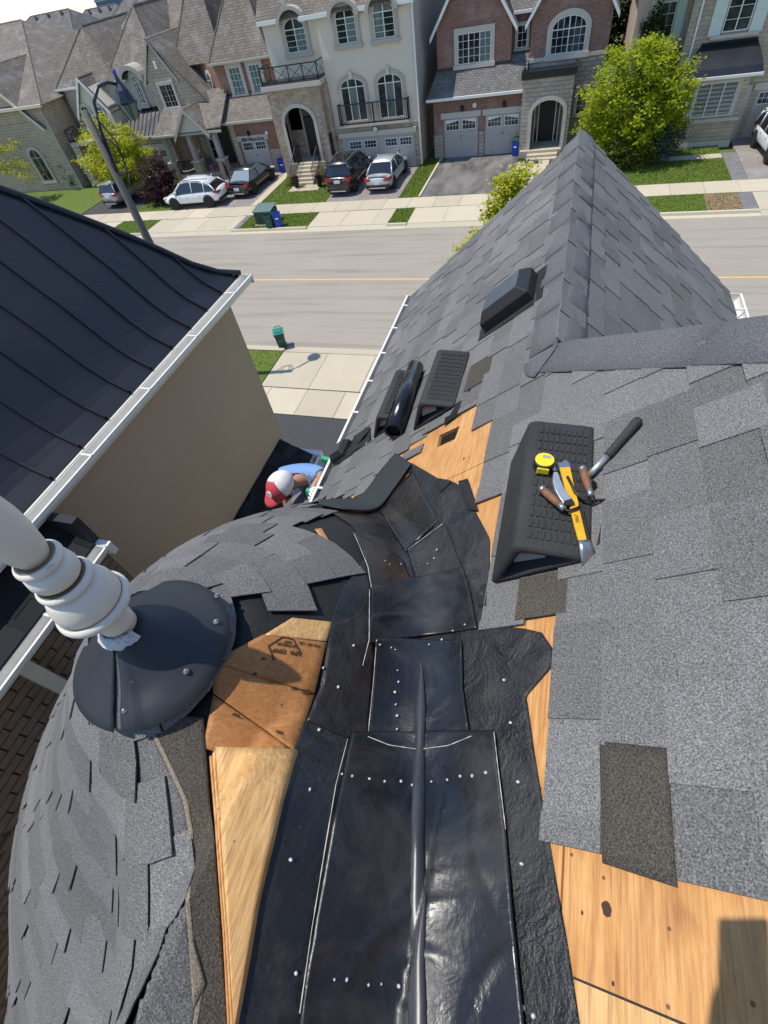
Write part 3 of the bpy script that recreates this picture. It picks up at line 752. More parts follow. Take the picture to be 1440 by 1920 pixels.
GXm = CAPC[0] + dg_[None, :]*np.cos(thg)[:, None]; GYm = CAPC[1] + dg_[None, :]*np.sin(thg)[:, None]; GZm = SZ(GXm, GYm)
ARC = np.concatenate([np.zeros((361, 1)), np.cumsum(np.sqrt(np.diff(dg_)[None, :]**2 + np.diff(GZm, axis=1)**2), axis=1)], 1)
DIS = np.stack([np.interp(np.linspace(0, 3.9, 400), ARC[k], dg_) for k in range(361)])       # distance from the axis at equal slope lengths
def tpoint(s, th):
    u = np.clip(th, 0, 2*math.pi) / (2*math.pi) * 360; i0 = np.minimum(u.astype(int), 359); w = u - i0; v = np.clip(s / 3.9 * 399, 0, 398.99); j0 = v.astype(int); q = v - j0
    d = (DIS[i0, j0]*(1-q) + DIS[i0, j0+1]*q)*(1-w) + (DIS[i0+1, j0]*(1-q) + DIS[i0+1, j0+1]*q)*w
    return CAPC[0] + d*np.cos(th), CAPC[1] + d*np.sin(th)
TS = [(607, 950), (613, 961), (628, 976), (601, 990), (620, 1013), (680, 1048), (653, 1062), (664, 1085), (592, 1118), (592, 1142), (553, 1148), (532, 1184), (496, 1184), (433, 1222), (418, 1240), (408, 1330), (390, 1395),
      (382, 1420), (392, 1700), (404, 1945), (300, 2600), (-1500, 2600), (-1500, 300), (600, 300)]
WT = [(240, 1340), (275, 1395), (345, 1500), (358, 1560), (352, 1690), (372, 1830), (362, 1945), (430, 1945), (407, 1700), (394, 1420), (390, 1395), (330, 1330)]
rs = list(np.arange(.20, 3.1, .143))
tabs = []; th2 = np.linspace(0, 2*math.pi, 240)
for j in range(len(rs)-1):
    gx_, gy_ = tpoint(np.full(240, rs[j] + .07), th2); gz_ = SZ(gx_, gy_)
    arc = np.r_[0, np.cumsum(np.sqrt(np.diff(gx_)**2 + np.diff(gy_)**2 + np.diff(gz_)**2))]; s = random.uniform(-.2, 0); tooth = False
    while s < arc[-1] - .04:
        e_ = min(s + random.uniform(.12, .30), arc[-1]); tooth = not tooth
        tabs.append((rs[j], rs[j+1], float(np.interp(max(s, 0), arc, th2)), float(np.interp(e_, arc, th2)), tooth)); s = e_
Ra = []; Ta = []
NT_, NR_ = 4, 3
for r0, r1, a, b_, t_ in tabs:
    sk = random.uniform(-.012, .012)
    for i in range(NR_):
        rr_ = r0 - .035 + (r1 - r0 + .035) * i / (NR_-1)
        for k in range(NT_): Ra.append(rr_); Ta.append(a + (b_-a-.004) * k / (NT_-1) + sk * i / NR_)
Xa, Ya = tpoint(np.array(Ra), np.array(Ta)); Za = SZ(Xa, Ya)
PT = np.stack([Xa, Ya, Za], 1).reshape(len(tabs), NR_, NT_, 3)
cen = PT[:, 1, 1:3].mean(1); q = proj(cen); inS = inpoly(q[:, 0], q[:, 1], TS) & ~inpoly(q[:, 0], q[:, 1], WT)
for i_, k_ in ((-1, 0), (-1, -1), (0, 0), (0, -1)):
    qq = proj(PT[:, i_, k_]*.55 + cen*.45); inS &= inpoly(qq[:, 0], qq[:, 1], TS)
dcam = np.linalg.norm(cen - np.array([0, 0, H]), axis=1)
a_ = PT[:, -1, 0] - PT[:, 0, 0]; b2 = PT[:, 0, -1] - PT[:, 0, 0]; nn = np.cross(a_, b2); vw = (np.array([0, 0, H]) - cen) / dcam[:, None]
score = np.abs((nn * vw).sum(1)) / dcam**2
nrm_ = nn / np.linalg.norm(nn, axis=1, keepdims=True); nrm_ *= np.sign(nrm_[:, 2:3]); front = (nrm_ * vw).sum(1) > -.25
inf = (q[:, 0] > -60) & (q[:, 0] < 760) & (q[:, 1] > 900) & (q[:, 1] < 1980)
score = np.where(inf & front, score, score * 1e-4)
low = PZ + PM * cen[:, 0] - .02
mass = MB(); tones = []; cnt = 0
for i in np.argsort(score)[::-1]:
    if not inS[i] or cen[i, 2] < low[i] or trad(cen[i, 0], cen[i, 1]) > 2.05: continue
    if cen[i, 0] > -.75 and cen[i, 1] < -1.3: continue
    r0, r1, a, b_, tooth = tabs[i]; G = PT[i].copy(); lf = (.0045 if tooth else 0.0) + random.uniform(0, .0015)
    cu = random.uniform(0, .006) if random.random() < .25 else 0
    for k, o_ in enumerate((.0, .004, .0075)): G[k, :, :] += nrm_[i] * (o_ + lf)
    G[-1, -1] += nrm_[i] * cu
    wornm = inpoly(q[i, 0], q[i, 1], WT) or (random.random() < .006)
    if cnt < 300 and score[i] > 1e-5:
        MB().grid(G, .007).build('shingle', 'shingle_worn' if wornm else 'shingle', turret, uv=False); cnt += 1
    else:
        n0 = len(mass.f); mass.grid(G, .007); tones += [random.random()] * (len(mass.f) - n0)
o = mass.build('shingle_field', 'shingle_mass', turret, uv=False); tag(o, kind='stuff')
o.data.attributes.new('tone', 'FLOAT', 'FACE').data.foreach_set('value', tones)
# worn strip of old underlay between the shingles and the sheathing
wl_ = [(285, 1372), (318, 1440), (345, 1500), (356, 1560), (350, 1690), (356, 1760), (378, 1840), (360, 1945)]
loft('bare_underlay', [(235, 1330)] + wl_, [(380, 1345), (384, 1400), (386, 1420), (392, 1500), (400, 1560), (410, 1690), (414, 1760), (420, 1840), (428, 1945)], 'shingle_worn', .006, turret, 70, 14, thick=.006, wr=.0008)
loft('shingle_course', [(p[0]-110, p[1]) for p in wl_], wl_, 'shingle', -.003, turret, 60, 12, thick=.002, wr=.0006)
loft('torn_edge', [(p[0]-3, p[1]) for p in wl_], [(p[0]+6, p[1]) for p in wl_], 'torn_edge', .0075, turret, 60, 4, thick=.001, wr=.0008)
quadpatch('torn_edge', [(354, 1765), (360, 1762), (384, 1845), (362, 1890)], 'torn_edge', .012, turret, 6, 6)
# bare turret sheathing
quadpatch('plywood_sheet', [(496, 1190), (548, 1158), (623, 1166), (612, 1202)], 'plywood_pale', .004, turret, 10, 10)
quadpatch('plywood_sheet', [(400, 1240), (492, 1190), (612, 1204), (589, 1300)], 'plywood_dark', .006, turret, 10, 14)
quadpatch('plywood_sheet', [(396, 1236), (589, 1303), (552, 1408), (400, 1300)], 'plywood_dark', .003, turret, 12, 14)
quadpatch('plywood_sheet', [(400, 1303), (545, 1404), (440, 1420), (380, 1402)], 'plywood_dark', .001, turret, 12, 12)
pn = loft('plywood_sheet', [(404, 1400), (414, 1560), (428, 1760), (440, 1945)], [(554, 1404), (526, 1500), (480, 1700), (436, 1945)], 'plywood_pale', .030, turret, 40, 10, thick=.03, wr=.0005)
loft('sheet_edge', [(392, 1418), (404, 1560), (418, 1760), (428, 1945)], [(397, 1416), (408, 1560), (422, 1760), (433, 1945)], 'plywood', .020, turret, 30, 3, thick=.02, wr=.001)
loft('sheet_edge', [(398, 1414), (409, 1560), (423, 1760), (434, 1945)], [(403, 1404), (413, 1560), (427, 1760), (439, 1945)], 'plywood_pale', .025, turret, 30, 3, thick=.02, wr=.001)
quadpatch('plywood_sheet', [(590, 992), (603, 990), (619, 1016), (606, 1012)], 'plywood', .004, turret, 4, 4)
for q_, s_ in (((551, 1290), 5), ((574, 1297), 8), ((522, 1372), 5), ((494, 1235), 4), ((478, 1263), 4), ((440, 1340), 5), ((448, 1345), 3)):
    c4 = [(q_[0]-s_, q_[1]-s_*.6), (q_[0]+s_*.8, q_[1]-s_*.5), (q_[0]+s_, q_[1]+s_*.6), (q_[0]-s_*.7, q_[1]+s_*.5)]
    quadpatch('tar_spot', c4, 'ink', .0085, turret, 3, 3, thick=0)
# ink stamp on the sheathing: a hexagon with lines of lettering, seen upside down
def stamp(pts, w=.0022): 
    P = hits(np.array([p[0] for p in pts], float), np.array([p[1] for p in pts], float), off=.0085)
    MB().tube(P, w, 4).build('stamp_line', 'ink', turret)
stamp([(530, 1194), (503, 1211), (514, 1238)]); stamp([(530, 1194), (550, 1199), (563, 1224)])
def ink_text(body, px, size, off, parent, ux, uy, fn=None, mat='ink'):
    cu = bpy.data.curves.new('lettering', 'FONT'); cu.body = body; cu.size = size; cu.align_x = 'CENTER'; cu.align_y = 'CENTER'; cu.extrude = .0006
    o = bpy.data.objects.new('lettering', cu); col.objects.link(o)
    dg = bpy.context.evaluated_depsgraph_get(); me = bpy.data.meshes.new_from_object(o.evaluated_get(dg)); bpy.data.objects.remove(o)
    me.materials.clear(); me.materials.append(MATS[mat])
    c = hits(np.array([px[0]], float), np.array([px[1]], float), off=off)[0] if fn is None else fn(*px)
    X_ = np.asarray(ux, float); X_ = X_ / np.linalg.norm(X_); Y_ = np.asarray(uy, float); Y_ = Y_ - X_ * (Y_ @ X_); Y_ /= np.linalg.norm(Y_); Z_ = np.cross(X_, Y_)
    M4 = Matrix.Identity(4); rl = _rootloc(parent)
    for r_ in range(3): M4[r_][0] = X_[r_]; M4[r_][1] = Y_[r_]; M4[r_][2] = Z_[r_]; M4[r_][3] = c[r_] - rl[r_]
    ob = link('lettering', me, parent); ob.matrix_basis = M4; return ob
def sdir(p0, p1):
    a = hits(np.array([p0[0], p1[0]], float), np.array([p0[1], p1[1]], float), off=.008); return a[1] - a[0]
ux = sdir((555, 1222), (515, 1216)); uy = sdir((535, 1200), (528, 1225))
ink_text('APA  EWP', (538, 1222), .022, .0095, turret, ux, uy); ink_text('EXTERIOR', (537, 1209), .014, .0095, turret, ux, uy); ink_text('DRY', (539, 1203), .013, .0095, turret, ux, uy)
ink_text('PS1-09  CD', (580, 1208), .015, .0095, turret, ux, uy)

# metal cap with its torn seam
cc = np.array([-.956, .302, 0]); zt, zb, rb = H - 1.045, H - 1.205, .224
slit = None
sp = grd(228, 1350, zb); slit = math.atan2(sp[1]-cc[1], sp[0]-cc[0])
rows = []; nth = 90
for i, t_ in enumerate(np.linspace(0, 1, 9)):
    row = []
    for k in range(nth + 1):
        g = .085 + .05 * (1 - t_) ; th = slit + g + (2*math.pi - g - .05) * k / nth
        r_ = .040 + (rb - .040) * t_; z_ = zt + (zb - zt) * t_**.92
        d1 = math.exp(-((k/nth - .06)/.05)**2) * math.sin(t_ * 9) * .010; jag = (rng.normal(0, .002) if k in (0, nth) else 0)
        row.append((cc[0] + (r_+jag)*math.cos(th), cc[1] + (r_+jag)*math.sin(th), z_ + d1 + .004*math.sin(3*th+t_*2)*t_ + (.012*t_ if k < 4 else 0)))
    rows.append(row)
metal_cap = MB().grid(np.array(rows)[:, ::-1], .004).build('metal_cap', 'cap_metal', turret, smooth=True)
m = MB(); P = []
for t_ in np.linspace(0, 1, 8):
    r_ = .04 + (rb - .05) * t_; z_ = zt + (zb - zt) * t_**.92 - .006
    P.append([(cc[0] + r_*math.cos(slit + a), cc[1] + r_*math.sin(slit + a), z_ + random.uniform(-.002, .002)) for a in (-.12, .0, .09, .2)])
m.grid(np.array(P)[:, ::-1], .003); m.build('flashing', 'galvanised', metal_cap)
m = MB(); m.lathe([(.06, zb - .01), (.15, zb - .03), (.19, zb-.12)], cc, 30); m.build('collar', 'felt', turret, smooth=True)
for px, py in ((348, 1258), (396, 1156), (393, 1100), (230, 1330), (228, 1228)):
    p = grd(px, py, zb + .06 if py < 1200 else zb + .05); r_ = math.hypot(p[0]-cc[0], p[1]-cc[1]); t_ = min(1, max(0, (r_-.045)/(rb-.045))); p[2] = zt + (zb-zt)*t_**.92 + .004
    MB().lathe([(.009, 0), (.008, .004), (.004, .006), (.0035, .009)], p, 10).build('screw', 'galvanised', metal_cap)
# finial
fin = thing('roof_finial', 'cream painted turned finial leaning over the metal turret cap', 'finial', (cc[0], cc[1], H - 1.04)); FS = .928
def F_(z0, pr, name, mat='finial_paint'):
    return MB().lathe([(r_*FS*.93, H + (z0 + z_)*FS) for r_, z_ in pr], cc, 36).build(name, mat, fin, smooth=True)
F_(-1.13, [(.048, 0), (.050, .03), (.047, .09), (.046, .12)], 'stem')
def torus(zc, R0, r0): 
    return [(R0 - r0*.6, zc - r0*.95)] + [(R0 - r0 + r0*math.cos(a), zc + r0*math.sin(a)) for a in np.linspace(-1.4, 1.4, 12)] + [(R0 - r0*.6, zc + r0*.95)]
F_(-1.0, torus(.0, .104, .017), 'ring'); F_(-.99, [(.088, 0), (.092, .02), (.089, .045), (.078, .072), (.068, .09)], 'bell')
F_(-.885, torus(.0, .074, .0135), 'ring'); F_(-.872, [(.050, 0), (.060, .012), (.064, .03), (.060, .052), (.046, .066)], 'ball'); F_(-.795, torus(.0, .060, .013), 'ring')
F_(-.785, [(.036, 0), (.046, .03), (.054, .08), (.056, .13), (.050, .20), (.036, .27), (.02, .33), (.004, .37)], 'spire')
m = MB(); rows = []
for t_ in np.linspace(0, 1, 4): rows.append([(cc[0] + (.046 + .020*t_ + random.uniform(-.006, .006))*math.cos(a), cc[1] + (.046 + .020*t_)*math.sin(a), H - 1.030 - .025*t_ + random.uniform(-.004, .004)) for a in np.linspace(slit - 1.4, slit + 1.2, 24)])
m.grid(np.array(rows), .004); m.build('caulk_bead', 'caulk', fin, smooth=True)
# ================================================================ things lying on the roof
def wedge(label, ax, ay, L_=.60, w=.30, hC=None):
    A0 = PL(ax, ay, .012); B0 = PL(ax + w, ay, .012); C0 = np.array([ax + .055, ay, B0[2] + .012])
    t = thing('roof_wedge', label, 'roof wedge', A0, 'black rubber roof wedges')
    def rnd_tri(s):                         # rounded triangle, inset s
        P3 = [A0, B0, C0]; cen = (A0 + B0 + C0) / 3; out = []
        for i in range(3):
            p, a, b = P3[i], P3[(i-1) % 3], P3[(i+1) % 3]
            u = (a - p) / np.linalg.norm(a - p); v = (b - p) / np.linalg.norm(b - p); rr_ = .035
            bis = (u + v) / np.linalg.norm(u + v)
            q = p + bis * s * (2.2 if i != 2 else 1.35)
            for k in np.linspace(0, 1, 6): out.append(q + u * rr_ * (1-k)**2 * .9 + v * rr_ * k**2 * .9)
        return out
    def at(y_, s): return [np.array([p[0], ay + y_, p[2]]) for p in rnd_tri(s)]
    m = MB(); loops = [at(.006, .030), at(0, .022), at(0, .010), at(.012, 0), at(L_-.012, 0), at(L_, .010), at(L_, .022), at(L_-.006, .030)]
    loops = [at(.10, .034)] + loops + [at(L_-.10, .034)]
    n = len(loops[0]); vs = [p for l in loops for p in l]
    fs = [(i*n+k, i*n+(k+1) % n, (i+1)*n+(k+1) % n, (i+1)*n+k) for i in range(len(loops)-1) for k in range(n)]
    fs += [tuple(range(n-1, -1, -1)), tuple((len(loops)-1)*n+k for k in range(n))]
    m.add(vs, fs); body = m.build('body', 'rubber', t, smooth=True)
    ex = B0 - C0; ln = np.linalg.norm(ex); ex = ex / ln; en = np.cross(ex, [0, 1., 0]); en = en * np.sign(en[2])
    m = MB()
    for j in range(12):
        for i in range(9):
            c = C0 + ex * (.045 + (ln - .075) * (i + .5 * (j % 2) * .0) / 8.6) + np.array([0, .035 + (L_ - .07) * (j + .5) / 12, 0]) + en * .0015
            m.obox(c, ex, [0, 1, 0], en, .011, (L_ - .07) / 12 * .72, .006)
    m.build('tread', 'rubber', t)
    # board and label in the end opening
    m = MB(); c = (A0 + B0 + C0) / 3
    m.prism([c + np.array([-.05, .03, -.045]), c + np.array([.045, .03, .012]), c + np.array([.035, .03, .05]), c + np.array([-.045, .03, .04])], (0, .02, 0)); lb = m.build('end_board', 'label_grey', t)
    m = MB(); m.prism([c + np.array([-.03, .026, .012]), c + np.array([.03, .026, .028]), c + np.array([.024, .026, .042]), c + np.array([-.032, .026, .034])], (0, .004, 0)); m.build('label_patch', 'label_red', t)
    return t, C0, B0, ex, en
wg, WC, WB, wex, wen = wedge('large near black rubber roof wedge carrying the hand tools', -.067, .875, .60, .305)
wedge('black rubber roof wedge beside the bare plywood, right of the roll', -.725, 2.20, .56, .29)
wedge('black rubber roof wedge nearest the white gutter, under the roll', -1.115, 2.43, .56, .27)
# roll of membrane
r0 = .062; a = PP(752, 822) + NRM * (r0 + .012); b = a + np.array([-.02, .72, -.01])
t = thing('membrane_roll', 'glossy black roll of roofing membrane lying between two roof wedges', 'roll', a)
m = MB(); ax_ = (b - a); L_ = np.linalg.norm(ax_); prof = [(r0*.80, .02), (r0*.80, 0), (r0, 0), (r0, L_), (r0*.8, L_), (r0*.8, L_-.02)]
m.lathe(prof, a, 32, ax_, cap=False); m.build('roll', 'roll_film', t, smooth=True)
m = MB(); m.lathe([(r0*.79, .03), (r0*.79, L_-.03)], a, 24, ax_); m.build('core', 'black_hole', t)
m = MB(); P = [[a + ax_*s + (-SLP)*(r0*.92 + .0*k) * math.cos(w) + NRM*r0*1.02*math.sin(w) + (-SLP)*.012*k for k, w in enumerate((.9, .5, .1, -.3))] for s in np.linspace(.03, .93, 6)]
P = [[a + ax_*s + (-SLP)*(r0*.55 + .018*k) + NRM*(r0*.9 - .016*k) for k in range(5)] for s in np.linspace(.04, .80, 6)]
m.grid(np.array(P), .004); m.build('loose_flap', 'membrane', t)
# roof vents
def vent(base, ls, ly, h, label):
    c = PP(*base); m = MB(); k = .74
    ey = np.array([0, 1., 0])
    b4 = [c - SLP*ls/2 - ey*ly/2, c + SLP*ls/2 - ey*ly/2, c + SLP*ls/2 + ey*ly/2, c - SLP*ls/2 + ey*ly/2]
    m_ = [p + NRM*h*.62 for p in b4]; cc_ = c + NRM*h; tp = [cc_ + (p - c)*k for p in b4]
    vs = b4 + m_ + tp; fs = [(3, 2, 1, 0), (8, 9, 10, 11)]
    for a_ in (0, 4): fs += [(a_+i, a_+(i+1) % 4, a_+4+(i+1) % 4, a_+4+i) for i in range(4)]
    m.add(vs, fs); o = m.build('roof_vent', 'plastic_black', house, bevel=.004)
    m = MB(); m.prism([p + (p - c)*.35 + NRM*.014 for p in b4], NRM * .003); m.build('vent_flange', 'dark_shingle', o)
    m = MB(); m.prism([p - NRM*.001 + NRM*.002 for p in [cc_ + (q - c)*(k-.03) for q in b4]], NRM * .002); m.build('vent_lid', 'vent_top', o); return o
vent((962, 574), .36, .30, .13, '')
vent((646, 852), .17, .17, .09, '')
quadpatch('torn_flashing', [(634, 874), (664, 826), (698, 802), (700, 828)], 'felt', 0, house, 6, 6, f=lambda a, b: PP(a, b, .022 + .01*math.sin(a*.3)))
quadpatch('torn_flashing', [(668, 824), (694, 806), (698, 812), (676, 838)], 'dark_shingle', 0, house, 5, 5, f=lambda a, b: PP(a, b, .035))
# hand tools on the near wedge
zt_ = (WC[2] + WB[2]) / 2 + .016
def T(px, py, dz=0.0):                       # on the top face of the wedge
    r = ray(px, py); p0 = WC + wen * (.008 + dz); k = ((p0 - np.array([0, 0, H])) @ wen) / (r @ wen); return r * k + np.array([0, 0, H])
c = T(1018, 876, .0); u = T(1040, 878) - T(1000, 872); u /= np.linalg.norm(u); v = np.cross(wen, u)
t = thing('tape_measure', 'yellow and black tape measure on the near roof wedge', 'tape measure', c)
m = MB(); k = 20
out = [(.036*math.cos(a)*(1 if abs(math.cos(a)) < .8 else .96), .034*math.sin(a)) for a in np.linspace(0, 2*math.pi, k, endpoint=False)]
m.prism([c + u*x + v*y for x, y in out], wen * .034); m.build('case', 'plastic_black', t, bevel=.004)
m = MB(); m.prism([c + wen*.034 + u*x*.92 + v*y*.92 for x, y in out], wen * .006); m.build('face', 'tape_yellow', t, bevel=.002)
m = MB(); m.obox(c + wen*.0405 + v*.012 + u*.006, u, v, wen, .026, .012, .002); m.build('sticker', 'label_grey', t)
m = MB(); m.obox(c - v*.034 + wen*.016, u, v, wen, .040, .006, .026); m.build('belt_clip', 'tape_yellow', t, bevel=.003)
m = MB(); m.obox(c + u*.043 + wen*.006 - v*.01, u, v, wen, .016, .018, .012); m.build('hook', 'plastic_black', t)
def bar(pts, w, th, lift):                   # flat strip through points on the wedge top
    P = []
    for i, p in enumerate(pts):
        d = pts[min(i+1, len(pts)-1)] - pts[max(i-1, 0)]; s = np.cross(wen, d); s /= np.linalg.norm(s); ww = w[i] if not np.isscalar(w) else w
        P.append([p - s*ww/2, p - s*ww*.2, p + s*ww*.2, p + s*ww/2])
    return MB().grid(np.array(P), th, -wen)
t = thing('pry_bar', 'yellow flat pry bar with worn steel hook end across the wedge', 'pry bar', T(1080, 960))
pp = [T(1057, 868, .012), T(1066, 905, .012), T(1076, 945, .012), T(1086, 985, .013), T(1095, 1012, .016)]
hk = [T(1098, 1020, .016), T(1101, 1030, .010), T(1103, 1042, -.004), T(1103, 1054, -.028)]
bar(pp, [.036, .031, .029, .029, .033], .005, 0).build('shaft', 'tool_yellow', t); bar([pp[-1]] + hk, [.033, .038, .043, .046, .047], .005, 0).build('hook', 'steel', t, smooth=True)
bar([T(1053, 866, .0125), T(1057, 869, .0125), T(1059, 876, .0125)], .038, .005, 0).build('claw', 'steel', t)
ink_text('FR67', (1082, 972), .016, 0, t, pp[1] - pp[3], np.cross(wen, pp[1] - pp[3]), fn=lambda a, b: T(a, b, .0135))
t = thing('utility_knife', 'silver curved utility knife lying on the yellow pry bar', 'knife', T(1055, 915))
kp = [T(1042, 884, .022), T(1044, 900, .024), T(1050, 917, .024), T(1058, 930, .024), T(1066, 940, .024)]
bar(kp, [.014, .026, .032, .034, .036], .016, 0).build('handle', 'aluminium', t, smooth=False, bevel=.003)
bar([T(1064, 937, .0255), T(1070, 945, .0255)], .030, .004, 0).build('nose', 'dark_steel', t)
bar([T(1040, 882, .018), T(1038, 872, .016), T(1036, 868, .014)], [.012, .008, .002], .002, 0).build('blade', 'steel', t)
def trowel(label, h0, h1, shank, blade):
    t = thing('margin_trowel', label, 'trowel', T(*h0))
    a = T(*h0, .020); b = T(*h1, .020); d = b - a
    MB().lathe([(.002, 0), (.0125, .002), (.0135, .012), (.0125, .014)], a, 14, d).build('end_cap', 'steel', t, smooth=True)
    L_ = np.linalg.norm(d); MB().lathe([(.0115, .014), (.0135, L_*.35), (.0125, L_*.6), (.0105, L_*.82)], a, 16, d).build('handle', 'handle_wood', t, smooth=True)
    MB().lathe([(.0115, L_*.80), (.0105, L_), (.004, L_+.001)], a, 14, d).build('ferrule', 'steel', t, smooth=True)
    MB().tube([b] + [T(*s) for s in shank], .0045, 7).build('shank', 'dark_steel', t, smooth=True)
    m = MB(); m.prism([T(*p) for p in blade], wen * .0018); m.build('blade', 'dark_steel', t)
trowel('wood handled trowel lying left across the pry bar', (1013, 914), (1058, 955), [(1066, 958, .022), (1078, 954, .022), (1088, 950, .02)], [(1084, 946, .019), (1092, 950, .019), (1106, 1010, .019), (1100, 1012, .019)])
trowel('wood handled trowel standing right of the pry bar with dark thin blade', (1091, 876), (1108, 930), [(1112, 938, .016), (1124, 938, .012), (1139, 937, .006)], [(1136, 936, .004), (1142, 938, .004), (1124, 1020, .0), (1119, 1022, .0)])
MB().tube([T(1064, 894, .016), T(1070, 905, .02), T(1078, 922, .02), T(1092, 935, .016), T(1106, 938, .012), T(1120, 940, .008)], .005, 8).build('wire', 'dark_steel', None, smooth=True)
w_ = bpy.data.objects['wire']; tag(w_, 'bent dark steel wire between the pry bar and the trowel', 'wire'); w_.name = 'bent_wire'
hp = PP(1208, 797, .032); hq = PP(1148, 866, .032); hr_ = PP(1104, 912, .034)
t = thing('hammer', 'hammer with black rubber grip and steel shank lying on the shingles', 'hammer', hq)
MB().tube([hp, hp + (hq-hp)*.08, hp + (hq-hp)*.5, hq - (hq-hp)*.05, hq], [.012, .0175, .0150, .0145, .013], 14).build('grip', 'rubber', t, smooth=True)
MB().tube([hq, hq + (hr_-hq)*.9], [.0105, .010], 12).build('shank', 'aluminium', t, smooth=True)
d = (hr_ - hq) / np.linalg.norm(hr_ - hq); s = np.cross(d, NRM)
m = MB(); m.obox(hr_, d, s, NRM, .03, .10, .03); m.build('head', 'dark_steel', t, bevel=.004)
MB().lathe([(.0035, 0), (.003, .001)], hp + (hq-hp)*.06 + NRM*.0165, 8, NRM).build('hang_hole', 'black_hole', t)

# ================================================================ neighbouring house with the metal roof
nb = thing('neighbour_house', 'taupe stucco house next door with black standing seam metal roof', 'house', (-8, 1, 0))
m = MB(); m.box(-14, -4.1, 1.62, 5.29, 0, 8.52); m.build('wall', 'taupe_stucco', nb)
m = MB(); m.box(-14, -3.72, -7, 1.60, 0, 8.1); bw = m.build('brick_wall', 'brick_brown', nb)
bme = bpy.data.meshes.new('brick'); bme.from_pydata(UNIT.v, [], UNIT.f); bme.materials.append(MATS['brick_face'])
for r_ in range(31):
    for k in range(9):
        o = link('brick', bme, bw); rl = _rootloc(nb); y_ = -.62 + k*.26 + (.13 if r_ % 2 else 0)
        if y_ > 1.46: y_ = 1.46
        o.location = (-3.712 - rl[0], y_ - rl[1], 8.04 - r_*.0895 - rl[2]); o.scale = (.022 + random.uniform(0, .006), .245, .076)
EX, EY, EZ = -4.0, 5.58, 8.62
PSx = [0, .19, .35, .52, .66, .86, 1.05, 1.62, 4.2]; PSz = [0, .12, .28, .51, .70, .93, 1.16, 1.79, 4.65]
def roofpt(s, y, up=0.0): return (EX - s, y, EZ + np.interp(s, PSx, PSz) + up)
sy = [EY] + [5.49 - .4035*i for i in range(0, 22)]
ns = 40
for i in range(len(sy)-1):
    ya, yb = sy[i], sy[i+1]; P = []
    tt = np.linspace(0, 1, ns) ** 1.25
    P = [[roofpt(min(4.0, EY - yy) * t_, yy + (.0 if k else 0)) for k, yy in enumerate((ya - .004, (ya+yb)/2, yb + .004))] for t_ in tt]
    MB().grid(np.array(P), .02).build('roof_panel', 'metal_roof', nb)
    yy = yb; sm = min(4.0, EY - yy)
    m = MB(); pr = [roofpt(sm*t_, yy) for t_ in tt]
    m.grid(np.array([[(p[0], yy+.011, p[2]-.004), (p[0]+.004, yy+.010, p[2]+.038), (p[0]+.004, yy-.010, p[2]+.038), (p[0], yy-.011, p[2]-.004)] for p in pr])); m.build('standing_seam', 'metal_roof', nb)
hp_ = [(EX - s, EY - s, EZ + np.interp(s, PSx, PSz) + .02) for s in np.linspace(-.02, 4.0, 22)]
MB().tube(hp_, .034, 8).build('hip_cap', 'metal_roof', nb, smooth=True)
# street slope of the metal roof, unseen from here but closing the volume
P = [[(EX - 8.0 * k_ - s*(1-2*k_), EY - s, EZ + np.interp(s, PSx, PSz)) for k_ in (0, .5, 1)] for s in np.linspace(0, 4, 14)]
MB().grid(np.array(P)).build('roof_panel', 'metal_roof', nb, smooth=True)
m = MB(); m.box(EX - .06, EX + .03, -3.2, 5.55, EZ - .16, EZ - .012); m.build('fascia', 'cream_trim', nb)
m = MB(); m.box(-4.1, EX+.0, -3.2, 5.5, EZ - .19, EZ - .165); m.build('soffit', 'cream_trim', nb)
gutter(nb, EX + .032, -3.2, 5.64, EZ - .02, 1, w=.125, h=.11, hang=9, trim='gutter_white')
# pent roofs below
def pent(x0, z0, x1, z1, y0, y1, hang):
    d = np.array([x0 - x1, 0, z0 - z1]); ln = np.linalg.norm(d); es = d / ln; n_ = np.cross(np.array([0, 1., 0]), es); n_ = n_ * np.sign(n_[2])
    m = MB(); m.prism([(x1, y0, z1), (x0, y0, z0), (x0, y0, z0-.1), (x1, y0, z1-.1)], (0, y1-y0, 0)); rf = m.build('pent_roof', 'felt', nb)
    k = 0; s = 0
    while s < ln - .04:
        y = y0 + random.uniform(0, .1); to = False
        while y < y1 - .05:
            w = min(random.uniform(.14, .32), y1 - y); to = not to
            o = link('shingle', UN['dark_shingle'], rf); L_ = min(.17, ln - s); c = np.array([x1, y + w/2, z1]) + es*(s + L_/2) + n_*(.008 + .005*to); rl = _rootloc(rf); M4 = Matrix.Identity(4)
            for r_ in range(3): M4[r_][0] = (0, 1, 0)[r_]*(w-.004); M4[r_][1] = es[r_]*L_; M4[r_][2] = n_[r_]*.008; M4[r_][3] = c[r_] - rl[r_]
            o.matrix_basis = M4; y += w
        s += .143
    gutter(nb, x1 + .0, y0, y1, z1 - .01, 1, w=.12, h=.1, hang=hang)
    return rf
pent(-4.1, 8.45, -3.58, 8.20, -2.6, 1.52, 3)
m = MB(); m.box(-4.1, -3.46, 1.53, 1.585, 8.06, 8.19); m.build('gutter_return', 'gutter_white', nb)
m = MB(); m.box(-4.13, -3.6, 1.52, 1.60, 8.02, 8.5); m.build('end_flashing', 'dark_flash', nb)
pent(-4.1, 6.02, -3.56, 5.72, 2.0, 5.17, 3)
m = MB(); m.box(-4.08, -3.44, 5.19, 5.30, 5.60, 5.71); m.build('gutter_return', 'gutter_white', nb)
m = MB(); m.box(-3.71, -3.60, .40, .51, 0, 8.1); m.build('downspout', 'cream_trim', nb)

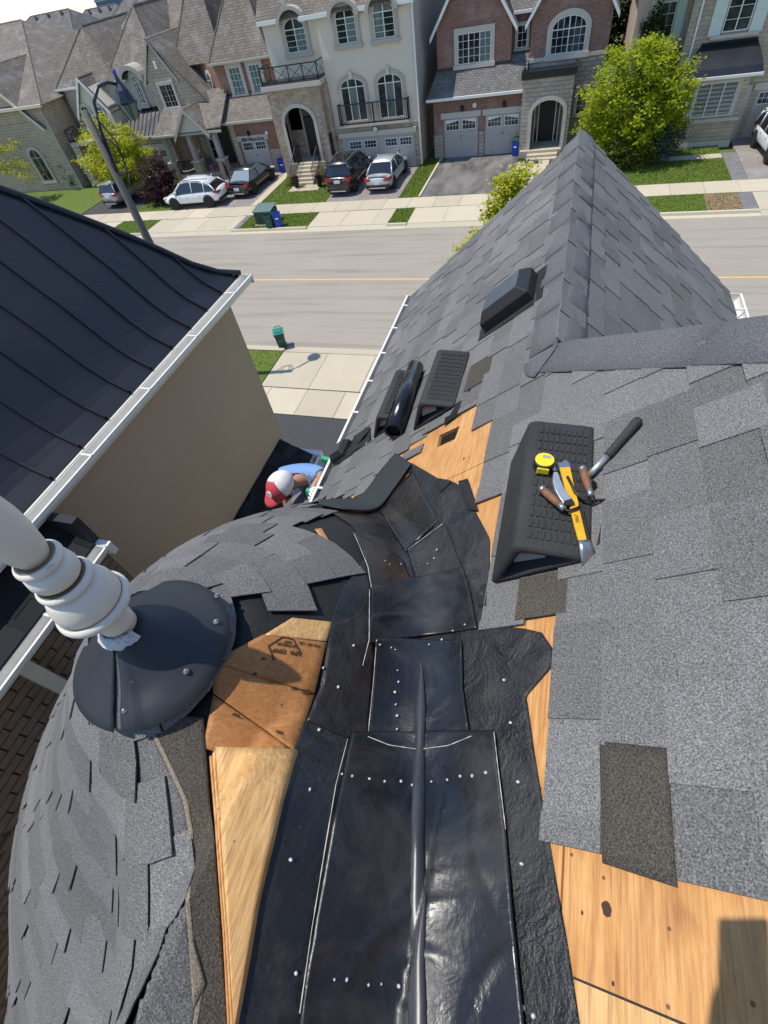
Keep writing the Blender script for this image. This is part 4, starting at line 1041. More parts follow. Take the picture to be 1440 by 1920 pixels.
# ================================================================ ground, street, pavements
def S_(name, bm, mat, **k): return tag(bm.build(name, mat, **k), kind='structure')
m = MB(); m.prism([(-2500, -1500, -.06), (-2500, 95, -.06), (-2500, 3500, -230), (-2500, 3500, -260), (-2500, -1500, -40)], (5000, 0, 0)); S_('ground', m, 'lawn')
YK0, YR0, YR1, YK1 = 16.33, 16.84, 28.95, 29.40          # kerbs and road
m = MB(); m.box(-400, 400, YR0, YR1, -.2, 0); S_('road', m, 'asphalt_road')
m = MB(); m.box(-400, 400, 22.90, 23.02, 0, .004); S_('road_line', m, 'yellow_line')
def slabs(name, x0, x1, y0, y1, step, z=.10, mat='concrete', gap=.018, off=0.0):
    root = bpy.data.objects.new(name, None); col.objects.link(root); tag(root, kind='structure'); ROOT[root.name] = (0, 0, 0)
    x = x0 + off
    if off: x = x0 + off - step
    while x < x1:
        a, b = max(x, x0), min(x + step, x1); x += step
        if b - a < .1: continue
        m = MB(); m.box(a + gap/2, b - gap/2, y0 + gap/2, y1 - gap/2, -.1, z + random.uniform(-.004, .004)); o = m.build('slab', mat, root)
    m = MB(); m.box(x0, x1, y0, y1, -.12, z - .02); m.build('joint_bed', 'asphalt_new', root)
    return root
def kerb(name, x0, x1, ya, yb, hi):
    m = MB()
    if hi: m.prism([(x0, ya, -.1), (x0, ya, .15), (x0, ya + (yb-ya)*.35, .15), (x0, ya + (yb-ya)*.42, .03), (x0, yb, .006), (x0, yb, -.1)][::-1], (x1-x0, 0, 0))
    else: m.prism([(x0, ya, -.1), (x0, ya, .095), (x0, ya + (yb-ya)*.42, .03), (x0, yb, .006), (x0, yb, -.1)][::-1], (x1-x0, 0, 0))
    return S_(name, m, 'concrete')
kerb('near_kerb', -60, -10.9, YK0, YR0 + .02, True); kerb('near_kerb', -10.88, 2.0, YK0, YR0 + .02, False); kerb('near_kerb', 2.02, 60, YK0, YR0 + .02, True)
slabs('near_sidewalk', -40, 30, 12.32, 13.86, 1.62, off=.5)
slabs('near_apron', -10.88, 2.0, 13.90, YK0 - .02, 2.15, z=.098)
def lawn(name, poly, z=.10, n=0, mat='lawn', hgt=.07):
    m = MB(); m.prism([(p[0], p[1], -.1) for p in poly], (0, 0, z + .1)); o = S_(name, m, mat)
    if n:
        xs = [p[0] for p in poly]; yy = [p[1] for p in poly]; X_ = rng.uniform(min(xs), max(xs), n*2); Y_ = rng.uniform(min(yy), max(yy), n*2); ok = inpoly(X_, Y_, [(p[0], p[1]) for p in poly]); X_, Y_ = X_[ok][:n], Y_[ok][:n]
        a = rng.uniform(0, 6.28, len(X_)); w = rng.uniform(.012, .025, len(X_)); h_ = rng.uniform(.5, 1.2, len(X_)) * hgt; tx = rng.normal(0, .03, len(X_)); ty = rng.normal(0, .03, len(X_))
        V = np.zeros((len(X_), 3, 3)); V[:, 0] = np.stack([X_-w*np.cos(a), Y_-w*np.sin(a), np.full(len(X_), z-.01)], 1); V[:, 1] = np.stack([X_+w*np.cos(a), Y_+w*np.sin(a), np.full(len(X_), z-.01)], 1); V[:, 2] = np.stack([X_+tx, Y_+ty, z+h_], 1)
        g = MB(); g.v = V.reshape(-1, 3).tolist(); g.n = len(g.v); g.f = [(3*i, 3*i+1, 3*i+2) for i in range(len(X_))]; g.mi = [0]*len(g.f)
        tag(g.build('grass', 'grass_blade' if mat == 'lawn' else 'dry_grass', uv=False), kind='stuff')
    return o
rc = lambda x0, x1, y0, y1: [(x0, y0), (x1, y0), (x1, y1), (x0, y1)]
lawn('near_verge', rc(-40, -10.92, 13.9, YK0), n=9000); lawn('near_verge', rc(2.05, 40, 13.9, YK0), n=500)
m = MB(); m.box(-11.2, 2.2, 5.2, 12.30, -.1, .085); S_('near_driveway', m, 'asphalt_new')
lawn('near_lawn', rc(-40, -11.25, 5, 12.3), n=500)
# far side
AP = [(-36.5, -30.8), (-27.4, -20.35), (-14.95, -9.75), (-8.55, -2.6), (9.1, 16)]       # aprons
PV = [(-20.35, -19.95), (8.45, 9.08)]
xs_ = [-70]; 
for a, b in AP: kerb('far_kerb', a, b, YK1, YR1 - .02, False)
segs = [(-70, -36.5), (-30.8, -27.4), (-20.35, -14.95), (-9.75, -8.55), (-2.6, 9.1), (16, 70)]
for a, b in segs: kerb('far_kerb', a + .005, b - .005, YK1, YR1 - .02, True)
slabs('far_sidewalk', -70, 50, 31.66, 33.30, 1.62, off=.9)
for a, b in AP: slabs('far_apron', a, b, YK1 + .02, 31.62, 2.1, z=.098)
lawn('far_verge', rc(-70, -36.5, YK1, 31.64)); lawn('far_verge', rc(-30.8, -27.4, YK1, 31.64), n=2500); lawn('far_verge', rc(-19.95, -14.95, YK1, 31.64), n=5000); lawn('far_verge', rc(-9.75, -8.55, YK1, 31.64), n=1500); lawn('far_verge', rc(-2.6, 6.9, YK1, 31.64), n=7000)
lawn('dry_verge', rc(6.92, 8.44, YK1, 31.64), n=2500, mat='dry_grass', hgt=.05)
for a, b in PV: m = MB(); m.box(a, b, YK1 + .02, 31.62, -.1, .094); S_('paver_strip', m, 'pavers_grey')
m = MB(); m.box(-36.2, -31.0, 33.33, 41.0, -.1, .092); S_('driveway', m, 'asphalt_new')
m = MB(); m.box(-27.6, -20.9, 33.33, 40.3, -.1, .092); S_('driveway', m, 'pavers')
m = MB(); m.box(-20.88, -20.3, 33.33, 40.3, -.1, .12); S_('driveway_edge', m, 'concrete')
m = MB(); m.box(-15.2, -10.1, 33.33, 39.2, -.1, .092); S_('driveway', m, 'pavers')
m = MB(); m.box(-8.62, -3.2, 33.33, 40.4, -.1, .092); S_('driveway', m, 'asphalt_drive')
m = MB(); m.box(-8.78, -8.64, 33.33, 40.4, -.1, .16); S_('driveway_edge', m, 'concrete')
m = MB(); m.box(9.2, 16, 33.33, 40.2, -.1, .092); S_('driveway', m, 'pavers')
m = MB(); m.box(8.45, 9.18, 33.33, 37.6, -.1, .09); S_('paver_strip', m, 'pavers_grey')
m = MB(); m.box(-3.18, -1.2, 33.33, 38.6, -.1, .09); S_('path', m, 'concrete')
lawn('front_lawn', rc(-31, -27.6, 33.32, 39.5), n=2500); lawn('front_lawn', rc(-20.28, -15.25, 33.32, 39), n=9000); lawn('front_lawn', rc(-10.05, -8.8, 33.32, 40.5), n=4000); lawn('front_lawn', rc(-1.15, 8.42, 33.32, 36.75), n=12000); lawn('front_lawn', rc(3.4, 8.4, 37.6, 38.9), n=2000); lawn('front_lawn', rc(-70, -36.3, 33.32, 41), n=1500)
m = MB(); m.box(3.0, 8.4, 36.78, 37.5, -.1, .11); S_('path', m, 'concrete')
m = MB(); m.box(-18.9, -16.6, 35.55, 36.7, -.1, .13); S_('path', m, 'concrete')
# ================================================================ houses across the street
def bxp(h, name, mat, x0, x1, y0, y1, z0, z1, **k):
    m = MB(); m.box(x0, x1, y0, y1, z0, z1); return m.build(name, mat, h, **k)
def win(h, x0, x1, z0, z1, Y, sash=2, gr=(2, 3), arch=0.0, trim='stone_trim', tw=.17, glass='glass_dark', frame='white_trim', sill=True, split=0.0):
    fw = .045; n = 10
    def archpts(a, b, z, rise, k=n): return [((a+b)/2 - (b-a)/2*math.cos(math.pi*i/k), z + rise*math.sin(math.pi*i/k)) for i in range(k+1)]
    f = MB(); y0, y1 = Y - .075, Y - .005
    f.box(x0, x0+fw, y0, y1, z0, z1); f.box(x1-fw, x1, y0, y1, z0, z1); f.box(x0, x1, y0+.001, y1, z0, z0+fw); f.box(x0, x1, y0+.001, y1, z1-fw, z1)
    sw = (x1-x0)/sash
    for i in range(1, sash): f.box(x0+i*sw-fw*.6, x0+i*sw+fw*.6, y0-.002, y1, z0, z1)
    for i in range(sash):
        for c in range(1, gr[0]):
            xx = x0 + i*sw + sw*c/gr[0]; f.box(xx-.010, xx+.010, y0+.012, y1, z0, z1)
    for r_ in range(1, gr[1]):
        zz = z0 + (z1-z0)*r_/gr[1]; f.box(x0, x1, y0+.014, y1, zz-.010, zz+.010)
    if arch:
        op = archpts(x0, x1, z1, arch); ip = archpts(x0+fw, x1-fw, z1, arch-fw)
        vs = [(x, y0, z) for x, z in op] + [(x, y0, z) for x, z in ip] + [(x, y1, z) for x, z in op] + [(x, y1, z) for x, z in ip]; k = n+1
        fs = [(i, k+i, k+i+1, i+1) for i in range(n)] + [(k+i, 3*k+i, 3*k+i+1, k+i+1) for i in range(n)] + [(i, i+1, 2*k+i+1, 2*k+i) for i in range(n)]
        f.add(vs, fs)
        nb_ = sash * gr[0]
        for i in range(1, nb_):
            xx = x0 + (x1-x0)*i/nb_; w_ = .03 if i % gr[0] == 0 else .014; zt2 = z1 + arch*math.sqrt(max(0, 1 - ((xx-(x0+x1)/2)/((x1-x0)/2))**2)) - .02; f.box(xx-w_, xx+w_, y0+.012, y1, z1, zt2)
    o = f.build('window', frame, h)
    for i in range(sash):
        m = MB(); m.box(x0+i*sw+.01, x0+(i+1)*sw-.01, Y-.03, Y-.004, z0+.01, z1-.01); m.build('pane', glass if not isinstance(glass, (list, tuple)) else glass[i % len(glass)], o)
    if arch:
        m = MB(); p = archpts(x0+.01, x1-.01, z1-.012, arch-.02); m.prism([(x, Y-.03, z) for x, z in p], (0, .026, 0)); m.build('pane', glass if not isinstance(glass, (list, tuple)) else glass[0], o)
    if trim:
        tb = MB(); ya, yb = Y-.11, Y+.005
        tb.box(x0-tw, x0-.002, ya, yb, z0-(tw if sill else 0), z1+(0 if arch else .003)); tb.box(x1+.002, x1+tw, ya, yb, z0-(tw if sill else 0), z1+(0 if arch else .003))
        if arch:
            op = archpts(x0-tw, x1+tw, z1, arch+tw, 14); ip = archpts(x0-.002, x1+.002, z1, arch+.002, 14); k = 15
            vs = [(x, ya, z) for x, z in op] + [(x, ya, z) for x, z in ip] + [(x, yb, z) for x, z in op] + [(x, yb, z) for x, z in ip]
            tb.add(vs, [(i, k+i, k+i+1, i+1) for i in range(14)] + [(k+i, 3*k+i, 3*k+i+1, k+i+1) for i in range(14)] + [(i, i+1, 2*k+i+1, 2*k+i) for i in range(14)])
        else: tb.box(x0-tw, x1+tw, ya-.003, yb, z1+.003, z1+tw*1.15)
        tb.build('trim', trim, o)
        if sill: m = MB(); m.box(x0-tw-.06, x1+tw+.06, Y-.17, Y+.004, z0-tw, z0-.012); m.build('sill', trim, o)
    return o
def winp(h, tl, br, Y, **k):
    a = fac(*tl, Y); b = fac(*br, Y); return win(h, a[0], b[0], b[2], a[2], Y, **k)
def garage(h, x0, x1, z1, Y, arched=False, trimm='stone_trim', z0=.1):
    g = bxp(h, 'garage_door', 'garage_paint', x0, x1, Y-.04, Y+.01, z0, z1)
    m = MB()
    for i in range(1, 4): zz = z0 + (z1-z0)*i/4; m.box(x0+.02, x1-.02, Y-.052, Y-.04, zz-.012, zz+.012)
    for k in range(1, 4): xx = x0+(x1-x0)*k/4; m.box(xx-.012, xx+.012, Y-.05, Y-.04, z0, z0+(z1-z0)*.7)
    m.build('panel_rib', 'garage_paint', g)
    w = (x1-x0)
    for s in (0, 1):
        a = x0 + w*(.06+.48*s); b = a + w*.40; za = z1-(z1-z0)*.29; zb = z1-.06
        m = MB(); m.box(a, b, Y-.075, Y-.05, za, zb); fr = m.build('window_frame', 'white_trim', g)
        for i in range(4):
            for r_ in range(2):
                xa = a+.03+(b-a-.06)*i/4+.012; xb = a+.03+(b-a-.06)*(i+1)/4-.012; zc = za+.03+(zb-za-.06)*r_/2+.012; zd = za+.03+(zb-za-.06)*(r_+1)/2-.012
                if arched and r_: 
                    e = (i + .5)/4 if s == 0 else 1-(i+.5)/4; zd -= (1-e)*(zd-zc)*.7
                m = MB(); m.box(xa, xb, Y-.082, Y-.076, zc, zd); m.build('pane', 'glass_dark', fr)
    m = MB(); m.lathe([(.05, 0), (.03, .03)], ((x0+x1)/2, Y-.05, z0+(z1-z0)*.55), 8, (0, -1, 0)); m.build('handle', 'dark_steel', g)
    if trimm: bxp(h, 'lintel', trimm, x0-.2, x1+.2, Y-.09, Y+.02, z1+.02, z1+.34)
    return g
def slope(h, name, mat, pts, th=.12):
    p = [np.asarray(q, float) for q in pts]; n_ = np.cross(p[1]-p[0], p[2]-p[0]); n_ /= np.linalg.norm(n_)
    if n_[2] < 0: p = p[::-1]; n_ = -n_
    m = MB(); m.prism([q - n_*th for q in p], n_*th); return m.build(name, mat, h)
def gable(h, mat, x0, x1, y0, y1, z0, zr, ov=.35, trim='white_trim', xr=None):
    """ridge along Y; y0 is the street end"""
    xm = (x0+x1)/2 if xr is None else xr
    s1 = (zr-z0)/(xm-x0); s2 = (zr-z0)/(x1-xm)
    slope(h, 'roof', mat, [(x0-ov, y0-ov, z0-ov*s1), (xm, y0-ov, zr), (xm, y1, zr), (x0-ov, y1, z0-ov*s1)]); slope(h, 'roof', mat, [(xm, y0-ov, zr), (x1+ov, y0-ov, z0-ov*s2), (x1+ov, y1, z0-ov*s2), (xm, y1, zr)])
    if trim:
        m = MB(); t_ = .26
        m.prism([(x0-ov, y0-ov-.06, z0-ov*s1-t_), (xm, y0-ov-.06, zr-t_*1.1), (xm, y0-ov-.06, zr-.005), (x0-ov, y0-ov-.06, z0-ov*s1-.005)], (0, .055, 0)); m.prism([(xm, y0-ov-.06, zr-t_*1.1), (x1+ov, y0-ov-.06, z0-ov*s2-t_), (x1+ov, y0-ov-.06, z0-ov*s2-.005), (xm, y0-ov-.06, zr-.005)], (0, .055, 0)); m.build('barge_board', trim, h)
def gwall(h, mat, x0, x1, y0, y1, z0, zr, xr=None):
    xm = (x0+x1)/2 if xr is None else xr
    m = MB(); m.prism([(x0, y0, z0), (x1, y0, z0), (xm, y0, zr)], (0, y1-y0, 0)); m.build('gable_wall', mat, h)
def hip(h, mat, x0, x1, y0, y1, z0, zr, rx0, rx1, ry0, ry1):
    """ridge from (rx0,ry0) to (rx1,ry1)"""
    a, b, c, d = (x0, y0, z0), (x1, y0, z0), (x1, y1, z0), (x0, y1, z0); e, f = (rx0, ry0, zr), (rx1, ry1, zr)
    along_x = abs(rx1-rx0) >= abs(ry1-ry0)
    if along_x: fs = [[a, b, f, e], [b, c, f], [c, d, e, f], [d, a, e]]
    else: fs = [[a, b, e], [b, c, f, e], [c, d, f], [d, a, e, f]]
    m = MB()
    for q in fs:
        q_ = []
        for p in q:
            if not any(np.allclose(p, r_) for r_ in q_): q_.append(p)
        if len(q_) > 2: m.poly(q_)
    o = m.build('roof', mat, h)
    def edge(p, q, r_): m.tube([p, q], r_, 5)
    m = MB(); [m.tube([p, q], .07, 5) for p, q in ((a, e), (b, f if along_x else e), (e, f)) if not np.allclose(p, q)]; m.build('hip_cap', mat, o)
    return o
def eaves(h, x0, x1, y, z, mat='white_trim', s=.14):
    bxp(h, 'gutter', mat, x0, x1, y-s, y, z-s, z)
def archwall(h, name, mat, x0, x1, z0, z1, ax0, ax1, zs, rise, y0, y1, trim='stone_trim'):
    n = 12; ap = [((ax0+ax1)/2-(ax1-ax0)/2*math.cos(math.pi*i/n), zs+rise*math.sin(math.pi*i/n)) for i in range(n+1)]
    m = MB(); m.box(x0, ax0, y0, y1, z0, z1); m.box(ax1, x1, y0, y1, z0, z1)
    for i in range(n):
        (xa, za), (xb, zb) = ap[i], ap[i+1]; m.prism([(xa, y0, za), (xb, y0, zb), (xb, y0, z1), (xa, y0, z1)], (0, y1-y0, 0))
    o = m.build(name, mat, h)
    if trim:
        op = [((ax0+ax1)/2-((ax1-ax0)/2+.22)*math.cos(math.pi*i/n), zs+(rise+.22)*math.sin(math.pi*i/n)) for i in range(n+1)]; k = n+1
        m = MB(); vs = [(x, y0-.06, z) for x, z in op]+[(x, y0-.06, z) for x, z in ap]+[(x, y0+.0, z) for x, z in op]+[(x, y0+.3, z) for x, z in ap]
        m.add(vs, [(i, k+i, k+i+1, i+1) for i in range(n)]+[(k+i, 3*k+i, 3*k+i+1, k+i+1) for i in range(n)]+[(i, i+1, 2*k+i+1, 2*k+i) for i in range(n)])
        m.box(ax0-.22, ax0, y0-.06, y0+.3, z0, zs); m.box(ax1, ax1+.22, y0-.06, y0+.3, z0, zs); m.build('arch_trim', trim, o)
    return o
def railing(h, p0, p1, z0, z1, cross=0, step=.12, post=True):
    p0 = np.asarray(p0, float); p1 = np.asarray(p1, float); d = p1-p0; L_ = np.linalg.norm(d); u = np.r_[d/L_, 0]; s = np.array([-u[1], u[0], 0]); m = MB(); c = (p0+p1)/2
    for z in (z0+.08, z1): m.obox((c[0], c[1], z), u, s, (0, 0, 1), L_, .05, .06)
    n = cross or max(1, round(L_/step))
    for i in range(n+1):
        q = p0+d*i/n; w = .05 if (cross or i in (0, n)) else .02; m.obox((q[0], q[1], (z0+z1)/2), u, s, (0, 0, 1), w, w, z1-z0)
        if cross and i < n:
            a = np.r_[p0+d*i/n, z0+.1]; b = np.r_[p0+d*(i+1)/n, z1-.05]; m.tube([a, b], .016, 4); a2 = a.copy(); a2[2] = b[2]; b2 = b.copy(); b2[2] = a[2]; m.tube([a2, b2], .016, 4)
    return m.build('railing', 'black_metal', h)
def plaque(h, px, Y, n):
    c = fac(*px, Y)
    m = MB(); m.lathe([(.17, 0), (.16, .03)], (c[0], Y-.01, c[2]), 16, (0, -1, 0)); o = m.build('number_plaque', 'dark_flash', h); m = MB(); m.lathe([(.14, .031), (.13, .036)], (c[0], Y-.01, c[2]), 16, (0, -1, 0)); m.build('plaque_face', 'white_trim', o)
def lantern(h, px, Y):
    c = fac(*px, Y); m = MB(); m.lathe([(.03, -.16), (.08, -.12), (.10, .08), (.12, .1), (.02, .2)], (c[0], Y-.12, c[2]), 8); m.box(c[0]-.02, c[0]+.02, Y-.1, Y, c[2]-.03, c[2]+.02); m.build('wall_lantern', 'black_metal', h)
def downpipe(h, x, y, z0, z1, mat='white_trim'):
    bxp(h, 'downspout', mat, x-.05, x+.05, y-.09, y, z0, z1)

# ---- red brick house
B = thing('brick_house', 'red brick house with two grey garage doors and stone arched porch', 'house', (-4, 41, 0))
bxp(B, 'wall', 'brick_red', -9.15, -3.1, 40.4, 44, 0, 3.5); bxp(B, 'wall', 'brick_red', -8.95, -4.3, 41.3, 52, 3.4, 6.75); bxp(B, 'wall', 'brick_red', -4.3, -3.15, 42.2, 52, 3.4, 6.75); bxp(B, 'wall', 'brick_red', -3.15, 1.35, 41.3, 52, 4.55, 6.75)
bxp(B, 'stone_base', 'stone_grey', -3.15, 1.36, 41.28, 52, 0, 4.5); bxp(B, 'stone_course', 'stone_trim', -3.16, 1.40, 41.2, 41.31, 4.48, 4.66)
for a, b in ((-9.18, -8.55), (-6.08, -5.72), (-3.3, -3.08)): bxp(B, 'stone_pier', 'stone_grey', a, b, 40.36, 40.6, 0, 1.45)
garage(B, -8.45, -6.15, 2.28, 40.4, True); garage(B, -5.65, -3.35, 2.28, 40.4, True)
slope(B, 'roof', 'roof_grey', [(-9.45, 39.95, 3.5), (-3.2, 39.95, 3.5), (-3.2, 41.6, 4.9), (-8.9, 41.6, 4.9)]); eaves(B, -9.5, -3.25, 39.95, 3.5)
bxp(B, 'roof_flashing', 'dark_flash', -9.0, -4.25, 41.22, 41.3, 4.5, 4.72); bxp(B, 'roof_flashing', 'dark_flash', -4.25, -3.15, 42.1, 42.2, 4.6, 5.0)
slope(B, 'roof', 'roof_grey', [(-4.35, 41.2, 4.6), (-3.12, 41.2, 4.6), (-3.12, 42.2, 5.0), (-4.35, 42.2, 5.0)], .05)
gwall(B, 'brick_red', -8.95, -4.3, 41.3, 52, 6.75, 10.0); gable(B, 'roof_grey', -8.95, -4.3, 41.3, 52, 6.75, 10.0); gwall(B, 'brick_red', -3.15, 1.35, 41.3, 52, 6.75, 10.0); gable(B, 'roof_grey', -3.15, 1.35, 41.3, 52, 6.75, 10.0)
slope(B, 'roof', 'roof_grey', [(-4.6, 41.9, 6.75), (-2.9, 41.9, 6.75), (-2.9, 46, 10), (-4.6, 46, 10)]); eaves(B, -4.3, -3.2, 41.9, 6.8)
winp(B, (858, 64), (920, 114), 41.3, sash=3, gr=(2, 4), glass=['glass_dark', 'glass_dark', 'glass_curtain'], tw=.22); winp(B, (971, 47), (988, 88), 42.2, sash=1, gr=(2, 3), tw=.12)
a = fac(1046, 38, 41.3); b = fac(1092, 100, 41.3); win(B, -1.95, .0, 4.72, 5.82, 41.3, sash=2, gr=(3, 3), arch=.55, tw=.26)
winp(B, (1084, 165), (1096, 212), 41.28, sash=1, gr=(2, 3), tw=.12)
archwall(B, 'porch', 'stone_grey', -3.3, -.3, 0, 4.0, -2.6, -.72, 2.3, .62, 39.6, 40.1); bxp(B, 'porch_side', 'stone_grey', -3.28, -2.95, 40.1, 41.3, 0, 4.0); bxp(B, 'porch_side', 'stone_grey', -.65, -.32, 40.1, 41.3, 0, 4.0)
bxp(B, 'porch_roof', 'dark_flash', -3.4, -.2, 39.5, 41.28, 4.0, 4.18); bxp(B, 'parapet', 'black_metal', -3.4, -.2, 39.48, 39.62, 4.1, 4.36); bxp(B, 'parapet', 'black_metal', -.33, -.19, 39.62, 41.28, 4.1, 4.36); bxp(B, 'parapet', 'black_metal', -3.41, -3.27, 39.62, 41.28, 4.1, 4.36)
bxp(B, 'porch_floor', 'concrete', -3.2, -.6, 39.3, 41.28, 0, .42); bxp(B, 'step', 'concrete', -2.7, -.8, 38.9, 39.3, 0, .28); bxp(B, 'step', 'concrete', -2.7, -.8, 38.5, 38.9, 0, .15)
d = bxp(B, 'door', 'plastic_black', -2.3, -1.2, 41.15, 41.26, .42, 2.75)
for x in (-2.52, -2.28, -1.22, -.98): bxp(d, 'door_frame', 'white_trim', x-.03, x+.03, 41.08, 41.16, .42, 2.75)
for x in (-2.4, -1.1): bxp(d, 'sidelight', 'glass_dark', x-.09, x+.09, 41.1, 41.15, .5, 2.7)
plaque(B, (890, 197), 40.4, '1'); lantern(B, (867, 203), 40.4); lantern(B, (946, 195), 40.4)
# ---- beige stucco house
G = thing('beige_house', 'three storey beige stucco house with stone arched entry and two balconies', 'house', (-15, 40, 0))
bxp(G, 'wall', 'stucco_beige', -16.0, -9.95, 39.2, 54, 2.6, 8.25); bxp(G, 'wall', 'stucco_beige', -20.1, -16.0, 40.0, 54, 2.6, 8.25); bxp(G, 'stone_base', 'stone_tan', -16.3, -9.9, 39.17, 54, 0, 2.62); bxp(G, 'base_course', 'stone_trim', -16.0, -9.86, 39.1, 39.3, 2.6, 2.74)
bxp(G, 'garage_recess', 'stucco_grey', -15.55, -10.25, 39.1, 39.18, .05, 2.2)
garage(G, -15.15, -12.85, 1.92, 39.12, trimm=None); garage(G, -12.5, -10.3, 1.92, 39.12, trimm=None); bxp(G, 'lintel', 'stone_trim', -15.7, -10.1, 38.98, 39.14, 2.08, 2.36); plaque(G, (704, 242), 38.96, '2')
for i, (a_, b_) in enumerate((((626, 18), (669, 80)), ((704, 8), (745, 69)))): 
    p = fac(*b_, 39.2); q_ = fac(*a_, 39.2); x0 = (-14.72, -12.3)[i]; win(G, x0, x0+1.3, 6.80, 7.95, 39.2, sash=2, gr=(1, 4), arch=.48, tw=.22, glass=['glass_curtain', 'glass_dark'][::1 if i else -1], trim='stucco_grey')
win(G, -18.6, -17.15, 6.65, 7.75, 40.0, sash=2, gr=(1, 4), arch=.5, tw=.22, glass=['glass_dark', 'glass_curtain'], trim='stucco_grey')
for x0 in (-15.05, -12.5): win(G, x0, x0+1.65, 2.95, 4.75, 39.2, sash=3, gr=(1, 1), arch=.42, tw=.2, glass=['glass_dark', 'glass_curtain', 'glass_dark'], trim='stucco_grey', sill=False)
for x0 in (-14.22, -11.68): bxp(G, 'keystone', 'stone_trim', x0-.1, x0+.1, 39.02, 39.2, 5.15, 5.55)
bxp(G, 'balcony_floor', 'stone_trim', -15.4, -10.45, 38.75, 39.2, 2.70, 2.82); railing(G, (-15.35, 38.8), (-12.9, 38.8), 2.8, 3.92, step=.13); railing(G, (-12.85, 38.8), (-10.5, 38.8), 2.8, 3.92, step=.13); railing(G, (-15.35, 38.8), (-15.35, 39.2), 2.8, 3.92); railing(G, (-10.5, 38.8), (-10.5, 39.2), 2.8, 3.92)
archwall(G, 'porch', 'stone_tan', -20.2, -16.3, 0, 5.15, -19.35, -17.15, 3.3, .85, 38.5, 38.95); bxp(G, 'porch_side', 'stone_tan', -20.18, -19.7, 38.95, 40.2, 0, 5.15); bxp(G, 'porch_side', 'stone_tan', -16.7, -15.95, 38.95, 40.2, 0, 5.15); bxp(G, 'porch_wall', 'stone_tan', -19.7, -16.7, 40.0, 40.3, 0, 5.15); bxp(G, 'porch_ceiling', 'stucco_beige', -20.1, -16.4, 38.9, 40.2, 5.0, 5.16)
bxp(G, 'balcony_ledge', 'stone_trim', -20.45, -16.05, 38.3, 40.1, 5.16, 5.42); bxp(G, 'balcony_deck', 'dark_flash', -20.4, -16.1, 38.35, 40.0, 5.42, 5.46)
railing(G, (-20.3, 38.45), (-16.2, 38.45), 5.45, 6.3, cross=4); railing(G, (-16.2, 38.45), (-16.2, 39.9), 5.45, 6.3, cross=1); railing(G, (-20.3, 38.45), (-20.3, 39.9), 5.45, 6.3, cross=1)
bxp(G, 'porch_floor', 'concrete', -19.6, -16.8, 38.3, 40.0, 0, 1.0); d = bxp(G, 'door', 'plastic_black', -18.55, -17.45, 39.9, 40.0, 1.0, 3.3); bxp(d, 'transom', 'glass_dark', -18.55, -17.45, 39.88, 39.95, 3.36, 4.0); bxp(d, 'door_frame', 'stucco_grey', -18.7, -18.56, 39.86, 40.0, 1.0, 4.05)
for i in range(6): bxp(G, 'step', 'concrete', -18.85, -17.35, 38.3-.32*(i+1), 38.3-.32*i, 0, 1.0-.16*(i+1)+.04)
for x in (-18.95, -17.25):
    railing(G, (x, 38.3), (x, 38.9), 1.0, 1.95); m = MB(); m.tube([(x, 38.3, 1.95), (x, 36.5, 1.0)], .035, 6); m.tube([(x, 38.3, 1.1), (x, 36.5, .2)], .03, 6)
    for k in range(9): yy = 38.2-.2*k; m.box(x-.014, x+.014, yy-.014, yy+.014, 1.0-.5*(38.3-yy)+.05, 1.92-.53*(38.3-yy))
    m.build('railing', 'black_metal', G)
eaves(G, -20.3, -18.75, 39.85, 8.32, s=.2); eaves(G, -17.0, -14.9, 39.05, 8.32, s=.2); eaves(G, -13.2, -12.5, 39.05, 8.32, s=.2); eaves(G, -10.8, -9.7, 39.05, 8.32, s=.2)
slope(G, 'roof', 'roof_tan', [(-20.4, 39.75, 8.3), (-16.2, 39.75, 8.3), (-16.2, 41.5, 10.6), (-20.0, 41.5, 10.6)]); slope(G, 'roof', 'roof_tan', [(-16.2, 38.95, 8.3), (-9.7, 38.95, 8.3), (-9.7, 41.5, 10.6), (-16.2, 41.5, 10.6)]); bxp(G, 'roof_top', 'roof_tan', -20.1, -9.8, 41.4, 54, 8.2, 10.7)
for x0 in (-17.88, -14.07, -11.65):                      # eyebrow hoods over the arched windows
    yb = 40.0 if x0 < -17 else 39.2; n = 12; m = MB(); rows = []
    for yy in (yb-.45, yb+1.2): rows.append([(x0 + 1.02*math.cos(a_), yy, 8.0 + .82*math.sin(a_)) for a_ in np.linspace(math.pi, 0, n)])
    m.grid(np.array(rows), .0); rows2 = [[(x0 + 1.02*k_*math.cos(a_), yb-.45, 8.0 + .82*k_*math.sin(a_)) for a_ in np.linspace(math.pi, 0, n)] for k_ in (1, .78)]; m.grid(np.array(rows2)); m.build('window_hood', 'stucco_grey', G)
downpipe(G, -9.85, 39.15, 0.2, 8.2); bxp(G, 'side_wall', 'stucco_grey', -9.95, -9.93, 39.3, 54, 0, 8.2); bxp(G, 'window_grille', 'black_metal', -16.35, -16.2, 38.7, 38.95, 1.2, 2.5)  # thin grey sheet over the beige side wall paints in its shade
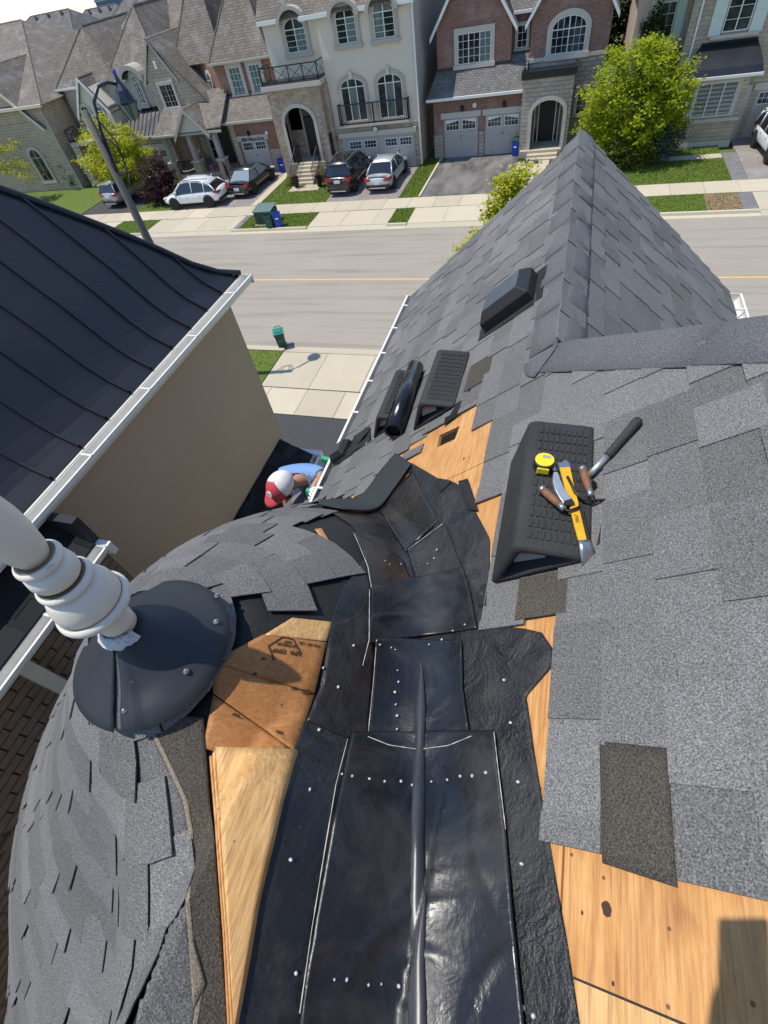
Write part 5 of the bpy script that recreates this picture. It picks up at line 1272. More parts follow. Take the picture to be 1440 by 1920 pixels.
# ---- orange brick house
L3 = thing('corner_porch_house', 'orange brick house with steep tan roofs and gabled front porch', 'house', (-25, 41, 0))
bxp(L3, 'wall', 'brick_orange', -24.9, -21.05, 40.4, 46, 0, 3.5); bxp(L3, 'wall', 'brick_orange', -25.5, -21.1, 41.7, 54, 3.4, 6.55); bxp(L3, 'stone_pier', 'stone_cream', -22.1, -21.03, 40.36, 46, 0, 1.5); bxp(L3, 'stone_pier', 'stone_cream', -25.0, -24.6, 40.3, 40.6, 0, 3.3)
garage(L3, -24.4, -22.15, 2.15, 40.4); plaque(L3, (500, 249), 40.38, '3'); lantern(L3, (467, 250), 40.38)
slope(L3, 'roof', 'roof_tan', [(-25.6, 39.9, 3.45), (-20.9, 39.9, 3.45), (-21.0, 41.75, 4.75), (-25.4, 41.75, 4.75)]); eaves(L3, -25.6, -20.9, 39.9, 3.48, 'stucco_grey'); bxp(L3, 'roof_flashing', 'dark_flash', -25.5, -21.1, 41.62, 41.7, 4.5, 4.75)
win(L3, -24.42, -23.48, 4.72, 6.2, 41.7, sash=1, gr=(3, 4), glass='glass_curtain', tw=.2); win(L3, -22.75, -21.85, 4.72, 6.2, 41.7, sash=1, gr=(3, 4), glass='glass_curtain', tw=.2)
m = MB(); m.prism([(-27.9, 43.4, 3.3), (-25.5, 41.7, 3.3), (-25.5, 41.7, 6.55), (-27.9, 43.4, 6.55)], (0, 9, 0)); m.build('angled_wall', 'brick_orange', L3)
u = np.array([-2.4, 1.7, 0]); u /= np.linalg.norm(u); nrm2 = np.array([-1.7, -2.4, 0])/2.94; c = np.array([-26.7, 42.55, 5.55]) + nrm2*.02
m = MB(); k = 8; m.prism([c + u*.48*math.cos(math.pi/8+2*math.pi*i/k) + np.array([0, 0, .62])*math.sin(math.pi/8+2*math.pi*i/k) for i in range(k)], nrm2*.08); o = m.build('oval_window', 'stone_trim', L3)
m = MB(); m.prism([c + nrm2*.081 + u*.28*math.cos(2*math.pi*i/12) + np.array([0, 0, .40])*math.sin(2*math.pi*i/12) for i in range(12)], nrm2*.02); m.build('pane', 'glass_dark', o)
m = MB(); m.obox(c+nrm2*.11, u, nrm2, (0, 0, 1), .56, .01, .03); m.obox(c+nrm2*.11, u, nrm2, (0, 0, 1), .03, .01, .8); m.build('glazing_bar', 'white_trim', o)
hip(L3, 'roof_tan', -25.8, -20.8, 41.4, 54, 6.5, 11.2, -23.3, -23.3, 44.6, 50); hip(L3, 'roof_tan', -29.6, -25.2, 42.6, 56, 6.5, 11.6, -27.4, -27.4, 46, 50); eaves(L3, -25.8, -20.8, 41.42, 6.55, 'stucco_grey', .12)
bxp(L3, 'wall', 'brick_orange', -28.6, -25.4, 43.4, 54, 0, 6.5)
# porch with small gable and stone piers
slope(L3, 'porch_roof', 'roof_tan', [(-31.3, 39.2, 3.15), (-25.0, 39.2, 3.45), (-25.0, 41.9, 5.2), (-30.6, 41.9, 5.0)]); eaves(L3, -31.3, -25.0, 39.2, 3.25, 'stucco_grey', .13)
gwall(L3, 'stucco_beige', -28.9, -26.2, 39.15, 39.6, 3.3, 4.6); gable(L3, 'roof_tan', -28.9, -26.2, 39.15, 42.5, 3.3, 4.75, ov=.25, trim='stucco_grey')
bxp(L3, 'porch_floor', 'stone_cream', -31.0, -25.1, 39.4, 42, 0, .55); bxp(L3, 'porch_wall', 'stone_cream', -31.2, -25.2, 41.6, 42, 0, 3.3)
for x in (-30.6, -28.3, -26.0): bxp(L3, 'pier', 'stone_cream', x-.32, x+.32, 39.3, 39.9, 0, 1.35); bxp(L3, 'pier_cap', 'stone_trim', x-.38, x+.38, 39.24, 39.96, 1.35, 1.45); bxp(L3, 'column', 'stucco_grey', x-.17, x+.17, 39.43, 39.77, 1.45, 3.2)
railing(L3, (-30.3, 39.6), (-28.6, 39.6), .6, 1.4, step=.14); railing(L3, (-26.0, 39.4), (-25.2, 38.5), .3, 1.2, step=.14)
bxp(L3, 'curtain', 'curtain_tan', -30.2, -28.9, 41.5, 41.6, .6, 3.1); win(L3, -28.0, -27.4, .9, 2.9, 41.6, sash=1, gr=(1, 3), tw=.1); d = bxp(L3, 'door', 'plastic_black', -27.0, -26.0, 41.5, 41.6, .55, 2.9); bxp(d, 'door_frame', 'stone_trim', -27.12, -27.0, 41.46, 41.6, .55, 3.0)
for i in range(2): bxp(L3, 'step', 'stone_cream', -27.6, -26.5, 39.4-.35*(i+1), 39.4-.35*i, 0, .55-.18*(i+1))
def fascia_text(h, body, px, Y, size, rot=0):
    cu = bpy.data.curves.new('lettering', 'FONT'); cu.body = body; cu.size = size; cu.extrude = .01; cu.align_x = 'CENTER'; cu.shear = .25
    o = bpy.data.objects.new('lettering', cu); col.objects.link(o); me = bpy.data.meshes.new_from_object(o.evaluated_get(bpy.context.evaluated_depsgraph_get())); bpy.data.objects.remove(o)
    me.materials.clear(); me.materials.append(MATS['black_metal']); ob = link('lettering', me, h); c = fac(*px, Y); rl = _rootloc(h); ob.location = (c[0]-rl[0], Y-.04-rl[1], c[2]-rl[2]); ob.rotation_euler = (math.pi/2, 0, 0)
fascia_text(L3, '3084 Wilson Drive', (474, 263), 40.3, .26)
# ---- stone and stucco house left of the porch
L2 = thing('stone_gable_house', 'stone and stucco house with pointed gable and dark metal lean-to roof', 'house', (-34, 42, 0))
bxp(L2, 'wall', 'stucco_grey', -40.5, -28.6, 42.3, 56, 0, 6.35); bxp(L2, 'wall', 'stone_cream', -31.15, -28.6, 41.25, 44, 3.2, 6.2); bxp(L2, 'wall', 'stone_cream', -35.2, -31.0, 40.9, 44, 0, 3.2)
gable(L2, 'roof_tan', -31.4, -28.6, 41.19, 47, 6.2, 8.43, ov=.1, trim='stucco_grey', xr=-29.95)
slope(L2, 'roof', 'roof_tan', [(-29.9, 41.0, 8.4), (-25.6, 41.0, 3.7), (-25.6, 43.4, 3.7), (-29.9, 46, 8.4)])
m = MB(); m.prism([(-31.2, 41.17, 3.4), (-26.2, 41.17, 3.4), (-26.2, 41.17, 4.2), (-29.9, 41.17, 8.1), (-31.2, 41.17, 6.3)], (0, .3, 0)); m.build('gable_wall', 'stone_cream', L2)
winp(L2, (298, 160), (337, 199), 41.16, sash=2, gr=(2, 4), tw=.18, frame='stucco_grey'); bxp(L2, 'attic_slot', 'white_trim', -30.05, -29.85, 41.05, 41.2, 6.75, 7.2)
a = fac(247, 148, 42.3); b = fac(275, 194, 42.3); win(L2, a[0], b[0], b[2], a[2]-.2, 42.3, sash=2, gr=(1, 4), arch=.45, tw=.25, glass=['glass_curtain', 'glass_dark'], trim='stucco_grey')
xm = (a[0]+b[0])/2; m = MB(); rows = [[(xm+1.15*math.cos(q_), yy, a[2]-.1+.95*math.sin(q_)) for q_ in np.linspace(math.pi, 0, 12)] for yy in (41.8, 43.5)]; m.grid(np.array(rows)); m.grid(np.array([[(xm+1.15*k_*math.cos(q_), 41.8, a[2]-.1+.95*k_*math.sin(q_)) for q_ in np.linspace(math.pi, 0, 12)] for k_ in (1, .7)])); m.build('window_hood', 'stucco_grey', L2)
slope(L2, 'lean_to_roof', 'metal_roof', [(-35.3, 40.4, 2.95), (-31.0, 40.4, 3.1), (-31.0, 42.3, 4.5), (-34.6, 42.3, 4.5)])
for i in range(11): x = -35.0+i*.4; m = MB(); m.prism([(x, 40.4, 3.0+.012*i), (x+.03, 40.4, 3.0+.012*i), (x+.03, 42.3, 4.52), (x, 42.3, 4.52)], (0, 0, .05)); m.build('standing_seam', 'metal_roof', L2)
eaves(L2, -35.4, -31.0, 40.4, 3.08, 'stucco_grey', .12); garage(L2, -33.7, -31.5, 2.1, 40.9); fascia_text(L2, '3080 Wilson Drive', (274, 285), 40.86, .26); lantern(L2, (254, 271), 40.86)
hip(L2, 'roof_tan', -41, -34.6, 42.0, 56, 6.3, 9.4, -37.8, -37.8, 44.5, 51); hip(L2, 'roof_tan', -36.0, -30.4, 42.2, 58, 6.3, 9.9, -33.2, -33.2, 45.5, 52); hip(L2, 'roof_tan', -40, -28, 44, 60, 6.3, 10.2, -36, -31, 51, 51)
eaves(L2, -41, -35.6, 42.0, 6.35, 'white_trim', .13); eaves(L2, -34.8, -33.8, 42.0, 6.35, 'white_trim', .13)
gwall(L2, 'stucco_beige', -38.6, -35.6, 40.9, 42.3, 5.1, 7.0); gable(L2, 'roof_tan', -38.6, -35.6, 40.9, 43.5, 5.0, 7.05, ov=.2, trim='white_trim'); bxp(L2, 'wall', 'stucco_beige', -38.6, -35.6, 40.92, 42.3, 3.4, 5.1)
win(L2, -38.3, -37.5, 3.9, 5.0, 40.9, sash=1, gr=(2, 3), arch=.35, tw=.12); win(L2, -36.9, -36.2, 3.8, 4.9, 40.9, sash=1, gr=(2, 3), arch=.3, tw=.12)
bxp(L2, 'balcony_floor', 'stucco_grey', -40.2, -35.2, 39.9, 41, 3.0, 3.25); bxp(L2, 'porch_column', 'stone_cream', -40.3, -39.6, 40.0, 40.9, 0, 3.0); bxp(L2, 'porch_column', 'stone_cream', -36.6, -35.4, 40.0, 40.9, 0, 3.0); bxp(L2, 'porch_wall', 'stucco_grey', -40.2, -35.3, 41.0, 41.2, 0, 3.0); railing(L2, (-40.2, 40.0), (-38.5, 40.0), 3.25, 4.1, cross=2); railing(L2, (-40.2, 40.0), (-40.2, 41.2), 3.25, 4.1, cross=1)
bxp(L2, 'door', 'plastic_black', -39.2, -38.0, 40.9, 41.02, .1, 2.5)
# ---- far left house
L1 = thing('cream_stone_house', 'cream stone house with big tan hip roof at the left edge', 'house', (-50, 44, 0))
bxp(L1, 'wall', 'stone_cream', -62, -41.0, 39.6, 58, 0, 6.0); bxp(L1, 'side_wall', 'brick_brown', -41.0, -40.55, 42.35, 58, 0, 6.2); hip(L1, 'roof_tan', -64, -40.3, 39.2, 60, 5.95, 10.2, -60, -48.5, 50, 50); eaves(L1, -64, -40.3, 39.25, 6.0, 'stucco_beige', .18)
gwall(L1, 'stone_cream', -48.8, -41.8, 39.5, 44, 5.0, 8.2); gable(L1, 'roof_tan', -49.0, -41.6, 39.5, 50, 4.7, 8.4, ov=.2, trim='stucco_beige'); win(L1, -44.8, -43.6, .9, 2.6, 39.58, sash=2, gr=(1, 1), arch=.6, tw=.2, frame='stucco_grey'); downpipe(L1, -40.95, 39.55, 0, 6, 'stucco_grey')
# ---- house on the right
R_ = thing('shutter_house', 'pale stone house with green shutters and black metal bay roof', 'house', (7, 40, 0))
bxp(R_, 'bay', 'stone_cream', 6.15, 8.95, 38.9, 41, .35, 3.35); bxp(R_, 'bay_base', 'stone_trim', 6.1, 9.0, 38.85, 41, 0, .35); bxp(R_, 'bay_sill', 'stone_trim', 6.08, 9.02, 38.8, 39.0, 1.3, 1.45)
win(R_, 6.45, 8.45, 1.55, 3.1, 38.9, sash=3, gr=(1, 1), glass='glass_blind', tw=.16, sill=False)
bxp(R_, 'wall', 'stone_cream', 5.6, 16, 40.0, 54, 0, 7.2); bxp(R_, 'wall', 'stucco_pink', 2.6, 5.6, 41.0, 54, 0, 7.2); bxp(R_, 'stone_quoin', 'stone_cream', 5.3, 5.65, 39.9, 41, 0, 7.2)
P = [[(x0, 38.5 + 1.55*t_**1.2, 3.42 + 1.1*t_**.75) for x0 in (5.75 + .45*t_, 9.35 - .45*t_)] for t_ in np.linspace(0, 1, 7)]; MB().grid(np.array(P)[:, ::-1], .1).build('bay_roof', 'metal_roof', R_, smooth=False)
m = MB(); [m.poly([P[i][0], (P[i][0][0]-.0, 40.02, P[i][0][2]), (P[i+1][0][0], 40.02, P[i+1][0][2]), P[i+1][0]]) for i in range(6)]; [m.poly([P[i][1], P[i+1][1], (P[i+1][1][0], 40.02, P[i+1][1][2]), (P[i][1][0], 40.02, P[i][1][2])]) for i in range(6)]; m.build('bay_roof_end', 'metal_roof', R_)
bxp(R_, 'gutter', 'white_trim', 5.72, 9.38, 38.4, 38.55, 3.3, 3.42); bxp(R_, 'soffit', 'white_trim', 5.75, 9.35, 38.5, 40, 3.28, 3.34); m = MB(); m.tube([(6.2, 40.0, 4.54), (8.9, 40.0, 4.54)], .08, 6); m.build('ridge_roll', 'metal_roof', R_)
win(R_, 7.0, 8.25, 4.95, 6.4, 40.0, sash=2, gr=(1, 3), tw=.0, trim=None)
for a_, b_ in ((6.35, 6.95), (8.3, 8.9)): o = bxp(R_, 'shutter', 'shutter_green', a_, b_, 39.9, 40.0, 4.85, 6.5); [bxp(o, 'shutter_rail', 'shutter_green', a_, b_, 39.88, 39.9, z, z+.08) for z in (4.9, 5.6, 6.3)]
bxp(R_, 'sill', 'stone_trim', 6.5, 8.8, 39.85, 40.0, 4.72, 4.86)
win(R_, 3.85, 4.6, 4.9, 6.35, 41.0, sash=1, gr=(2, 3), tw=.0, trim=None)
for a_, b_ in ((3.35, 3.8), (4.65, 5.1)): bxp(R_, 'shutter', 'shutter_green', a_, b_, 40.9, 41.0, 4.85, 6.45)
bxp(R_, 'sill', 'stone_trim', 3.3, 5.15, 40.85, 41.0, 4.68, 4.84); slope(R_, 'porch_roof', 'metal_roof', [(2.9, 39.7, 3.35), (5.55, 39.7, 3.35), (5.5, 41.0, 4.35), (3.4, 41.0, 4.35)]); bxp(R_, 'gutter', 'white_trim', 2.9, 5.55, 39.6, 39.72, 3.22, 3.36); win(R_, 3.5, 4.6, .9, 3.0, 41.0, sash=2, gr=(1, 2)); 
garage(R_, 9.75, 12.2, 2.3, 40.0); bxp(R_, 'stone_pier', 'stone_trim', 9.05, 9.4, 39.85, 40.05, 0, 2.6); hip(R_, 'roof_tan', 2.2, 17, 39.4, 56, 7.2, 11, 7, 13, 48, 48); downpipe(R_, 5.72, 39.95, 2.5, 7)
# ---- roofs behind and a distant tower
def back_house(label, x0, x1, y0, y1, z0, zr, rx0, rx1, mat):
    h = thing('background_house', label, 'house', ((x0+x1)/2, y0, 0), 'houses in the street behind'); bxp(h, 'wall', 'stucco_grey', x0+.4, x1-.4, y0+.4, y1-.4, 0, z0); r_ = hip(h, mat, x0, x1, y0, y1, z0, zr, rx0, rx1, (y0+y1)/2, (y0+y1)/2)
    for i in range(3): m = MB(); x = rx0 + (rx1-rx0)*(i+.6)/3; m.lathe([(.16, 0), (.16, .4), (.24, .42), (.22, .55)], (x, (y0+y1)/2 - .7, zr-.6), 8); m.build('roof_vent', 'galvanised', r_)
back_house('grey hip roof behind, left one under open sky', -77, -58.5, 66, 82, 5.6, 9.8, -70, -63.5, 'roof_far'); back_house('grey hip roof behind with vents below the blue tower', -75, -59, 80, 92, 5.2, 9.1, -71, -65.5, 'roof_far'); back_house('grey hip roof behind the tan gables, right of the tower', -59, -42, 66, 82, 5.4, 10.0, -54, -48, 'roof_far')
tw = thing('office_tower', 'distant blue glass tower on the skyline', 'tower', (-360, 480, -30)); bxp(tw, 'shaft', 'tower_glass', -376, -347, 470, 500, -30, 46)
for i in range(9): bxp(tw, 'floor_band', 'tower_band', -376.4, -346.6, 469.5, 500.5, 5*i-8, 5*i-7.1)

# ================================================================ vehicles
def car(label, col_m, kind, loc, rz, glass='car_glass', lamp='tail_red', rimm='rim', cat='car', group=None):
    suv = kind != 'sedan'; L_ = {'sedan': 4.7, 'suv': 4.65, 'coupe_suv': 4.7, 'bigsuv': 5.0}[kind]; Wd = .93 if kind != 'bigsuv' else .98; hl = L_/2
    t = thing({'sedan': 'sedan'}.get(kind, 'suv'), label, cat, local=True, group=group or 'cars parked in the driveways')
    belt = .92 if not suv else 1.05; roof = 1.44 if not suv else 1.66; gcl = .22 if not suv else .28
    if kind == 'bigsuv': belt, roof = 1.12, 1.78
    # x forward; station: x, halfwidth, z bottom, z top
    st = [(-hl, .62, .48, belt-.22), (-hl+.06, .80, .36, belt-.05), (-hl+.28, .90, gcl+.02, belt+.02 if suv else belt+.04), (-hl+.9, Wd, gcl, belt+.02), (-.4, Wd, gcl, belt-.01), (.55, Wd, gcl, belt-.03), (1.0, Wd-.01, gcl, belt-.08), (hl-.75, .90, gcl, belt-.16), (hl-.22, .84, .32, belt-.28), (hl-.04, .70, .40, belt-.38), (hl, .55, .46, belt-.46)]
    m = MB(); rows = []
    for x, w, zb, zt2 in st:
        rows.append([(x, -w*.80, zb), (x, -w*.97, zb+.10), (x, -w, (zb+zt2)/2), (x, -w*.965, zt2-.10), (x, -w*.86, zt2-.015), (x, -w*.4, zt2+.02), (x, 0, zt2+.028), (x, w*.4, zt2+.02), (x, w*.86, zt2-.015), (x, w*.965, zt2-.10), (x, w, (zb+zt2)/2), (x, w*.97, zb+.10), (x, w*.80, zb)])
    A_ = np.array(rows); n = A_.shape[1]; vs = A_.reshape(-1, 3); k = len(rows)
    m.add(vs, [(i*n+j, (i+1)*n+j, (i+1)*n+(j+1) % n, i*n+(j+1) % n) for i in range(k-1) for j in range(n)] + [tuple(range(n)), tuple(range(k*n-1, (k-1)*n-1, -1))])
    body = m.build('body', col_m, t, smooth=True); es = body.modifiers.new('s', 'SUBSURF'); es.levels = es.render_levels = 1
    # greenhouse
    if kind == 'sedan': gp = [(-1.75, belt), (-1.05, roof-.05), (-.2, roof), (.45, roof-.03), (1.35, belt-.08)]
    elif kind == 'coupe_suv': gp = [(-2.15, belt), (-1.75, belt+.32), (-.9, roof-.04), (.0, roof), (.5, roof-.05), (1.25, belt-.06)]
    else: gp = [(-2.18, belt+.02), (-2.0, roof-.12), (-1.2, roof), (-.1, roof), (.5, roof-.06), (1.25, belt-.06)]
    def gh(inset, top, name, mat, z_off=0):
        m = MB(); rows = []
        for x, z in gp:
            wb = (Wd-.06)-inset; wt = wb-.20*(max(0, z-belt)/(roof-belt)); zb = belt-.05
            rows.append([(x, -wb, zb), (x, -wt, z+z_off-.03), (x, -wt+.12, z+z_off), (x, wt-.12, z+z_off), (x, wt, z+z_off-.03), (x, wb, zb)])
        A_ = np.array(rows); n = 6; kk = len(rows)
        m.add(A_.reshape(-1, 3), [(i*n+j, (i+1)*n+j, (i+1)*n+j+1, i*n+j+1) for i in range(kk-1) for j in range(n-1)] + [tuple(range(n)), tuple(range(kk*n-1, (kk-1)*n-1, -1))])
        return m.build(name, mat, t, smooth=False)
    gh(0, 0, 'cabin_glass', glass)
    # roof panel and pillars in body colour
    m = MB(); a, b = (1, len(gp)-2); rows = []
    for x, z in gp[a:b+1]:
        wt = (Wd-.06)-.20*(z-belt)/(roof-belt); rows.append([(x, -wt-.012, z-.05), (x, -wt+.10, z+.015), (x, 0, z+.035), (x, wt-.10, z+.015), (x, wt+.012, z-.05)])
    m.grid(np.array(rows)[:, ::-1], .03); rp = m.build('roof', col_m, t, smooth=True)
    for s in (-1, 1):
        wb = Wd-.05; wt = Wd-.26+.02
        for (xa, za), (xb, zb) in ((gp[0], gp[1]), (gp[-1], gp[-2])): m = MB(); m.tube([(xa, s*wb, belt-.03), ((xa+xb)/2, s*(wb+wt)/2, (za+zb)/2), (xb, s*wt, zb-.02)], .05, 6); m.build('pillar', col_m, t, smooth=True)
        for xx in ((-.35,) if kind == 'sedan' else (-.3, -1.3)): m = MB(); m.tube([(xx, s*wb, belt-.03), (xx-.05, s*(wt+.02), roof-.06)], .035, 6); m.build('pillar', col_m, t, smooth=True)
        m = MB(); m.obox((.95, s*(Wd+.07), belt+.06), (1, 0, 0), (0, 1, 0), (0, 0, 1), .12, .2, .13); m.build('mirror', col_m, t, bevel=.03)
        for xh in (.3, -.75): m = MB(); m.obox((xh, s*Wd, belt-.16), (1, 0, 0), (0, 1, 0), (0, 0, 1), .16, .03, .03); m.build('door_handle', col_m, t)
        z_ = belt-.14 if suv else belt-.12
        m = MB(); m.prism([(-hl+.03, s*.42, z_-.06), (-hl+.06, s*.86, z_-.10), (-hl+.34, s*.955, z_+.02), (-hl+.30, s*.92, z_+.12), (-hl+.07, s*.80, z_+.10), (-hl+.02, s*.45, z_+.04)] if s < 0 else [(-hl+.03, s*.42, z_-.06), (-hl+.02, s*.45, z_+.04), (-hl+.07, s*.80, z_+.10), (-hl+.30, s*.92, z_+.12), (-hl+.34, s*.955, z_+.02), (-hl+.06, s*.86, z_-.10)], (-.03, s*.012, 0)); m.build('taillight', lamp, t)
        m = MB(); m.obox((hl-.2, s*.62, belt-.33), (1, 0, 0), (0, 1, 0), (0, 0, 1), .28, .34, .12); m.build('headlight', 'lamp_clear', t, bevel=.03)
    if suv: 
        for s in (-1, 1): m = MB(); m.tube([(-1.7, s*.62, roof+.03), (-.6, s*.64, roof+.075), (.3, s*.63, roof+.03)], .022, 6); m.build('roof_rail', 'aluminium' if col_m == 'paint_black' else 'plastic_black', rp)
        if kind != 'coupe_suv': m = MB(); m.obox((-2.10, 0, roof-.08), (1, 0, 0), (0, 1, 0), (0, 0, 1), .25, 1.2, .035); m.build('spoiler', col_m, rp, bevel=.01)
    else: m = MB(); m.obox((-hl+.14, 0, belt+.06), (1, 0, 0), (0, 1, 0), (0, 0, 1), .14, 1.35, .03); m.build('spoiler', col_m, t)
    m = MB(); m.obox((-hl+.07, 0, .42), (1, 0, 0), (0, 1, 0), (0, 0, 1), .22, 1.62, .24); m.build('bumper', 'plastic_black' if suv or col_m == 'paint_silver' else col_m, t, bevel=.05); m = MB(); m.obox((-hl-.045, 0, .36), (1, 0, 0), (0, 1, 0), (0, 0, 1), .02, 1.1, .06); m.build('bumper_trim', 'aluminium', t)
    m = MB(); m.obox((-hl-.01, 0, belt-.24 if suv else belt-.30), (1, 0, 0), (0, 1, 0), (0, 0, 1), .04, .42, .17); m.build('licence_plate', 'plate', t)
    wr_ = .34 if not suv else .38
    for x in (-hl+.95, hl-.92):
        for s in (-1, 1):
            m = MB(); m.lathe([(wr_+.045, -.02), (wr_+.045, .115), (wr_+.02, .12)], (x, s*(Wd-.13), wr_+.02), 20, (0, s, 0)); m.build('wheel_arch', 'plastic_black', t)
            m = MB(); m.lathe([(wr_*.6, -.1), (wr_-.03, -.1), (wr_, -.07), (wr_, .10), (wr_-.03, .125), (wr_*.66, .13)], (x, s*(Wd-.10), wr_), 22, (0, s, 0)); wh = m.build('tyre', 'tyre', t, smooth=False)
            m = MB(); m.lathe([(wr_*.66, .10), (wr_*.64, .122), (wr_*.58, .115)], (x, s*(Wd-.10), wr_), 20, (0, s, 0))
            for i in range(5): an = 2*math.pi*i/5+.3; m.obox((x+math.cos(an)*wr_*.33, s*(Wd-.10+.116), wr_+math.sin(an)*wr_*.33), (math.cos(an), 0, math.sin(an)), (0, 1, 0), (-math.sin(an), 0, math.cos(an)), wr_*.62, .02, wr_*.17)
            m.build('rim', rimm, wh)
    t.location = loc; t.rotation_euler = (0, 0, rz); return t
hp2 = math.pi/2; DZ = .092
car('white suv parked nose towards the purple tree', 'paint_white', 'coupe_suv', (-25.65, 34.25, DZ), math.pi + .06)
car('black sedan with pale rear window beside the white suv', 'paint_black', 'sedan', (-22.35, 37.05, DZ), hp2 - .05, glass='car_glass_pale', rimm='rim')
car('black suv with red taillights beside the silver sedan', 'paint_black', 'bigsuv', (-14.35, 36.55, DZ), hp2 - .02, rimm='rim_dark')
car('silver sedan in front of the beige house garage', 'paint_silver', 'sedan', (-11.65, 36.55, DZ), hp2 - .02)
car('grey suv behind the street lamp under the lime tree', 'paint_grey', 'suv', (-33.4, 36.6, DZ), hp2 - .12)
car('white suv at the right edge in front of the shuttered house', 'paint_white', 'suv', (11.05, 36.95, DZ), -hp2 + .08)

# ================================================================ trees and shrubs
def tree(name, label, base, hgt, blobs, leafm, nleaf, ls, trunk_r=.1, cat='tree', trunk_top=.6, group=None, flat=0.0):
    base = np.asarray(base, float); t = thing(name, label, cat, base, group)
    m = MB(); tp = base + np.array([0, 0, hgt*trunk_top]); m.tube([base, base*.5+tp*.5+np.array([.05, .03, 0]), tp], [trunk_r, trunk_r*.75, trunk_r*.4], 8)
    for c, r_ in blobs:
        c = np.asarray(c, float); st = base + (tp-base)*random.uniform(.45, .9); m.tube([st, (st+c)/2 + np.array([0, 0, .1]), c + np.array([0, 0, r_[2]*.3])], [trunk_r*.45, trunk_r*.3, trunk_r*.1], 5)
    m.build('trunk', 'bark', t, smooth=True)
    V = []; tot = sum(r_[0]*r_[1]+r_[2]*r_[0] for _, r_ in blobs)
    for c, r_ in blobs:
        n = int(nleaf*(r_[0]*r_[1]+r_[2]*r_[0])/tot); ncl = max(6, n//45)
        d = rng.normal(size=(ncl, 3)); d /= np.linalg.norm(d, axis=1, keepdims=True); rad_ = rng.uniform(.35, 1.0, (ncl, 1))**.5
        cl = np.asarray(c) + d*rad_*np.asarray(r_)*rng.uniform(.7, 1.28, (ncl, 1))
        idx = rng.integers(0, ncl, n); p = cl[idx] + rng.normal(0, 1, (n, 3))*ls*np.array([1.6, 1.6, .9])
        a = rng.normal(size=(n, 3)); a /= np.linalg.norm(a, axis=1, keepdims=True); a[:, 2] *= .55; b = np.cross(a, rng.normal(size=(n, 3)) + np.array([0, 0, 2.0])); b /= np.linalg.norm(b, axis=1, keepdims=True)+1e-9
        s = ls*rng.uniform(.6, 1.3, (n, 1)); V.append(np.stack([p - a*s*.6, p + b*s*.42, p + a*s*.75, p - b*s*.42], 1))
    V = np.concatenate(V).reshape(-1, 3) - base
    me = bpy.data.meshes.new('crown'); k = len(V)//4; me.from_pydata(V.tolist(), [], [(4*i, 4*i+1, 4*i+2, 4*i+3) for i in range(k)]); me.materials.append(MATS[leafm]); link('crown', me, t)
    return t
def blobs_px(lst, Y):
    out = []
    for px, py, rp, *r2 in lst:
        c = fac(px, py, Y); s = rp/FPX*np.linalg.norm(c-np.array([0, 0, H]))*.86; out.append((c, (s, s*.9, s*(r2[0] if r2 else .9))))
    return out
tree('maple_tree', 'large bright green maple before the brick and stone houses', (3.55, 37.0, 0), 6.2, blobs_px([(1190, 130, 42), (1140, 165, 40), (1240, 130, 36), (1150, 215, 48), (1210, 195, 52), (1255, 175, 38), (1125, 240, 34), (1180, 265, 46), (1235, 235, 36), (1215, 95, 24), (1265, 205, 26)], 37.0), 'leaf_maple', 22000, .14, .13)
tree('flowering_shrub', 'rounded yellow green bush at the foot of the maple', grd(1172, 322), 1.6, blobs_px([(1165, 290, 32, .8), (1195, 300, 24, .8), (1150, 305, 20, .8)], 36.4), 'leaf_bush', 6000, .10, .06, cat='shrub')
tree('spruce_tree', 'small blue green spruce beside the bay window', grd(1231, 310), 2.6, blobs_px([(1235, 280, 30, .5), (1245, 262, 28, .5), (1255, 248, 22, .6)], 36.9), 'leaf_spruce', 5000, .10, .06)
tree('lime_tree', 'yellow green street tree behind the lamp post', grd(238, 372) + np.array([0, 0, 0]), 5.0, blobs_px([(210, 275, 38), (185, 300, 34), (230, 310, 42), (255, 300, 34), (195, 255, 24), (220, 335, 28), (240, 262, 22)], 36.2), 'leaf_lime', 15000, .13, .09)
tree('purple_tree', 'small purple leaved tree beside the white suv', grd(305, 380), 3.4, blobs_px([(295, 325, 26), (305, 350, 28), (290, 355, 24), (318, 340, 20), (297, 300, 14)], 34.9), 'leaf_purple', 9000, .10, .07)
tree('street_tree', 'yellow green treetop rising behind the left edge of our gable', (-1.35, 15.1, 0), 6.6, blobs_px([(955, 345, 20), (935, 375, 22), (925, 400, 16), (972, 330, 14), (985, 320, 10), (968, 385, 30), (900, 440, 12), (885, 450, 8), (862, 472, 11), (852, 488, 6), (990, 360, 24), (935, 440, 30)], 15.1), 'leaf_lime', 4500, .085, .07)
tree('corner_tree', 'pale green tree behind the metal roof at the left edge', grd(-25, 345), 4.4, blobs_px([(-10, 288, 28), (10, 300, 22), (45, 322, 16), (-30, 300, 26)], 37.0), 'leaf_lime', 2200, .16, .08)
for lb, px, yy in (('dark leafy tree deep in the gap between brick and pink walls', [(1150, 30, 40), (1165, 70, 34), (1175, -10, 40), (1140, 75, 26)], 50), ('slim dark green tree against the pink stucco wall', [(1225, 50, 14), (1218, 80, 15), (1210, 110, 16), (1232, 22, 9)], 40.2)):
    b_ = blobs_px(px, yy); tree('garden_tree', lb, (b_[0][0][0], yy, 0), b_[0][0][2]+1, b_, 'leaf_dark', 9000 if yy > 45 else 5000, .17 if yy > 45 else .1, .12)
tree('porch_shrub', 'dark little shrub by the stone wall at far left', grd(135, 345), 1.5, blobs_px([(135, 330, 16), (120, 315, 10)], 40), 'leaf_dark', 900, .11, .04, cat='shrub')
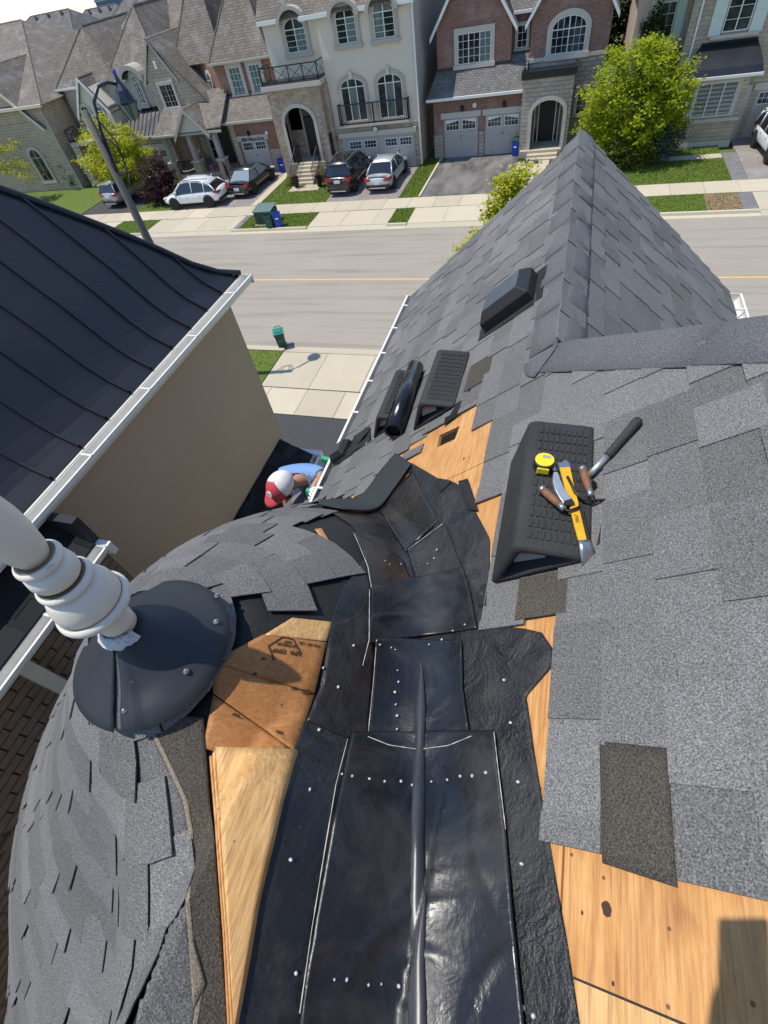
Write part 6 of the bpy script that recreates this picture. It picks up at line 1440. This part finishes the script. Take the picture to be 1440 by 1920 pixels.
tree('path_shrub', 'small green shrub beside the brick house path', grd(985, 322), 1.0, blobs_px([(985, 312, 12), (1010, 308, 8)], 38.2), 'leaf_dark', 700, .1, .04, cat='shrub')
tree('rose_bush', 'leafy bush with flowers right of the stone steps', grd(608, 345), 1.2, blobs_px([(608, 325, 13), (612, 340, 12)], 37.4), 'leaf_bush', 800, .09, .03, cat='shrub')
tree('garden_shrub', 'reddish green shrub left of the stone steps', grd(549, 350), 1.0, blobs_px([(548, 338, 10), (545, 350, 8)], 37.0), 'leaf_bush', 500, .09, .03, cat='shrub')

# ================================================================ street furniture
lp = thing('street_lamp', 'tall dark lamp post with curled arm and lantern behind metal roof', 'street lamp', (-13.32, 14.35, 0))
MB().tube([(-13.32, 14.35, 0), (-13.32, 14.35, 4.5), (-13.35, 14.35, 9.1)], [.17, .14, .10], 12).build('pole', 'lamp_post', lp, smooth=True)
hd_ = fac(235, 175, 15.35); A0 = np.array([-13.20, 14.37, 7.9]); 
arm = [(-13.25, 14.37, 7.6), (-13.20, 14.45, 8.6), (-13.15, 14.65, 9.2), (-13.02, 14.95, 9.48), (-12.85, 15.20, 9.5), (-12.72, 15.35, 9.42)]
MB().tube(arm, [.05, .05, .048, .045, .042, .04], 8).build('arm', 'lamp_head', lp, smooth=True)
sc = [(-13.20+.0*k, 14.45 + .42*math.sin(a_)*(1-a_/9), 8.15 + .55*math.cos(a_)*(1-a_/9) - .3) for k, a_ in enumerate(np.linspace(-.4, 5.6, 22))]
MB().tube(sc, .022, 6).build('scroll', 'lamp_head', lp, smooth=True); MB().tube([(-13.20, 14.50, 8.9), (-13.18, 14.85, 8.2), (-13.20, 14.75, 7.4), (-13.24, 14.45, 7.1)], .022, 6).build('scroll', 'lamp_head', lp, smooth=True)
MB().lathe([(.28, -.02), (.30, .02), (.20, .28), (.09, .42), (.07, .5), (.03, .62)], (-12.65, 15.40, 9.0), 8).build('lantern_hood', 'lamp_head', lp); MB().lathe([(.10, -.42), (.13, -.4), (.26, -.03)], (-12.65, 15.40, 9.0), 8).build('lantern_glass', 'glass_curtain', lp); MB().lathe([(.04, .60), (.05, .63), (.05, .70), (.02, .74)], (-12.65, 15.40, 9.0), 8).build('photocell', 'bin_blue', lp)
m = MB()
for k in range(4): a_ = math.pi/4+k*hp2; m.tube([(-12.65+.27*math.cos(a_), 15.40+.27*math.sin(a_), 9.0), (-12.65+.12*math.cos(a_), 15.40+.12*math.sin(a_), 8.55)], .014, 5)
m.build('lantern_frame', 'lamp_head', lp)
ub = grd(507, 420); c = np.array([-18.15, 30.45, .1])
t = thing('utility_box', 'green metal utility box on the far grass verge', 'utility box', c); bxp(t, 'body', 'box_green_dark', c[0]-.62, c[0]+.62, c[1]-.5, c[1]+.5, .1, .85, bevel=.02); m = MB(); m.prism([(c[0]-.66, c[1]-.56, .85), (c[0]+.66, c[1]-.56, .85), (c[0]+.66, c[1]+.54, .98), (c[0]-.66, c[1]+.54, .98)], (0, 0, .05)); m.build('lid', 'box_green', t, bevel=.01); bxp(t, 'base', 'concrete', c[0]-.7, c[0]+.7, c[1]-.58, c[1]+.58, .0, .13)
def bin_(name, label, loc, rz, w, d, h, mb, ml, tilt=0.0, lid=True):
    t = thing(name, label, 'bin', local=True, group='household bins'); m = MB()
    rows = [[(sx*w/2*k, sy*d/2*k, z) for sx, sy in ((-1, -1), (1, -1), (1, 1), (-1, 1))] for k, z in ((.78, 0), (.98, h*.9), (1.06, h*.9), (1.06, h), (.96, h), (.90, h*.9), (.74, .03))]
    A_ = np.array(rows); m.add(A_.reshape(-1, 3), [(i*4+j, i*4+(j+1) % 4, (i+1)*4+(j+1) % 4, (i+1)*4+j) for i in range(6) for j in range(4)] + [(3, 2, 1, 0), (24, 25, 26, 27)]); m.build('body', mb, t, bevel=.012)
    if lid:
        m = MB(); m.prism([(-w*.56, -d*.56, h), (w*.56, -d*.56, h), (w*.56, d*.56, h+.02), (-w*.56, d*.56, h+.02)], (0, 0, .045)); m.obox((0, 0, h+.07), (1, 0, 0), (0, 1, 0), (0, 0, 1), w*.7, d*.6, .03); m.build('lid', ml, t, bevel=.015)
        m = MB(); m.tube([(-w*.3, d*.5, h-.02), (-w*.3, d*.68, h+.10), (w*.3, d*.68, h+.10), (w*.3, d*.5, h-.02)], .022, 6); m.build('handle', ml, t)
    for s in (-1, 1): m = MB(); m.lathe([(.06, -.02), (.06, .02)], (s*w*.4, d*.44, .06), 10, (1, 0, 0)); m.build('wheel', 'plastic_black', t)
    m = MB(); m.obox((0, -d*.5, h*.62), (1, 0, 0), (0, 1, 0), (0, 0, 1), w*.4, .02, .08); m.build('label_plate', 'print_white' if mb == 'bin_blue' else 'box_green', t)
    t.location = loc; t.rotation_euler = (tilt, 0, rz); return t
bin_('green_bin', 'green wheeled bin standing at the near kerb', tuple(grd(531, 651) + np.array([0, 0, .02])), .5, .42, .46, .72, 'bin_green', 'bin_green_lid')
bin_('green_bin', 'dark green bin leaning against the utility box', tuple(grd(508, 427, .1)), .2, .5, .5, .78, 'bin_green', 'bin_green', lid=False)
bin_('blue_bin', 'blue recycling bin on the verge beside the utility box', tuple(grd(524, 425, .1)), .35, .46, .44, .8, 'bin_blue', 'bin_blue', lid=False, tilt=-.1)
bin_('blue_bin', 'blue bin between the black sedan and the stone porch', tuple(grd(533, 322, .1)), .2, .62, .55, .85, 'bin_blue', 'bin_blue', lid=False)
bin_('blue_bin', 'blue bin with dark top by the brick house garage', tuple(grd(966, 291, .1)), -.1, .45, .5, .85, 'bin_blue', 'bin_green')
for lb, q_ in (('flower pot left of the stone steps', (557, 352)), ('flower pot right of the stone steps', (600, 350))):
    g_ = grd(*q_, .1); t = thing('flower_pot', lb, 'flower pot', g_, 'pots by the stone steps'); m = MB(); m.lathe([(.18, 0), (.28, .62), (.30, .66), (.26, .66), (.25, .6)], g_, 4, cap=True); m.build('pot', 'plastic_black', t)
    V = MB()
    for i in range(160):
        p = g_ + np.array([random.gauss(0, .16), random.gauss(0, .16), .72 + abs(random.gauss(0, .10))]); s = .05; V.poly([p+np.array([-s, 0, 0]), p+np.array([0, -s, .02]), p+np.array([s, 0, .03]), p+np.array([0, s, 0])])
    V.build('flowers', 'flower_pink', t, uv=False)
# ================================================================ people and the ladder
def skin(name, mat, parent, J, E, sub=2):
    """J: joint -> (position, radius); E: bone list; one continuous skinned surface"""
    ks = list(J); rl = np.array(_rootloc(parent)); me = bpy.data.meshes.new(name)
    me.from_pydata([tuple(np.asarray(J[k][0], float) - rl) for k in ks], [(ks.index(a), ks.index(b)) for a, b in E], [])
    o = bpy.data.objects.new(name, me); col.objects.link(o); md = o.modifiers.new('skin', 'SKIN'); md.use_smooth_shade = True
    sv = me.skin_vertices[0].data
    for i, k in enumerate(ks): r_ = J[k][1]; sv[i].radius = (r_, r_) if np.isscalar(r_) else r_
    sv[0].use_root = True
    sb = o.modifiers.new('sub', 'SUBSURF'); sb.levels = sb.render_levels = sub
    dg = bpy.context.evaluated_depsgraph_get(); m2 = bpy.data.meshes.new_from_object(o.evaluated_get(dg)); bpy.data.objects.remove(o)
    m2.name = name; m2.materials.clear(); m2.materials.append(MATS[mat]); m2.polygons.foreach_set('use_smooth', [True]*len(m2.polygons)); ob = link(name, m2, parent); return ob
def hand(name, mat, parent, w, d, n, s=1.0, curl=.9):
    """palm and five curled fingers; w wrist, d towards fingers, n palm side"""
    d = np.asarray(d, float)/np.linalg.norm(d); n = np.asarray(n, float); n = n - d*(n @ d); n /= np.linalg.norm(n); c = np.cross(d, n)
    J = {'w': (w, .026*s), 'p': (w + d*.045*s, (.036*s, .018*s)), 'q': (w + d*.085*s, (.036*s, .015*s))}; E = [('w', 'p'), ('p', 'q')]
    for i, (off, L_) in enumerate(((-.030, .070), (-.010, .080), (.010, .075), (.029, .058))):
        b = w + d*.085*s + c*off*s; p1 = b + (d*math.cos(curl*.4) + n*math.sin(curl*.4))*L_*.45*s; p2 = p1 + (d*math.cos(curl) + n*math.sin(curl))*L_*.33*s; p3 = p2 + (d*math.cos(curl*1.6) + n*math.sin(curl*1.6))*L_*.27*s
        for k, (p, r_) in enumerate(((b, .0095), (p1, .009), (p2, .0082), (p3, .007))): J['f%d%d' % (i, k)] = (p, r_*s)
        E += [('q', 'f%d0' % i)] + [('f%d%d' % (i, k), 'f%d%d' % (i, k+1)) for k in range(3)]
    t0 = w + d*.03*s - c*.034*s; t1 = t0 + (d*.5 - c*.8 + n*.3)*.035*s; t2 = t1 + (d*.8 - c*.2 + n*.5)*.03*s
    for k, (p, r_) in enumerate(((t0, .013), (t1, .011), (t2, .008))): J['t%d' % k] = (p, r_*s)
    E += [('p', 't0'), ('t0', 't1'), ('t1', 't2')]
    return skin(name, mat, parent, J, E, 1)
def head(parent, c, f, up, mat='skin', s=1.0, beard=True):
    """c centre of skull, f face direction, up crown direction"""
    f = np.asarray(f, float)/np.linalg.norm(f); up = np.asarray(up, float); up = up - f*(up @ f); up /= np.linalg.norm(up); r = np.cross(f, up)
    m = MB(); nu, nv = 16, 20; P = []
    for i in range(nu+1):
        ph = math.pi*i/nu - math.pi/2; row = []
        for k in range(nv):
            th = 2*math.pi*k/nv; z = math.sin(ph); x = math.cos(ph)*math.cos(th); y = math.cos(ph)*math.sin(th)
            sx = .098 if x > 0 else .100; jaw = 1 - .28*max(0, -z-.2); nose = .020*math.exp(-((z+.12)/.16)**2 - (y/.16)**2) if x > 0 else 0; brow = .006*math.exp(-((z-.18)/.1)**2)*(1 if x > .3 else 0); eye = -.008*math.exp(-((z-.02)/.08)**2 - ((abs(y)-.36)/.14)**2) if x > 0 else 0; mouth = .004*math.exp(-((z+.45)/.07)**2 - (y/.25)**2) if x > 0 else 0; chin = .012*math.exp(-((z+.8)/.2)**2) if x > 0 else 0
            row.append(c + s*(f*(x*sx*jaw + nose + brow + eye + mouth + chin) + r*(y*.076*jaw) + up*(z*.118)))
        P.append(row + [row[0]])
    m.grid(np.array(P)); o = m.build('head', mat, parent, smooth=True, uv=False)
    for sg in (-1, 1):
        e = MB(); e.lathe([(.001, -.004), (.022, -.006), (.030, 0), (.026, .008), (.012, .004)], c + s*(r*sg*.076 - f*.005 - up*.005), 12, r*sg + f*(-.3)); e.build('ear', mat, o, smooth=True)
        e = MB(); e.lathe([(.002, -.004), (.010, -.002), (.011, .002), (.004, .007)], c + s*(f*.082 + r*sg*.031 + up*.006), 10, f); e.build('eye', 'print_white', o, smooth=True); e = MB(); e.lathe([(.005, 0), (.004, .001)], c + s*(f*.0895 + r*sg*.031 + up*.006), 8, f); e.build('pupil', 'hair', o)
    if beard:
        e = MB(); P = [[c + s*(f*(.096*math.cos(a) + .006) + r*.078*math.sin(a) + up*z)*1.0 for a in np.linspace(-1.25, 1.25, 12)] for z in (-.055, -.075, -.095, -.112)]
        P = [[c + s*(f*((.097 - .10*max(0, -z-.05))*math.cos(a) + .004) + r*.070*math.sin(a) + up*z) for a in np.linspace(-1.3, 1.3, 12)] for z in (-.050, -.070, -.095, -.118)]
        e.grid(np.array(P)); e.build('beard', 'hair', o, smooth=True)
    return o, f, up, r
V3 = lambda *a: np.array(a, float)
# ladder against our gutter
t = thing('ladder', 'grey ladder with green end caps leaning on the white gutter', 'ladder', (-3.3, 2.4, 0))
a0, a1 = V3(-3.45, 2.55, .09), V3(-1.63, 2.53, 8.52); b0, b1 = V3(-3.45, 2.20, .09), V3(-1.64, 2.18, 8.50)
dr_ = (a1-a0)/np.linalg.norm(a1-a0); nl_ = np.cross(dr_, (0, 1, 0))
for p, q_ in ((a0, a1), (b0, b1)):
    m = MB(); m.obox((p+q_)/2, dr_, (0, 1, 0), nl_, np.linalg.norm(q_-p), .028, .075); m.build('rail', 'ladder_grey', t); m = MB(); m.obox(q_, dr_, (0, 1, 0), nl_, .05, .036, .085); m.build('rail_cap', 'ladder_green', t)
    m = MB(); m.obox(p - np.array([0, 0, .0]), (1, 0, 0), (0, 1, 0), (0, 0, 1), .09, .06, .03); m.build('foot', 'plastic_black', t)
for i in range(28):
    k = (i+.6)/28.6; m = MB(); m.tube([a0+(a1-a0)*k, b0+(b1-b0)*k], .014, 6); m.build('rung', 'ladder_grey', t)
# roofer on the ladder
hc = V3(-1.90, 2.19, 8.53); face = V3(-.42, -.70, -.42); upv = V3(.10, -.42, .80)
p1 = thing('person', 'person in red and white cap and blue t-shirt climbing the ladder', 'person', (-2.6, 2.4, 5.3))
head(p1, hc, face, upv, s=1.12)
neck = hc + V3(.05, .11, -.08); chest = neck + V3(.02, .20, -.10); pel = chest + V3(-.22, .16, -.44); shR = neck + V3(.17, .13, .0); shL = neck + V3(-.17, .12, -.05)
elR = V3(-1.64, 2.40, 8.46); wrR = V3(-1.67, 2.24, 8.46); elL = shL + V3(-.06, -.05, -.29); wrL = V3(-2.0, 2.13, 7.62)
knR, knL = V3(-2.12, 2.30, 7.05), V3(-2.30, 2.36, 6.95); anR, anL = V3(-2.28, 2.26, 6.72), V3(-2.42, 2.44, 6.42)
Jb = {'pel': (pel, .10), 'chest': (chest, (.135, .10)), 'neck': (neck, .052), 'hd': (hc + V3(.01, .03, -.05), .055), 'shR': (shR, .058), 'elR': (elR, .041), 'wrR': (wrR, .028), 'shL': (shL, .058), 'elL': (elL, .041), 'wrL': (wrL, .028),
      'hpR': (pel + V3(.08, -.01, -.04), .085), 'knR': (knR, .056), 'anR': (anR, .038), 'toR': (anR + V3(.13, -.05, -.06), .032), 'hpL': (pel + V3(-.09, .02, -.04), .085), 'knL': (knL, .056), 'anL': (anL, .038), 'toL': (anL + V3(.13, -.05, -.06), .032)}
Eb = [('pel', 'chest'), ('chest', 'neck'), ('neck', 'hd'), ('chest', 'shR'), ('shR', 'elR'), ('elR', 'wrR'), ('chest', 'shL'), ('shL', 'elL'), ('elL', 'wrL'), ('pel', 'hpR'), ('hpR', 'knR'), ('knR', 'anR'), ('anR', 'toR'), ('pel', 'hpL'), ('hpL', 'knL'), ('knL', 'anL'), ('anL', 'toL')]
body_ = skin('body', 'skin', p1, Jb, Eb)
mid = lambda a, b, k: a + (b-a)*k
skin('t_shirt', 'shirt_blue', p1, {'ch': (chest, (.165, .125)), 'up': (mid(chest, neck, .62), (.12, .085)), 'lo': (mid(chest, pel, .55), (.155, .12)), 'hem': (mid(chest, pel, .98), (.16, .13)), 'a': (shR, .080), 'b': (mid(shR, elR, .55), .066), 'b2': (mid(shR, elR, .68), .064), 'c': (shL, .080), 'd': (mid(shL, elL, .55), .066), 'd2': (mid(shL, elL, .68), .064)}, [('ch', 'up'), ('ch', 'lo'), ('lo', 'hem'), ('ch', 'a'), ('a', 'b'), ('b', 'b2'), ('ch', 'c'), ('c', 'd'), ('d', 'd2')])
skin('trousers', 'jeans', p1, {'p': (pel, (.135, .12)), 'w': (mid(pel, chest, .15), (.135, .12)), 'a': (Jb['hpR'][0], .10), 'b': (knR, .072), 'c': (anR, .06), 'd': (Jb['hpL'][0], .10), 'e': (knL, .072), 'f': (anL, .06)}, [('p', 'w'), ('p', 'a'), ('a', 'b'), ('b', 'c'), ('p', 'd'), ('d', 'e'), ('e', 'f')])
hand('glove', 'glove_white', p1, wrR, V3(.25, -.35, .35), V3(.6, .1, -.5), 1.15); hand('glove', 'glove_white', p1, wrL, V3(.5, .2, .3), V3(.3, 0, -.6), 1.15)
# cap: red front, white back, red peak and white badge
f = face/np.linalg.norm(face); up = upv - f*(upv @ f); up /= np.linalg.norm(up); r = np.cross(f, up); cc2 = hc + up*.028
def dome(a0_, a1_, name, mat, par):
    P = [[cc2 + (f*.130*math.cos(th) + r*.108*math.sin(th))*math.cos(ph) + up*.122*math.sin(ph) for th in np.linspace(a0_, a1_, 16)] for ph in np.linspace(0, math.pi/2-.02, 9)]
    return MB().grid(np.array(P), .003, -up).build(name, mat, par, smooth=True, uv=False)
cap_ = dome(-1.25, 1.25, 'cap', 'cap_red', p1); dome(1.25, 2*math.pi-1.25, 'cap_mesh', 'cap_white', cap_)
P = [[cc2 + f*(.126 + (.085*(1-(abs(th)/1.1)**2.4))*k)*1.0*(math.cos(th) if k == 0 else (.55+.45*math.cos(th))) + r*.108*math.sin(th)*(1-.12*k) - up*.022*k for th in np.linspace(-1.05, 1.05, 13)] for k in (0, .35, .7, 1)]
MB().grid(np.array(P), .004, -up).build('cap_peak', 'cap_red', cap_, smooth=True, uv=False)
bc = cc2 + f*.102 + up*.072; bn = (f*.78 + up*.62); bn /= np.linalg.norm(bn); bu = np.cross(bn, r)
m = MB(); m.prism([bc + r*.030*math.cos(a) + bu*.030*math.sin(a) for a in np.linspace(0, 2*math.pi, 6, endpoint=False)], bn*.006); bd = m.build('cap_badge', 'print_white', cap_)
m = MB(); m.obox(bc + bn*.007 + r*.006, r, bu, bn, .006, .03, .002); m.obox(bc + bn*.007 - r*.010, r, bu, bn, .012, .006, .002); m.obox(bc + bn*.007 - r*.008 + bu*.012, r, bu, bn, .016, .005, .002); m.build('badge_mark', 'cap_red', cap_)
sc_ = mid(chest, shR, .5) + V3(.03, -.10, .085)
def shirt_text(body, c, X_, Y_, size):
    cu = bpy.data.curves.new('lettering', 'FONT'); cu.body = body; cu.size = size; cu.align_x = 'CENTER'; cu.extrude = .001
    o = bpy.data.objects.new('lettering', cu); col.objects.link(o); me = bpy.data.meshes.new_from_object(o.evaluated_get(bpy.context.evaluated_depsgraph_get())); bpy.data.objects.remove(o); me.materials.clear(); me.materials.append(MATS['print_white'])
    X_ = X_/np.linalg.norm(X_); Y_ = Y_ - X_*(X_ @ Y_); Y_ /= np.linalg.norm(Y_); Z_ = np.cross(X_, Y_); M4 = Matrix.Identity(4); rl = _rootloc(p1)
    for k in range(3): M4[k][0] = X_[k]; M4[k][1] = Y_[k]; M4[k][2] = Z_[k]; M4[k][3] = c[k]-rl[k]
    ob = link('shirt_lettering', me, p1); ob.matrix_basis = M4
shirt_text('roof', sc_, V3(-1, -.15, 0), V3(0, -.3, 1), .075)
# person on the porch
b_ = grd(376, 327, .55); b_ = V3(-28.55, 40.35, .55)
p2 = thing('person', 'person in white t-shirt and dark trousers standing on the far porch', 'person', b_)
hc2 = b_ + V3(.05, -.02, 1.60); hd2, *_ = head(p2, hc2, V3(.75, -.6, -.35), V3(0, 0, 1), beard=False)
nk = b_ + V3(0, 0, 1.44); ch = b_ + V3(0, 0, 1.22); pl = b_ + V3(0, 0, .90); sR, sL = nk + V3(-.12, -.16, -.06), nk + V3(.12, .16, -.06); eR, eL = sR + V3(.06, -.08, -.28), sL + V3(.10, -.02, -.28); wR, wL = eR + V3(.22, .06, .04), eL + V3(.22, -.14, .05)
J2 = {'pel': (pl, .10), 'chest': (ch, (.13, .10)), 'neck': (nk, .05), 'hd': (hc2 + V3(-.02, 0, -.06), .05), 'sR': (sR, .05), 'eR': (eR, .038), 'wR': (wR, .027), 'sL': (sL, .05), 'eL': (eL, .038), 'wL': (wL, .027), 'hR': (pl + V3(-.03, -.09, -.05), .08), 'kR': (b_ + V3(.0, -.10, .48), .055), 'aR': (b_ + V3(-.02, -.10, .08), .038), 'tR': (b_ + V3(.10, -.14, .035), .03), 'hL': (pl + V3(.03, .09, -.05), .08), 'kL': (b_ + V3(.04, .10, .48), .055), 'aL': (b_ + V3(.02, .11, .08), .038), 'tL': (b_ + V3(.14, .08, .035), .03)}
E2 = [('pel', 'chest'), ('chest', 'neck'), ('neck', 'hd'), ('chest', 'sR'), ('sR', 'eR'), ('eR', 'wR'), ('chest', 'sL'), ('sL', 'eL'), ('eL', 'wL'), ('pel', 'hR'), ('hR', 'kR'), ('kR', 'aR'), ('aR', 'tR'), ('pel', 'hL'), ('hL', 'kL'), ('kL', 'aL'), ('aL', 'tL')]
skin('body', 'skin', p2, J2, E2)
skin('t_shirt', 'glove_white', p2, {'c': (ch, (.16, .13)), 'u': (mid(ch, nk, .6), (.12, .09)), 'l': (pl + V3(0, 0, .05), (.15, .13)), 'a': (sR, .07), 'b': (mid(sR, eR, .6), .062), 'd': (sL, .07), 'e': (mid(sL, eL, .6), .062)}, [('c', 'u'), ('c', 'l'), ('c', 'a'), ('a', 'b'), ('c', 'd'), ('d', 'e')])
skin('trousers', 'olive', p2, {'p': (pl, (.14, .12)), 'a': (J2['hR'][0], .10), 'b': (J2['kR'][0], .075), 'c': (J2['aR'][0], .06), 'd': (J2['hL'][0], .10), 'e': (J2['kL'][0], .075), 'f': (J2['aL'][0], .06)}, [('p', 'a'), ('a', 'b'), ('b', 'c'), ('p', 'd'), ('d', 'e'), ('e', 'f')])
hand('hand', 'skin', p2, wR, V3(1, .3, .1), V3(0, 0, -1), 1.0); hand('hand', 'skin', p2, wL, V3(1, -.4, .1), V3(0, 0, -1), 1.0)
m = MB(); P = [[hc2 + V3(-.012, 0, .01) + V3(.106*math.cos(a)*math.cos(ph), .088*math.sin(a)*math.cos(ph), .122*math.sin(ph)) for a in np.linspace(0, 2*math.pi, 16)] for ph in np.linspace(.35, 1.55, 6)]; m.grid(np.array(P)); m.build('hair', 'hair', p2, smooth=True, uv=False)
t = thing('planter', 'pink pot with leafy plant on the far porch floor', 'planter', (-27.6, 40.2, .55)); m = MB(); m.lathe([(.14, 0), (.2, .35), (.21, .38), (.17, .37)], (-27.6, 40.2, .55), 12); m.build('pot', 'flower_pink', t)
V = MB()
for i in range(220): p = V3(-27.6, 40.2, 1.15) + rng.normal(0, .16, 3)*V3(1, 1, 1.3); s = .06; V.poly([p+V3(-s, 0, 0), p+V3(0, -s*.5, .03), p+V3(s, 0, .03), p+V3(0, s*.5, 0)])
V.build('leaves', 'leaf_dark', t, uv=False)

# the person taking the photograph: only the shadow of phone and hands falls into view
fw_ = R[:, 2]; dn_ = R[:, 1]; rt_ = R[:, 0]; camp = V3(0, 0, H)
p3 = thing('person', 'person holding up a phone, seen only as a shadow on the plywood', 'person', (0, -.62, 9.85))
m = MB(); m.obox(camp - fw_*.012 + dn_*.058 + rt_*.012, rt_, dn_, fw_, .080, .160, .009); m.build('phone', 'plastic_black', p3, bevel=.003)
hc3 = V3(.02, -.46, 11.36); head(p3, hc3, V3(0, .75, -.35), V3(0, .3, 1), beard=False)
m = MB(); m.grid(np.array([[hc3 + V3(.088*math.sin(a)*math.cos(ph), -.012 + .108*math.cos(a)*math.cos(ph), .012 + .12*math.sin(ph)) for a in np.linspace(0, 2*math.pi, 16)] for ph in np.linspace(.35, 1.55, 6)])); m.build('hair', 'hair', p3, smooth=True, uv=False)
nk = hc3 + V3(0, -.03, -.15); ch = nk + V3(0, -.05, -.22); pl = ch + V3(0, -.08, -.36); wR_ = camp - fw_*.05 + dn_*.19 + rt_*.055; wL_ = camp - fw_*.05 + dn_*.19 - rt_*.045
sR, sL = nk + V3(.19, -.03, -.07), nk + V3(-.19, -.03, -.07); eR = sR + V3(.08, .10, -.24); eL = sL + V3(-.08, .10, -.24)
fR, fL = V3(.20, -.66, PZ + PM*.20 + .06), V3(-.12, -.72, float(SZ(-.12, -.72)) + .08)
J3 = {'pel': (pl, .10), 'chest': (ch, (.13, .10)), 'neck': (nk, .05), 'hd': (hc3 + V3(0, -.03, -.06), .05), 'sR': (sR, .055), 'eR': (eR, .04), 'wR': (wR_, .027), 'sL': (sL, .055), 'eL': (eL, .04), 'wL': (wL_, .027), 'hR': (pl + V3(.09, 0, -.05), .085), 'kR': ((pl + fR)/2 + V3(.06, .02, 0), .058), 'aR': (fR, .038), 'tR': (fR + V3(.02, .14, -.02), .03), 'hL': (pl + V3(-.09, 0, -.05), .085), 'kL': ((pl + fL)/2 + V3(-.02, .02, 0), .058), 'aL': (fL, .038), 'tL': (fL + V3(-.02, .14, -.02), .03)}
skin('body', 'skin', p3, J3, E2)
skin('jacket', 'jeans', p3, {'c': (ch, (.165, .13)), 'u': (mid(ch, nk, .6), (.12, .09)), 'l': (pl + V3(0, 0, .03), (.16, .13)), 'a': (sR, .078), 'b': (eR, .06), 'b2': (mid(eR, wR_, .8), .042), 'd': (sL, .078), 'e': (eL, .06), 'e2': (mid(eL, wL_, .8), .042)}, [('c', 'u'), ('c', 'l'), ('c', 'a'), ('a', 'b'), ('b', 'b2'), ('c', 'd'), ('d', 'e'), ('e', 'e2')])
skin('trousers', 'olive', p3, {'p': (pl, (.14, .12)), 'a': (J3['hR'][0], .10), 'b': (J3['kR'][0], .075), 'c': (fR + V3(0, 0, .03), .06), 'd': (J3['hL'][0], .10), 'e': (J3['kL'][0], .075), 'f': (fL + V3(0, 0, .03), .06)}, [('p', 'a'), ('a', 'b'), ('b', 'c'), ('p', 'd'), ('d', 'e'), ('e', 'f')])
for fp3 in (fR, fL): m = MB(); m.obox(fp3 + V3(0, .05, -.03), (1, 0, 0), (0, 1, 0), (0, 0, 1), .10, .27, .09); m.build('boot', 'plastic_black', p3, bevel=.03)
hand('hand', 'skin', p3, wR_, -dn_ - rt_*.15, -rt_ + fw_*.2, 1.0); hand('hand', 'skin', p3, wL_, -dn_ + rt_*.15, rt_ + fw_*.2, 1.0)
